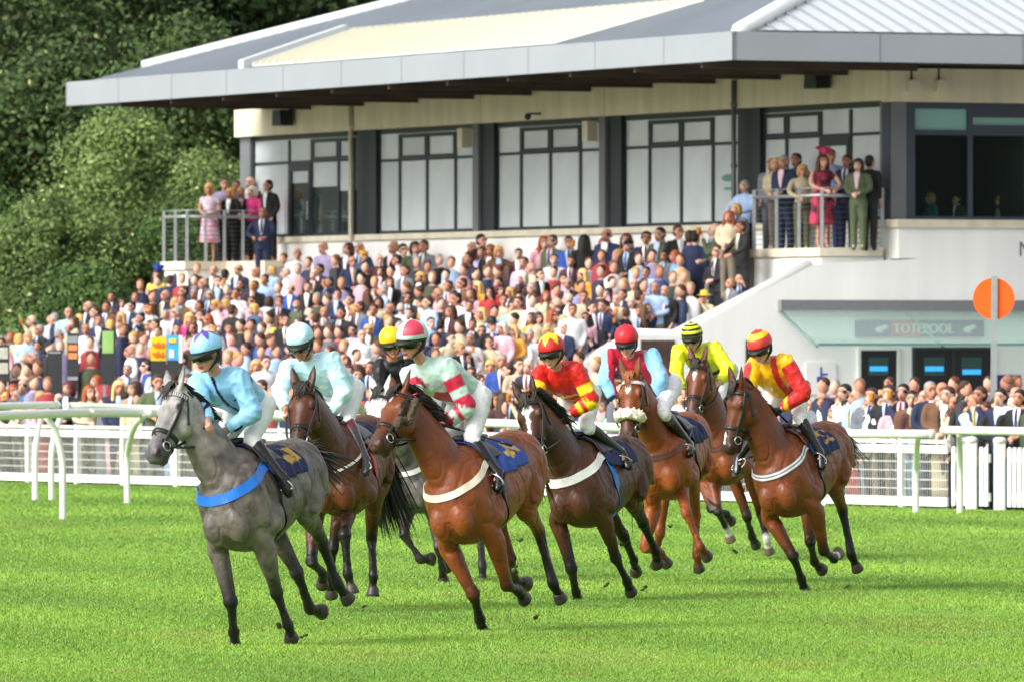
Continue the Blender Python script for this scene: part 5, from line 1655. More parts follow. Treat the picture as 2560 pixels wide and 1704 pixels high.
    for a in np.linspace(-74, 74, 25):
        nose = .012 * math.exp(-(a / 9) ** 2)
        bul = 1 + .04 * math.cos(R(a * 2))
        rows.append([hp(.087 * math.sin(R(a)) * bul, y, .020 + .094 * math.cos(R(a)) * bul) for y in (.016, -.006, -.034 + nose)]); nm.append([(r * math.sin(R(a)) + g * math.cos(R(a))).normalized()] * 3)
    s.ribbon(rows, .010, nm); s.obj('goggles', m_gog, root, True)
    if belt:
        s = Sh()
        for i, (t0, t1) in enumerate(((0, .5), (.55, 1))): pass
    # reins from both bit rings to the hands
    s = Sh()
    for sg, hh in ((1, hl), (-1, hr)):
        a = o['H'](.505, -.12, sg * .09)
        m = a.lerp(hh, .5) - up * .05 + left * sg * .03
        s.tube([a, m, hh, hh + (pel - hh).normalized() * .05], .0115, hx('1d1b1a'), seg=6, sub=True, step=.05)
    s.obj('reins', m_leather, o['root'], True)
    return dict(root=root, hl=hl, hr=hr)
def whip(label, a, b):
    root = empty('whip', a, label, 'whip', 'riding whips')
    s = Sh(); s.tube([a, a.lerp(b, .3)], .011, seg=8); s.obj('handle', m_blk, root, True)
    s = Sh(); s.tube([a.lerp(b, .28), a.lerp(b, .86)], [.008, .005], seg=8); s.obj('shaft', m_leather, root, True)
    s = Sh(); s.tube([a.lerp(b, .85), b], [.011, .013], seg=8); s.obj('flap', m_leather, root, True)

def star(an, r0, r1):
    u = abs(((an / (2 * math.pi) * 6) + .5) % 1 - .5) * 2      # 0 at a point of the star, 1 between points
    return r1 + (r0 - r1) * u
NV = hx('141a3c')
LB = hx('8fc4e8')
def t1(x, y, z, c, arm):
    if not arm:
        if z > 0 and abs(x) < .012: return NV
        if z > -.02 and .70 < y < .745 and abs(x) > .06: return NV
        if .755 < y + abs(x) * .9 - .09 < .80 and z < .06 and abs(x) > .07: return NV
        if z > .0 and abs(abs(x) - .165) < .012 and y > .45: return NV
    return c
jo = {}
jo[1] = jockey(H[1], 'jockey in light blue silks with navy piping and a purple star cap on the grey', dict(pelvis=(628, 1010), neck=(545, 948), helmet=(513, 866), chin=(524, 944), sl=(592, 940), sr=(494, 955), el=(633, 1030), er=(503, 1018), hl=(553, 1083), hr=(524, 1058), kl=(628, 1098), al=(703, 1190), tl=(712, 1222)),
    LB, LB, sleeve=lambda t: NV if .965 < t < .985 else LB, torsofn=t1, capfn=lambda an, t, lx, ly, lz: hx('5a3f9a') if t < star(an, .20, .62) else LB, gaze=38, pitch=12, k=1.10, gape=1)
LS = hx('b9e0ee')
spots = [(.0, .62), (.09, .80), (-.10, .78), (.13, .45), (-.12, .5), (.03, .36)]
def t2(x, y, z, c, arm):
    if z > -.1:
        for a, b in spots:
            if math.hypot(x - a, (y - b) * .5) < .042: return hx('eef2f6')
    return c
jo[2] = jockey(H[2], 'jockey in pale blue silks with white spots and pale blue cap beside the grey', dict(pelvis=(856, 970), neck=(778, 908), helmet=(747, 842), chin=(755, 916), sl=(826, 893), sr=(722, 918), el=(860, 982), er=(700, 980), hl=(816, 1048), hr=(718, 1028), kl=(868, 1046), al=(914, 1148), tl=(910, 1172)),
    LS, LS, sleeve=lambda t: hx('d3eaf4') if int(t * 7) % 2 else LS, torsofn=t2, capfn=lambda an, t, lx, ly, lz: hx('e6eff5') if (abs(lx + .3) < .16 and abs(ly - .55) < .16) or (abs(lx - .55) < .15 and abs(ly - .4) < .16) else LS,
    gaze=14, pitch=22, k=1.12, glove=(hx('181818'), None), boottop=hx('5a1f1f'), bootc=hx('3a3636'), skin=hx('b87a5a'))
GN, RD = hx('b7d2c6'), hx('b8203c')
def t3(x, y, z, c, arm):
    if not arm and z > -.02 and abs(x + .02) / .13 + abs(y - .52) / .22 < 1: return RD
    return c
jo[3] = jockey(H[3], 'jockey in pale green silks with red diamond and red hooped sleeves, red and green cap', dict(pelvis=(1172, 988), neck=(1068, 920), helmet=(1028, 836), chin=(1026, 916), sl=(1112, 910), sr=(1024, 934), el=(1168, 1018), er=(1046, 1006), hl=(1100, 1066), hr=(1078, 1072), kl=(1180, 1098), al=(1243, 1180), tl=(1236, 1213)),
    GN, GN, sleeve=lambda t: RD if (.16 < t < .28 or .40 < t < .52 or .64 < t < .76) else (hx('3a7ac0') if t > .96 else GN), torsofn=t3, capfn=lambda an, t, lx, ly, lz: (hx('cc3a52') if (lx > 0) == (lz > -.1) and t < .86 else GN), gaze=36, pitch=8, k=1.12, gape=1)
R4, Y4 = hx('c8231c'), hx('f0cf28')
def t4(x, y, z, c, arm):
    if not arm and z > 0:
        d_ = math.hypot(x, (y - .18) * .45)
        if .135 < d_ < .18: return Y4
        if y < .34: return Y4 if int(y * 30) % 3 == 0 else c
    return c
jo[4] = jockey(H[4], 'jockey in red silks with yellow arch and hooped sleeves, red cap with yellow star', dict(pelvis=(1448, 980), neck=(1398, 930), helmet=(1376, 866), chin=(1383, 934), sl=(1440, 922), sr=(1350, 932), el=(1478, 1002), er=(1338, 995), hl=(1414, 1042), hr=(1376, 1045), kl=(1466, 1062), al=(1551, 1128), tl=(1562, 1160)),
    R4, R4, sleeve=lambda t: Y4 if (.26 < t < .40 or .52 < t < .66 or .74 < t < .84) else R4, torsofn=t4, capfn=lambda an, t, lx, ly, lz: Y4 if t < star(an, .34, .74) else R4, gaze=22, pitch=10, k=1.10, glove=(hx('e8e8ea'), hx('e8e8ea')), skin=hx('cf9c84'))
M5, B5 = hx('b41f38'), hx('86bfe0')
def t5(x, y, z, c, arm):
    if arm: return c
    if z > 0 and y < .46 and abs(x) < .10 - abs(y - .3) * .2: return B5 if y > .28 else hx('3a4a7a')
    return M5
jo[5] = jockey(H[5], 'jockey in crimson silks with light blue sleeves and plain red cap on the chestnut', dict(pelvis=(1656, 965), neck=(1578, 898), helmet=(1565, 842), chin=(1568, 904), sl=(1628, 888), sr=(1526, 888), el=(1652, 948), er=(1514, 950), hl=(1624, 1022), hr=(1540, 1010), kl=(1656, 1026), al=(1722, 1108), tl=(1718, 1132)),
    M5, hx('c8202c'), sleeve=lambda t: B5 if t < .93 else hx('20284a'), torsofn=t5, gaze=10, pitch=14, k=1.08, skin=hx('cf9c84'), boottop=hx('4a4442'))
Y6, K6 = hx('d8dc28'), hx('1d1c18')
jo[6] = jockey(H[6], 'jockey in bright yellow silks with a yellow and black hooped cap', dict(pelvis=(1800, 925), neck=(1745, 880), helmet=(1729, 833), chin=(1733, 890), sl=(1784, 868), sr=(1698, 876), el=(1822, 924), er=(1690, 935), hl=(1795, 962), hr=(1712, 985), kl=(1806, 985), al=(1858, 1062), tl=(1854, 1090)),
    Y6, Y6, torsofn=lambda x, y, z, c, arm: K6 if (not arm and z > -.03 and .34 < y < .48) else c, capfn=lambda an, t, lx, ly, lz: K6 if int(t * 7.2) in (0, 2, 4, 6) else Y6, gaze=12, pitch=10, k=1.08, skin=hx('cf9c84'), breech=mat('grey_breeches', hx('b9bcc0'), .6, bump=.4, bscale=14))
K7 = hx('16181b')
jo[7] = jockey(H[7], 'jockey in black silks with plain yellow cap, half hidden behind the red and green cap', dict(pelvis=(1065, 965), neck=(978, 915), helmet=(976, 845), chin=(988, 910), sl=(1020, 910), sr=(952, 912), el=(1060, 985), er=(950, 970), hl=(1010, 1040), hr=(975, 1035), kl=(1075, 1050), al=(1100, 1160), tl=(1090, 1185), ar=(1020, 1235), tr=(1025, 1255)),
    K7, hx('f0bd1c'), gaze=-4, pitch=10, k=1.06, skin=hx('c08468'))
R8, Y8 = hx('cc2c2a'), hx('f2b820')
def t8(x, y, z, c, arm):
    if arm: return c
    return Y8 if (x < .035 and z > -.06) or (abs(x - .125) < .028 and y > .5) else R8
jo[8] = jockey(H[8], 'jockey in red and gold panelled silks with a gold banded red cap at the right', dict(pelvis=(1966, 972), neck=(1922, 912), helmet=(1897, 856), chin=(1906, 918), sl=(1962, 900), sr=(1884, 912), el=(2010, 982), er=(1872, 968), hl=(1940, 1030), hr=(1895, 1030), kl=(2000, 1042), al=(2048, 1128), tl=(2048, 1158), ar=(1850, 1140), tr=(1846, 1172)),
    R8, R8, sleeve=lambda t: hx('e8dcd8') if t > .95 else (Y8 if t < .05 else R8), torsofn=t8, capfn=lambda an, t, lx, ly, lz: Y8 if .28 < t < .58 else hx('d23830'), gaze=24, pitch=20, k=1.09, glove=(hx('151515'), hx('151515')), skin=hx('d2a08a'))
whip('black whip pointing back along the grey horse shoulder', jo[1]['hl'] + V(-.12, -.05, .16), P(660, 1235, jo[1]['hl'].y - .05))
whip('black whip lying along the saddle of the bright bay horse', jo[3]['hl'] + V(-.02, -.06, .03), P(1280, 1112, jo[3]['hl'].y + .1))
whip('black whip hanging down the shoulder of the white blazed bay', jo[4]['hl'] + V(.0, -.05, .03), P(1488, 1216, jo[4]['hl'].y - .1))
whip('black whip across the boot of the jockey on the chestnut', jo[5]['hl'] + V(.0, -.05, .0), P(1738, 1130, jo[5]['hl'].y + .2))
whip('black whip across the boot of the jockey at the right', jo[8]['hl'] + V(-.06, -.05, .07), P(2070, 1153, jo[8]['hl'].y + .25))

# bits of turf thrown up by the hooves
for i, (px, py, Y) in enumerate(((1290, 1425, 72), (1517, 1460, 76), (1553, 1357, 78), (1300, 1347, 73), (1289, 1425, 70), (1300, 1348, 75), (1834, 1375, 84), (1552, 1356, 80), (1677, 1312, 83), (2117, 1465, 79), (700, 1560, 66), (760, 1585, 67), (1340, 1540, 70), (1610, 1470, 77), (905, 1520, 74), (1230, 1600, 69))):
    c = P(px, py, Y); root_ = Sh()
    for q in range(3): root_.ell(c + V(*rng.normal(size=3)) * .012, (V(.022, 0, .006), V(0, .016, 0), V(-.004, 0, .012)), hx('3c3420') if q else hx('5a7a2a'), 8, 5)
    o_ = remesh(root_, .007, 0, 0).obj('turf_clod', mat('clod', None, .9, attr='col'), None, True, loc=c)
    tag(o_, 'small clod of turf thrown up by the galloping hooves', 'turf clod', 'flying bits of turf')
# ------------------------------------------------------------------ spectators
m_pskin = mat('spectator_skin', None, .55, attr='col', objcol='both')
m_phair = mat('spectator_hair', None, .6, objcol=True, var=.15, scale=30)
m_pcloth = mat('spectator_cloth', None, .8, objcol=True, var=.14, scale=9, bump=.4, bscale=12)
def tmpl():
    ff, fu, fr_ = V(0, -1, 0), V(0, 0, 1), V(1, 0, 0)
    poses = {'down': (((.225, .03, 1.13), (.17, -.10, .90)), ((-.225, .03, 1.13), (-.17, -.10, .90))),
             'front': (((.225, .0, 1.13), (.04, -.19, 1.04)), ((-.225, .0, 1.13), (-.05, -.19, 1.02))),
             'up': (((.27, -.12, 1.17), (.10, -.24, 1.46)), ((-.25, .0, 1.13), (-.10, -.24, 1.06))),
             'lean': (((.27, -.16, 1.16), (.12, -.36, 1.05)), ((-.27, -.16, 1.16), (-.10, -.38, 1.05)))}
    D = {}
    W1 = (1, 1, 1)
    for pn, arms in poses.items():
        for sex in 'mf':
            s = Sh()
            head(s, V(0, -.03, 1.585), ff, fu, fr_, 1.02, W1)
            for sg in (1, -1):
                s.ell((sg * .036, -.122, 1.603), (V(.024, 0, 0), V(0, .014, 0), V(0, 0, .014)), (.34, .27, .25), 8, 6); s.ell((sg * .036, -.124, 1.632), (V(.028, 0, 0), V(0, .012, 0), V(0, 0, .008)), (.45, .36, .32), 8, 6)
            s.ell((0, -.142, 1.508), (V(.03, 0, 0), V(0, .012, 0), V(0, 0, .008)), (.42, .2, .2), 8, 6); s.ell((0, -.148, 1.556), (V(.018, 0, 0), V(0, .02, 0), V(0, 0, .03)), (.93, .8, .76), 8, 6)
            s.loft([(V(0, .01, 1.36), .06, .06, W1), (V(0, 0, 1.5), .05, .055, W1)], side=fr_, seg=10)
            s.loft([(V(0, 0, .9), .08, .06, W1), (V(0, 0, 1.38), .1, .06, W1)], side=fr_, seg=10)
            for sg, (e, h_) in zip((1, -1), arms):
                e, h_ = V(*e), V(*h_); sh_ = V(sg * .175, 0, 1.39)
                rr = (.046, .038, .028) if sex == 'f' else (.03, .028, .026)
                s.loft([(sh_, rr[0], rr[0], W1), (e, rr[1], rr[1], W1), (h_, rr[2], rr[2], W1)], side=V(0, 1, 0), seg=8)
                hand(s, h_, h_ + (h_ - e).normalized() * .05, fu, W1, 1.0)
            if sex == 'f':
                for sg in (1, -1): s.loft([(V(sg * .08, 0, .8), .06, .06, W1), (V(sg * .08, 0, .45), .045, .045, W1), (V(sg * .08, .01, .08), .032, .035, W1), (V(sg * .08, -.08, .03), .03, .03, W1)], side=fr_, seg=8)
            D['skin', pn, sex] = remesh(s, .016, 1, 1).mesh('person', True)
            t = Sh()
            wd = .195 if sex == 'm' else .165
            t.loft([(V(0, 0, .82 if sex == 'm' else .92), wd * .92, .125, W1), (V(0, 0, 1.1), wd * .90, .12, W1), (V(0, -.005, 1.3), wd, .125, W1), (V(0, 0, 1.40), wd * .86, .09, W1), (V(0, 0, 1.455), .075, .07, W1)], side=fr_, step=.03, seg=18)
            for sg, (e, h_) in zip((1, -1), arms):
                e, h_ = V(*e), V(*h_)
                t.loft([(V(sg * .12, 0, 1.36), .07, .07, W1), (V(sg * .19, 0, 1.36), .066, .066, W1), (e, .052, .055, W1), (e.lerp(h_, .92), .042, .042, W1)], side=V(0, 1, 0), step=.03, seg=10)
            D['top', pn, sex] = remesh(t, .022, 2, 0).mesh('jacket', True)
            t = Sh()                                # sleeveless or short sleeved dress
            t.loft([(V(0, 0, .42), .25, .19, W1), (V(0, 0, .75), .21, .16, W1), (V(0, 0, .92), .19, .145, W1), (V(0, 0, 1.1), .145, .115, W1), (V(0, -.012, 1.27), .165, .13, W1), (V(0, 0, 1.38), .15, .085, W1), (V(0, 0, 1.425), .08, .065, W1)], side=fr_, step=.03, seg=18)
            for sg, (e, h_) in zip((1, -1), arms):
                t.loft([(V(sg * .12, 0, 1.36), .06, .06, W1), (V(sg * .17, 0, 1.36), .058, .058, W1), (V(sg * .17, 0, 1.36).lerp(V(*e), .4), .054, .056, W1)], side=V(0, 1, 0), step=.03, seg=10)
            D['dress', pn, sex] = remesh(t, .022, 2, 0).mesh('dress', True)
    t = Sh(); t.loft([(V(0, 0, .95), .17, .115, W1), (V(0, 0, .80), .19, .13, W1)], side=fr_, step=.03, seg=14)
    for sg in (1, -1): t.loft([(V(sg * .08, 0, .85), .10, .11, W1), (V(sg * .09, 0, .48), .075, .085, W1), (V(sg * .09, .01, .06), .06, .07, W1), (V(sg * .09, -.06, .02), .045, .10, W1)], side=fr_, step=.03, seg=10)
    D['legs'] = remesh(t, .024, 1, 0).mesh('trousers', True)
    rows = []
    for z, w_ in ((1.46, .045), (1.40, .06), (1.30, .045), (1.20, .028), (1.12, .008)):
        rows.append([V(x * w_, -.092 - .045 * math.sin(min(1, (1.46 - z) / .2) * 1.57) - .004 + abs(x) * .012, z) for x in (-1, -.5, 0, .5, 1)])
    t = Sh(); t.ribbon(rows, .012); D['shirt'] = t.mesh('shirt', True)
    t = Sh(); t.loft([(V(0, -.108, 1.45), .016, .012, W1), (V(0, -.15, 1.36), .018, .01, W1), (V(0, -.152, 1.2), .022, .01, W1), (V(0, -.145, 1.14), .006, .006, W1)], side=fr_, seg=8); D['tie'] = t.mesh('tie', True)
    def hairm(kind):
        t = Sh(); c = V(0, -.03, 1.585)
        if kind == 'short':
            t.ell(c + V(0, .022, .055), (V(.088, 0, 0), V(0, .098, 0), V(0, 0, .082)), W1, 14, 10); t.ell(c + V(0, .05, .0), (V(.083, 0, 0), V(0, .065, 0), V(0, 0, .085)), W1)
        elif kind == 'bald':
            t.ell(c + V(0, .045, .0), (V(.084, 0, 0), V(0, .068, 0), V(0, 0, .055)), W1)
        elif kind == 'long':
            t.ell(c + V(0, .02, .055), (V(.096, 0, 0), V(0, .105, 0), V(0, 0, .085)), W1, 14, 10)
            t.loft([(c + V(0, .06, .05), .095, .07, W1), (c + V(0, .07, -.08), .11, .065, W1), (c + V(0, .075, -.24), .115, .05, W1), (c + V(0, .07, -.36), .07, .03, W1)], side=fr_, step=.03, seg=14)
            for sg in (1, -1): t.loft([(c + V(sg * .078, -.01, .06), .025, .05, W1), (c + V(sg * .09, .0, -.06), .028, .045, W1), (c + V(sg * .10, -.02, -.22), .03, .03, W1)], side=fr_, step=.03, seg=8)
        elif kind == 'bob':
            t.ell(c + V(0, .022, .05), (V(.104, 0, 0), V(0, .112, 0), V(0, 0, .09)), W1, 14, 10)
            t.loft([(c + V(0, .055, .05), .105, .075, W1), (c + V(0, .06, -.07), .11, .07, W1), (c + V(0, .055, -.13), .08, .05, W1)], side=fr_, step=.03, seg=14)
            for sg in (1, -1): t.loft([(c + V(sg * .08, -.01, .06), .025, .05, W1), (c + V(sg * .09, -.005, -.08), .024, .045, W1)], side=fr_, step=.03, seg=8)
        elif kind == 'cap':
            t.ell(c + V(0, .01, .075), (V(.096, 0, 0), V(0, .115, 0), V(0, 0, .06)), W1); t.ell(c + V(0, -.11, .055), (V(.07, 0, 0), V(0, .06, 0), V(0, 0, .012)), W1)
        elif kind == 'hat':
            t.ell(c + V(0, .01, .11), (V(.095, 0, 0), V(0, .105, 0), V(0, 0, .085)), W1); t.ell(c + V(0, .005, .07), (V(.19, 0, 0), V(0, .20, 0), V(0, 0, .014)), W1, 20, 6)
        t.v = [tuple(c + (Vector(p) - c) * 1.02) for p in t.v]
        return remesh(t, .014, 2, 0).mesh({'cap': 'flat_cap', 'hat': 'brimmed_hat'}.get(kind, 'hair'), True)
    for k_ in ('short', 'bald', 'long', 'bob', 'cap', 'hat'): D['hair', k_] = hairm(k_)
    t = Sh()
    for i in range(26):
        a = rng.random() * 6.28; q = V(math.cos(a) * .13 * rng.random(), .0 + math.sin(a) * .10, .05 + .13 * rng.random())
        t.ell(V(.03, .02, 1.67) + q, (V(.05, 0, .02), V(0, .04, 0), V(-.01, 0, .02)), W1, 8, 5)
    D['fascinator'] = t.mesh('fascinator', True)
    t = Sh(); t.loft([(V(-.075, -.075, 1.60), .02, .022, W1), (V(-.03, -.118, 1.60), .026, .012, W1), (V(0, -.122, 1.605), .012, .010, W1), (V(.03, -.118, 1.60), .026, .012, W1), (V(.075, -.075, 1.60), .02, .022, W1)], side=(0, 0, 1), step=.01, seg=8)
    D['glasses'] = t.mesh('sunglasses', True)
    t = Sh(); t.loft([(V(.10, -.30, 1.52), .035, .035, W1), (V(.10, -.30, 1.64), .042, .042, W1)], side=fr_, seg=10); D['glass'] = t.mesh('drink', True)
    mm = {'skin': m_pskin, 'hair': m_phair, 'fascinator': m_pcloth}
    for k_, me in D.items():
        kk = k_[0] if isinstance(k_, tuple) else k_
        me.materials.append(m_gog if kk == 'glasses' else (mm.get(kk) or m_pcloth))
    return D
DM = tmpl()
HAIR = {'k': ('short', '17120f', 'black hair'), 'b': ('short', '43291a', 'brown hair'), 'g': ('short', '8f8c88', 'grey hair'), 'x': ('bald', 'a99a90', 'balding head'), 'f': ('short', 'a8804a', 'fair hair'),
        'Y': ('long', 'd8b574', 'long blonde hair'), 'R': ('long', '9a4a20', 'long ginger hair'), 'B': ('long', '4a2c1a', 'long brown hair'), 'K': ('long', '15100e', 'long black hair'), 'W': ('bob', 'd9d0bc', 'white bobbed hair'),
        'F': ('bob', 'c99f5c', 'blonde bobbed hair'), 'M': ('bob', '5a1820', 'dark red bobbed hair'), 'D': ('bob', '3c2216', 'dark bobbed hair'), 'c': ('cap', 'b9a67e', 'beige flat cap'), 'h': ('cap', '1a1a1c', 'black cap'),
        'o': ('cap', 'e09a20', 'orange cap'), 'w': ('hat', 'e9e4d6', 'cream brimmed hat'), 'H': ('hat', '191a1e', 'black brimmed hat'), 'y': ('hat', 'e6cf3a', 'yellow brimmed hat')}
TOP = {'n': ('1f2848', 'navy suit', 1), 'k': ('19191c', 'black jacket', 1), 'g': ('686d75', 'grey suit', 1), 'd': ('3f5f80', 'denim shirt', 0), 'w': ('dedde0', 'white shirt', 0), 'l': ('a0bade', 'light blue shirt', 0), 'p': ('d6a2ad', 'pale pink top', 0),
       'P': ('d83a80', 'bright pink jacket', 0), 'r': ('b8353a', 'red top', 0), 'm': ('4a252b', 'maroon jacket', 1), 'o': ('d99a38', 'mustard coat', 0), 'c': ('c4b698', 'cream jacket', 0), 'v': ('b9abd0', 'lilac shirt', 0), 'e': ('4f5a3e', 'olive jacket', 1),
       'B': ('2c4fa0', 'royal blue suit', 1), 't': ('2f7c84', 'teal jacket', 0), 'y': ('e3cf52', 'yellow dress', 2), 'q': ('6a4a34', 'brown tweed jacket', 1), 'G': ('2f9a68', 'green dress', 2), 'u': ('6ea3dc', 'sky blue dress', 2), 'z': ('e7a9bd', 'pink and white dress', 2), 's': ('b0353f', 'red floral dress', 2)}
SKINS = ['d6a790', 'cd9a82', 'daae98', 'c68f78', 'ddb5a0', 'c58c72', 'd4a089', 'b98168']
CROPS = {'A': (0, 560, 3.136), 'B': (620, 560, 3.136), 'C': (1240, 560, 3.136), 'D': (1900, 600, 2.177)}
LST = {'A': '''262,760,x,c 310,835,g,k 385,755,x,w 437,740,g,n 537,700,x,l 578,770,B,c 430,870,g,g 545,825,x,c 710,650,x,k 762,695,b,g 845,655,b,q 880,575,k,n 955,620,K,m 1055,575,b,w 1030,650,k,n 862,790,F,g 960,735,Y,k
1150,665,k,w 1330,445,b,n 1290,565,x,k 1460,530,b,n 1380,620,F,p 1385,700,g,n 1300,715,g,w 1535,550,g,w 1608,470,x,k 1645,560,g,k 1685,370,x,k 1700,455,b,g 1765,400,k,w 1880,360,x,n 2000,380,x,c 2140,370,F,l 2085,440,k,l 1890,480,b,m 1995,490,b,k 1860,550,b,w 2110,610,D,w
2000,670,F,d 1810,680,b,k 1760,630,F,p 1690,640,F,w 1665,750,R,c 1580,640,b,k 1490,740,Y,P 1560,720,b,k 1530,820,b,p 1385,830,b,p 1790,820,b,n 1660,820,b,w 215,890,x,l 300,960,k,n 430,905,k,k 200,1060,x,c 262,1045,g,k 672,830,f,w 940,990,c,w 1020,1000,x,w
935,1090,b,w 1155,1115,k,B 1255,1130,x,w 1415,1070,k,g 1005,1150,g,g 375,1235,g,c 180,1270,x,d 165,1350,g,c 60,1365,F,c 105,1310,R,k 460,1375,x,k 540,1290,M,k 690,1200,b,p 770,1230,R,p 695,1320,R,c 865,1260,B,n 935,1285,Y,n 1165,1365,x,c 1450,1320,F,p
85,890,R,t 20,940,b,p 150,900,F,c 620,745,F,v 775,760,b,n 1240,790,b,w 1110,740,k,k 1235,850,b,w 1180,800,k,n 1440,600,b,q 1540,640,F,e 1340,1120,x,c 1480,1240,B,p 770,1120,B,k 600,1140,f,o 1060,1290,D,e 90,1060,g,n 30,1120,h,k 320,1360,F,p 1230,1240,b,e''',
'B': '''390,240,x,w 600,190,x,v 640,225,g,p 790,200,M,k 880,195,x,n 905,255,o,d 815,300,x,n 1035,285,x,m 1040,375,B,m 1140,190,f,k 1205,205,k,k 1305,190,D,e 1400,180,b,g 1165,285,k,w 1210,370,b,g 1345,420,F,k 1730,185,x,g 1810,135,k,m 1845,225,B,v 1905,210,R,k 1965,220,F,q 2125,240,k,m 2155,310,b,v
2035,370,B,k 2160,430,W,n 60,380,x,k 200,370,x,l 290,385,x,w 150,430,k,n 70,480,b,k 340,515,x,B 470,500,b,k 620,460,k,n 655,420,b,k 580,360,k,n 520,400,x,k 390,640,x,e 480,705,x,k 600,695,f,g 735,705,b,k 540,745,b,k 830,680,F,n 900,655,b,g 990,680,b,B 1080,520,g,l 1110,460,B,k 1120,670,x,k 1195,665,x,w
1265,710,b,k 1260,585,k,n 1345,615,h,k 1370,720,F,c 1490,545,x,p 1585,490,b,g 1610,575,D,m 1670,590,k,w 1830,495,Y,o 1900,540,K,r 1600,690,B,m 1740,650,b,k 1840,705,Y,c 1440,780,b,l 1510,795,k,n 820,840,k,v 890,880,x,w 945,830,F,e 1740,905,g,w 1905,800,H,k 1765,795,b,k 1840,845,b,k 1900,930,b,c
1700,1050,B,k 1795,1055,b,w 1905,1115,F,p 1990,1080,g,B 1960,1225,B,m 2120,1110,b,c 2085,655,b,l 2140,620,b,c 2000,820,W,p 2080,840,Y,o 2150,900,g,w 1860,1400,F,w 1940,1380,B,c 2010,1250,B,m 130,1085,b,w 140,1200,b,c 70,1115,F,p 185,1350,f,n 110,1280,b,w 790,1160,B,p 855,1185,b,w 960,1130,b,n 835,1310,B,r 1765,1170,b,m 1720,1275,B,n
60,610,b,p 140,590,D,w 250,610,b,k 20,690,f,c 300,760,k,k 430,780,b,w 360,880,x,n 700,560,b,n 800,600,k,q 940,560,B,k 1030,620,D,c 1420,620,b,l 1690,470,b,q 1740,550,B,p 1960,470,k,n 2060,540,F,w 1560,900,b,c 1650,980,f,k 2050,980,k,g 1830,1230,B,c 2110,1300,b,k 1790,1320,F,o 730,1060,b,c 900,1260,Y,w 760,1290,x,k 960,1330,D,e''',
'C': '''30,190,F,q 165,240,k,m 200,305,b,v 375,150,R,p 435,140,b,e 570,150,b,B 695,140,K,k 855,160,M,n 880,90,x,n 1025,130,B,p 1045,175,h,k 1178,115,k,n 1300,85,k,e 1290,165,b,c 1420,65,b,k 1515,110,b,B 1568,110,k,n 1740,50,x,e 1770,215,b,k 1330,255,k,g 1725,275,b,k 455,285,b,w 590,300,b,m 80,390,D,k 215,405,W,n
340,400,k,k 290,350,x,c 290,510,g,m 395,570,R,c 690,400,Y,o 530,440,b,p 580,470,g,k 575,590,x,w 690,575,b,c 905,550,K,w 1080,480,x,c 1188,380,k,l 1130,570,b,q 1245,505,x,l 1325,530,x,k 1845,470,f,g 1905,440,x,n 1650,580,y,c 120,660,k,l 180,620,b,m 225,655,b,n 340,740,D,c 260,740,B,o 440,720,R,c 520,760,F,c 600,680,b,w
700,740,k,p 750,660,b,k 850,645,b,n 890,690,x,g 790,770,k,k 1130,690,b,k 1182,670,b,n 1300,620,f,g 1065,620,x,w 895,755,c,g 550,825,b,n 620,830,b,g 20,800,F,p 85,790,g,w 140,830,Y,o 270,880,g,w 230,960,g,w 20,1080,x,B 190,1095,b,r 155,1010,b,k 35,1200,B,p 125,1150,b,c 240,1200,B,m 60,1245,B,o 200,1360,F,c 60,1380,B,m
850,1430,K,G 1380,1290,R,m 1400,1395,x,p 1445,1345,F,w 1300,1330,b,k 820,1330,B,p 780,1440,b,c 400,850,F,v 470,920,b,k 350,960,B,p 440,1000,b,w 700,860,k,n 1010,700,b,k 950,600,x,c 1000,560,b,n 640,640,B,m 470,630,x,n 180,520,b,k 20,520,M,r 60,600,b,c 100,960,b,k 150,900,D,c 90,1120,F,w 270,1120,x,n 300,1060,b,p 90,1290,k,n 180,1280,B,w''',
'D': '''90,870,x,p 340,870,x,g 265,905,x,c 462,830,k,w 540,855,x,q 535,905,x,l 608,850,b,g 655,850,F,c 700,780,b,n 705,835,b,k 775,830,k,n 605,900,B,m 670,885,b,w 335,950,W,k 415,935,M,e 500,1005,K,c 615,975,w,c 690,945,Y,c 790,950,x,w 895,920,B,g 985,885,g,k 990,820,x,q 900,860,x,l 1030,845,b,k 1070,890,x,c 1105,870,K,k
1165,880,x,l 1208,845,b,n 1190,910,b,k 1235,920,b,k 1320,855,k,n 1375,890,x,k 1385,845,x,w 1425,860,k,k 925,820,g,n 860,880,D,m 1285,900,b,k 1130,940,f,g 1330,935,x,n 280,930,F,p 210,890,b,n 830,865,k,q 1060,960,D,n 1255,980,x,k 740,900,b,p 440,880,D,c'''}
UMIN = fpt(0)
def fence_y(x_over_y):
    return (FA.x * fdir.y - FA.y * fdir.x) / (x_over_y * fdir.y - fdir.x) if abs(x_over_y * fdir.y - fdir.x) > 1e-9 else 130
AP = -.03
def floor_at(x, y):
    return max(terr(x, y), bank(x, y), AP)
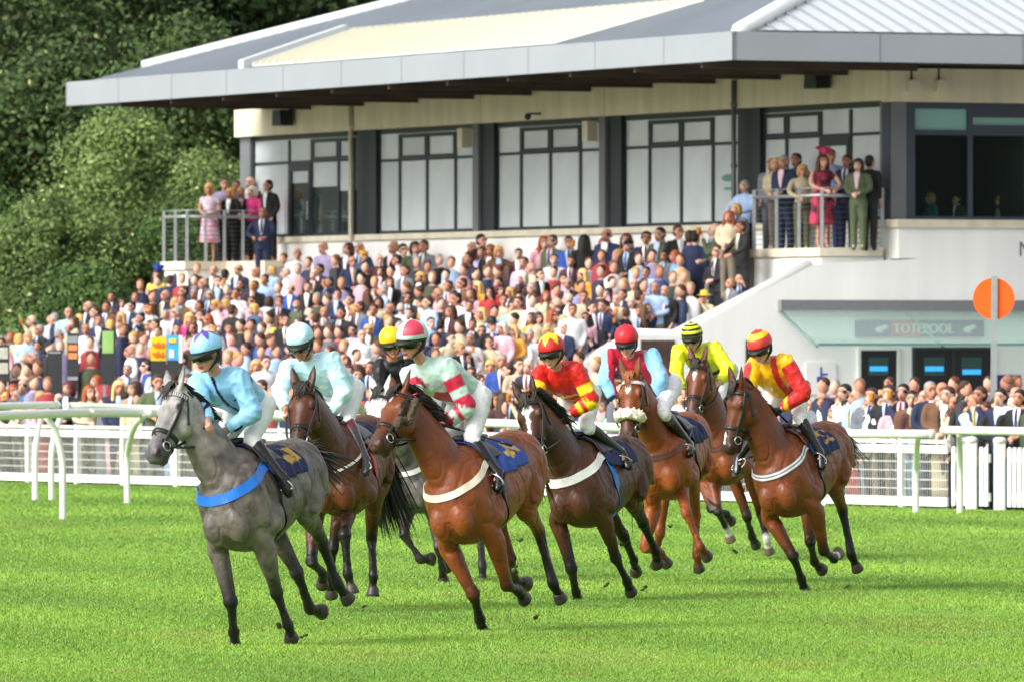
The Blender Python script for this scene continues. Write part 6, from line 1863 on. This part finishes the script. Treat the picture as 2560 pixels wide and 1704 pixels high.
def stand_at(px, py, hh):
    """ground position where a head centre hh above the floor shows at (px, py)"""
    k = (px - 1280) / F
    y = abs(fence_y(k)) + .55
    y0 = y
    above = False                                       # behind the sloping white stair wall
    for (xa, ya), (xb, yb) in zip(((1455, 912), (1602, 838), (1697, 838)), ((1602, 838), (1697, 838), (2034, 664))):
        if xa <= px <= xb: above = py < ya + (yb - ya) * (px - xa) / (xb - xa) - 2
    while y < 198:
        q = P(px, py, y)
        d = (q - CB).dot(nl); t = (q - CB).dot(ul); right_ = (q - CB).dot(nr)
        if above and t < .55:
            y += .05; continue
        if (t > .3 and d < .45) or (not above and px > 1455 and right_ < .75): break
        if q.z - floor_at(q.x, q.y) < hh * (1.10 if y < y0 + .3 else 1):
            return V(q.x, q.y, floor_at(q.x, q.y)), q.z - floor_at(q.x, q.y)
        y += .05
    y -= .08
    q = P(px, py, y)
    return V(q.x, q.y, floor_at(q.x, q.y)), q.z - floor_at(q.x, q.y)
people = []          # (pixel x, pixel y, words, object)
def spectator(px, py, hc, tc, base=None, yaw=None, pose=None, hh=None, glasses=False, fasc=None, drink=False, label=None, legs=None):
    hk, hcol, hword = HAIR[hc]
    tcol, tword, kind = TOP[tc]
    fem = hc in 'YRBKWFMD' or kind == 2 or hc == 'w'
    hgt = 1.585 * (rng.uniform(.93, 1.02) if not fem else rng.uniform(.88, .97))
    if base is None:
        base, hz = stand_at(px, py, hgt)
    else: hz = hgt if hh is None else hh
    sc = min(1.12, max(.80, hz / 1.585))
    if hz / 1.585 < .80: base = base + V(0, 0, hz - .80 * 1.585)
    if hz / 1.585 > 1.12: base = base + V(0, 0, hz - 1.12 * 1.585)
    pose = pose or ['down', 'front', 'down', 'up', 'front', 'down', 'down'][rng.integers(0, 7)]
    if yaw is None: yaw = -22 + rng.normal() * 34 if rng.random() > .10 else 150 + rng.normal() * 30
    sx = 'f' if fem else 'm'
    o = bpy.data.objects.new('person', DM['skin', pose, sx]); COL.objects.link(o)
    o.location = base; o.rotation_euler = (R(rng.normal() * 1.5), 0, R(yaw)); o.scale = (sc * rng.uniform(.97, 1.10), sc * 1.02, sc)
    sk = hx(SKINS[rng.integers(0, 8)]); o.color = (*sk, 1)
    def ch(key, name, col):
        c = bpy.data.objects.new(name, DM[key]); COL.objects.link(c); c.parent = o
        f_ = rng.uniform(.82, 1.15); c.color = (min(.95, col[0] * f_), min(.95, col[1] * f_), min(.95, col[2] * f_), 1); return c
    ch(('hair', hk), {'cap': 'flat_cap', 'hat': 'brimmed_hat'}.get(hk, 'hair'), hx(hcol))
    if hk in ('cap', 'hat'): ch(('hair', 'bob' if fem else 'bald'), 'hair', hx('4a3322'))
    if kind == 2:
        dr_ = ch(('dress', pose, sx), 'dress', hx(tcol))
        if tc in 'sz':                                      # printed fabrics
            dr_.data = dr_.data.copy(); dr_.data.materials.clear()
            dr_.data.materials.append(mat('floral_' + tc, hx('241a24' if tc == 's' else 'e9e2ee'), .8, scale=7, two=hx('c43a58' if tc == 's' else 'e58cae'), detail=1))
    else:
        nm_ = 'shirt' if 'shirt' in tword else ('coat' if 'coat' in tword else ('top' if 'top' in tword else 'jacket'))
        ch(('top', pose, sx), nm_, hx(tcol)); ch('legs', 'trousers', hx(legs or ('23252e' if kind == 1 or rng.random() < .5 else '6b6255')) if kind != 1 or tc == 'q' else hx(tcol))
        if kind == 1:
            ch('shirt', 'shirt', hx(['f0eff2', 'f0eff2', 'b9cdea', 'eac9d2'][rng.integers(0, 4)]))
            if not fem and rng.random() < .6: ch('tie', 'tie', hx(['7a1f2a', '2a3a7a', '3a2a55', '9a8a40'][rng.integers(0, 4)]))
    if glasses: ch('glasses', 'sunglasses', (0, 0, 0))
    if fasc: ch('fascinator', 'fascinator', hx(fasc))
    if drink and pose == 'up': ch('glass', 'drink', hx('b8752a'))
    extra = (' and sunglasses' if glasses else '')
    people.append((px, py, (('woman' if fem else 'man'), hword + extra, tword, pose, yaw), o, label))
    o['category'] = 'person'
    return o
BOARDS = [(8, 862, 985, 15), (137, 875, 985, 18), (182, 833, 975, 14), (271, 826, 960, 16), (396, 842, 912, 19), (437, 838, 912, 20)]
def hides_board(px, py):
    return any(abs(px - b[0]) < b[3] + 16 and b[1] + 6 < py < b[2] - 30 for b in BOARDS)
seen = []
for ck, txt in LST.items():
    ox, oy, sc_ = CROPS[ck]
    for it in txt.split():
        a, b, hc, tc = it.split(',')
        px, py = ox + float(a) / sc_, oy + float(b) / sc_
        if any(abs(px - u) < 13 and abs(py - v) < 13 for u, v in seen) or hides_board(px, py): continue
        seen.append((px, py))
        spectator(px, py, hc, tc, glasses=rng.random() < .18, drink=rng.random() < .5)
# named people
def on_balcony(px, py, off, left_=True):
    t, z = L(px, py, off); p = CB + ul * t + nl * off; return V(p.x, p.y, ZB)
def bal(px, off, *a, **k):
    if px < 660:
        off = (653 - px) / 102 - off * .10
    b = on_balcony(px, 480, off); return spectator(px, 480, *a, base=b, **k)
bal(525, 1.5, 'F', 'z', yaw=-10, pose='front', hh=1.60, label='blonde woman in a pink and white dress at the left balcony rail')
bal(561, 2.2, 'b', 'v', yaw=10, pose='down', hh=1.70, label='dark haired man in a lilac shirt on the left balcony')
bal(577, .8, 'F', 'k', yaw=-25, pose='front', hh=1.50, label='blonde woman in black beside the lilac shirt on the left balcony')
bal(602, 1.0, 'f', 'k', yaw=0, pose='front', hh=1.52, label='fair haired man in black between two women on the left balcony')
bal(630, .2, 'W', 'P', yaw=-30, pose='lean', hh=1.54, label='pale haired woman in a bright pink jacket at the left balcony rail')
bal(626, 2.3, 'x', 'm', yaw=-30, pose='down', hh=1.74, label='balding man half hidden behind the bright pink jacket on the left balcony')
bal(678, .35, 'b', 'k', yaw=-45, pose='down', hh=1.64, label='tall man in black standing by the balcony door at the left')
spectator(658, 530, 'x', 'n', base=on_balcony(658, 530, .9) - V(0, 0, .55), yaw=-15, pose='lean', hh=1.58, legs='6a5040', label='man in navy jacket and white shirt on the stairs below the left balcony')
bal(1926, .95, 'x', 'g', yaw=-20, hh=1.62, pose='down', label='balding man in grey at the left end of the right balcony')
bal(1943, 1.05, 'F', 'c', yaw=-25, hh=1.60, pose='front', label='blonde woman in a cream jacket on the right balcony')
bal(1964, 1.0, 'g', 'n', yaw=-35, hh=1.64, pose='front', label='grey haired man in a navy jacket on the right balcony')
bal(2005, 1.15, 'F', 'c', yaw=5, hh=1.46, pose='lean', legs='5a5a40', label='short fair haired woman in a cream coat leaning on the right balcony rail')
bal(2056, 1.2, 'B', 's', yaw=20, hh=1.62, pose='lean', fasc='c23a6a', label='woman in a red floral dress with a pink hat on the right balcony')
bal(2078, .8, 'b', 'l', yaw=10, hh=1.72, pose='front', legs='2c3560', label='tall man in a light blue shirt beside the red floral dress')
bal(2117, .6, 'b', 'n', yaw=-25, hh=1.62, pose='down', label='man in a navy suit by the right end of the balcony')
bal(2174, .45, 'k', 'k', yaw=150, hh=1.60, pose='down', label='dark figure with its back turned at the end of the right balcony')
bal(592, 3.0, 'b', 'g', yaw=-10, pose='down', hh=1.66, label='man in a grey suit at the back of the left balcony group')
bal(1988, .35, 'b', 'd', yaw=-30, pose='down', hh=1.70, label='man in a denim shirt behind the cream coats on the right balcony')
bal(2146, .75, 'D', 'e', yaw=-15, pose='front', hh=1.54, label='dark haired woman in an olive jacket near the right end of the right balcony')
spectator(1890, 465, 'g', 'l', base=on_balcony(1890, 465, 1.25) - V(0, 0, .35) + ul * .5, yaw=-40, pose='lean', hh=1.55, label='grey haired man in a light blue shirt leaning on the balcony stair rail')
spectator(1838, 532, 'F', 'g', base=on_balcony(1838, 532, 1.7) - V(0, 0, .75), yaw=-30, pose='front', hh=1.5, label='blonde woman in grey on the stairs up to the right balcony')
spectator(1820, 552, 'R', 'c', base=on_balcony(1820, 552, 2.0) - V(0, 0, .9), yaw=-20, pose='front', hh=1.5, label='ginger haired woman on the stairs up to the right balcony')
spectator(1860, 560, 'b', 'k', base=on_balcony(1860, 560, 1.9) - V(0, 0, 1.1), yaw=-60, pose='lean', hh=1.5, label='dark jacketed person bent on the stairs below the right balcony')
spectator(391, 690, 'B', 'y', yaw=-10, pose='front', fasc='2748b0', label='woman in a yellow dress with a royal blue fascinator on the terrace')
spectator(1690, 640, 'R', 'u', yaw=-75, pose='down', label='woman with long ginger hair in a sky blue dress on the terrace')
spectator(700, 800, 'B', 'y', yaw=40, pose='down', label='woman in a long yellow dress standing between the two blue capped jockeys')
for px, py, tc in ((2320, 496, 't'), (2395, 500, 'e'), (2506, 502, 'c')):
    t, z = Rr(px, py, -1.4)
    spectator(px, py, 'k' if tc == 'e' else 'F', tc, base=CB + ur * t - nr * 1.4 + UP * (z - 1.25), hh=1.25, yaw=-60, pose='front', label={'t': 'person in teal seated inside behind the dark window', 'e': 'dark haired person in olive seated inside behind the dark window', 'c': 'blonde person in cream seated inside behind the right hand window'}[tc])

# labels: look first, then the nearest thing one can find in the picture
LM = [('the purple starred cap', 513, 866), ('the pale blue spotted cap', 747, 842), ('the plain yellow cap', 976, 845), ('the red and green cap', 1028, 836), ('the red cap with yellow star', 1376, 866),
      ('the plain red cap', 1565, 842), ('the black and yellow hooped cap', 1729, 833), ('the gold banded red cap', 1897, 856), ('the orange disc pole', 2480, 960), ('the rounded gate post', 2433, 1090),
      ('the left balcony', 530, 610), ('the right balcony', 2000, 590), ('the second downpipe', 880, 560), ('the middle columns', 1210, 560), ('the third window bay', 1365, 540), ('the fourth window bay', 1690, 540), ('the second window bay', 1060, 560),
      ('the long sloping white coping', 1800, 770), ('the betting windows', 2230, 960), ('the navy wall poster', 2520, 960), ('the left rail end cap', 143, 1011), ('the yellow board', 396, 875), ('the blue board', 438, 880), ('the green board', 270, 860),
      ('the grey horse ears', 430, 960), ('the upper right barrier', 1555, 661), ('the clear barrier panel', 1150, 673), ('the navy rosette banner', 1530, 940), ('the tall black board', 143, 930), ('the orange striped board', 182, 860)]
used = set()
def where(px, py, nm, lx, ly):
    dx, dy = px - lx, py - ly
    near = 'just ' if math.hypot(dx, dy) < 60 else ('well ' if math.hypot(dx, dy) > 170 else '')
    if abs(dx) < .45 * abs(dy): d_ = 'above' if dy < 0 else 'below'
    elif abs(dy) < .45 * abs(dx): d_ = 'left of' if dx < 0 else 'right of'
    else: d_ = ('above and left of' if dx < 0 else 'above and right of') if dy < 0 else ('below and left of' if dx < 0 else 'below and right of')
    return near + d_ + ' ' + nm
for px, py, wd, o, lab in people:
    if lab is None:
        sex, hw, tw, pose, yaw = wd
        lm = sorted(LM, key=lambda q: math.hypot(px - q[1], (py - q[2])))
        cands = []
        for q in lm[:5]:
            cands.append('%s with %s in %s, %s' % (sex, hw, tw, where(px, py, *q)))
            cands.append('%s with %s in %s, %s' % (sex, hw.replace(' and sunglasses', ''), tw, where(px, py, *q).replace('just ', '').replace('well ', '')))
            cands.append('%s in %s %s' % (sex, tw, where(px, py, *q)))
        cands.append('%s in %s %s' % (sex, tw, where(px, py, *lm[0]).replace('just ', '').replace('well ', '')))
        cands = [c for c in cands if c not in used and len(c.replace(',', '').split()) <= 16] or cands[::-1]
        lab = cands[0]
        if lab in used or len(lab.replace(',', '').split()) > 16: lab = '%s %s, %s, %s' % (sex, 'turned away' if abs(yaw) > 90 else ('facing left' if yaw < -20 else 'facing us'), hw.replace(' and sunglasses', ''), where(px, py, *lm[0]).replace('just ', '').replace('well ', ''))
    used.add(lab); o['label'] = lab
    o['group'] = 'spectators watching the race'
print('people', len(people))

# the rest of the crowd, too deep in the rows to tell apart: one mass
st = Sh()
def lowperson(s, b, z, cloth, hair, skin, yaw, k):
    f_ = V(math.sin(yaw), -math.cos(yaw), 0); r_ = V(math.cos(yaw), math.sin(yaw), 0)
    h_ = b + V(0, 0, z)
    s.ell(h_, (r_ * .075 * k, f_ * .09 * k, V(0, 0, .112 * k)), skin, 10, 8)
    s.ell(h_ + V(0, 0, .045) * k - f_ * .022 * k, (r_ * .083 * k, f_ * .092 * k, V(0, 0, .085 * k)), hair, 10, 7)
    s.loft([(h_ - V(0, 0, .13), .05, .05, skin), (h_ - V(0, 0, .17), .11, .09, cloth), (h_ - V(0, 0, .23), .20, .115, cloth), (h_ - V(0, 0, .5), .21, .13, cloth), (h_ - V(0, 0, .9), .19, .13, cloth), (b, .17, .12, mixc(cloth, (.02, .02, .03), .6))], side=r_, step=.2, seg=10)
cl = ['1f2848', '1b1b1f', '1f2848', '1b1b1f', '24304f', '2a2a30', '62666e', 'dcdbde', '9db8d8', 'd0a0aa', '4a262b', 'b8ab90', '8f86a8', '3f4830', '4a3426', '9a2f34', '2c4f86']
hr_ = ['17120f', '43291a', '6b4426', '8f8c88', 'a8834a', '5a3018', '8a5f48', '2a1a12', '3a2418']
poly = [(-60, 905), (60, 840), (200, 760), (330, 720), (440, 660), (620, 640), (720, 640), (900, 640), (1100, 640), (1300, 630), (1560, 625), (1700, 640), (1740, 700), (1700, 820), (1560, 828), (1470, 880), (1540, 960), (1700, 990), (1900, 1000), (1960, 965), (2140, 962), (2560, 958), (2700, 960), (2700, 1062), (1900, 1052), (1300, 1050), (700, 1030), (-60, 1010)]
def inside(x, y):
    c = False
    for i in range(len(poly)):
        x1, y1 = poly[i]; x2, y2 = poly[i - 1]
        if (y1 > y) != (y2 > y) and x < (x2 - x1) * (y - y1) / (y2 - y1) + x1: c = not c
    return c
nfill = 0
extra_pts = []
for i in range(-60, 2700, 34):
    seen_q = (i, 1022 + rng.normal() * 10)
    if inside(*seen_q) and not any(abs(seen_q[0] - u) < 15 and abs(seen_q[1] - v) < 16 for u, v in seen): extra_pts.append(seen_q)
for i in range(16000):
    if extra_pts: x, y = extra_pts.pop()
    else:
        x, y = rng.uniform(-60, 2700), rng.uniform(620, 1062)
        if not inside(x, y) or hides_board(x, y): continue
        if any(abs(x - u) < 25 and abs(y - v) < 26 for u, v in seen): continue
    seen.append((x, y)); nfill += 1
    hg = 1.585 * rng.uniform(.92, 1.03)
    b, hz = stand_at(x, y, hg)
    if hz > 1.75: b = b + V(0, 0, hz - 1.7); hz = 1.7
    if hz < 1.2: b = b + V(0, 0, hz - 1.2); hz = 1.2
    lowperson(st, b, hz, hx(cl[rng.integers(0, len(cl))], .9), hx(hr_[rng.integers(0, len(hr_))]), hx(SKINS[rng.integers(0, 8)]), R(-22 + rng.normal() * 40), 1.05)
print('filler', nfill)
tag(st.obj('crowd', mat('crowd_mass', None, .75, attr='col', var=.12, scale=9), None, True), 'rest of the packed race crowd filling the terrace between the nearer spectators', 'crowd', kind='stuff')

# bookmakers' boards in front of the terrace at the left
m_board = mat('board_black', hx('2b2d30'), .6, var=.1, scale=4)
def board(px, y0, y1, wpx, label, panels, Y=None, name='betting_board'):
    """y0 top, y1 lower edge in the picture; standing on legs on the apron"""
    Y = abs(fence_y((px - 1280) / F)) + 2.6
    a = P(px - wpx / 2, y1, Y); b = P(px + wpx / 2, y0, Y)
    fz = floor_at(a.x, a.y)
    root = empty(name, V((a.x + b.x) / 2, Y, fz), label, 'sign board', 'betting boards before the terrace')
    w_ = b.x - a.x
    s = Sh(); s.box(V(a.x, Y, a.z), V(w_, 0, 0), V(0, .10, 0), V(0, 0, b.z - a.z)); s.obj('board', m_board, root)
    for x in (a.x + .02, b.x - .06):
        s = Sh(); s.box(V(x, Y + .02, fz), V(.04, 0, 0), V(0, .06, 0), V(0, 0, max(.05, a.z - fz))); s.obj('leg', m_steel, root)
    for (n_, fx0, fx1, fz0, fz1, mm) in panels:
        s = Sh(); off_ = .012 + .006 * panels.index((n_, fx0, fx1, fz0, fz1, mm)); s.box(V(a.x + w_ * fx0, Y - off_, a.z + (b.z - a.z) * fz0), V(w_ * (fx1 - fx0), 0, 0), V(0, off_ - .002, 0), V(0, 0, (b.z - a.z) * (fz1 - fz0))); s.obj(n_, mm, root)
    root['yy'] = Y
    return root
mo, mg, mw = mat('board_orange', hx('e08a55'), .5), mat('board_green', hx('8fb86a'), .5, var=.15, scale=3), mat('board_pale', hx('b9b6a8'), .5, var=.2, scale=6)
board(8, 862, 985, 30, 'black betting board with pale price panels at the far left edge', [('price_panel', .15, .9, .72, .95, mw), ('price_panel', .15, .9, .42, .64, mw), ('label_panel', .4, .9, .1, .25, mat('board_white', hx('d9dde8'), .5))], 152)
board(137, 875, 985, 36, 'plain dark grey betting board left of the striped one', [('clip', .1, .9, .93, .97, m_steel)], 150)
board(182, 833, 975, 28, 'tall betting board with two orange price strips', [('price_strip', .1, .9, .70, .80, mo), ('price_strip', .1, .9, .55, .66, mo), ('frame_bar', .05, .95, .83, .95, mat('board_grey', hx('8b8f92'), .5)), ('frame_bar', .05, .95, .18, .24, m_steel)], 152)
board(271, 826, 960, 32, 'tall betting board with a pale green upper panel', [('green_panel', .02, .9, .58, .99, mg)], 154)
board(396, 842, 965, 38, 'bright yellow betting sign with orange lettering marks', [('yellow_panel', 0, 1, .52, 1, mat('sign_yellow2', hx('f6c21a'), .4)), ], 149)
board(437, 838, 962, 40, 'bright blue poster board with a white side strip beside the yellow sign', [('blue_panel', .02, .75, .5, 1, mat('poster_blue', hx('35a5dc'), .4)), ('white_strip', .76, .98, .45, 1, mat('board_white', hx('d9dde8'), .5)), ('pale_shape', .15, .45, .55, .72, mat('board_white', hx('d9dde8'), .5)), ('yellow_shape', .15, .6, .85, .93, mat('sign_yellow2', hx('f6c21a'), .4))], 150)
# orange squiggles on the yellow sign
yb = [o for o in COL.objects if o.get('label', '').startswith('bright yellow betting')][0]
s = Sh()
for row, py in ((0, 861), (1, 884)):
    for i in range(5):
        c = P(384 + i * 6, py + (i % 2) * 2, yb['yy'] - .045); s.box(V(c.x - .018, c.y - .004, c.z - .03), V(.034, 0, 0), V(0, .008, 0), V(0, 0, .05 + .012 * (i % 3)))
s.obj('lettering', mat('sign_orange', hx('e0601a'), .5), yb)
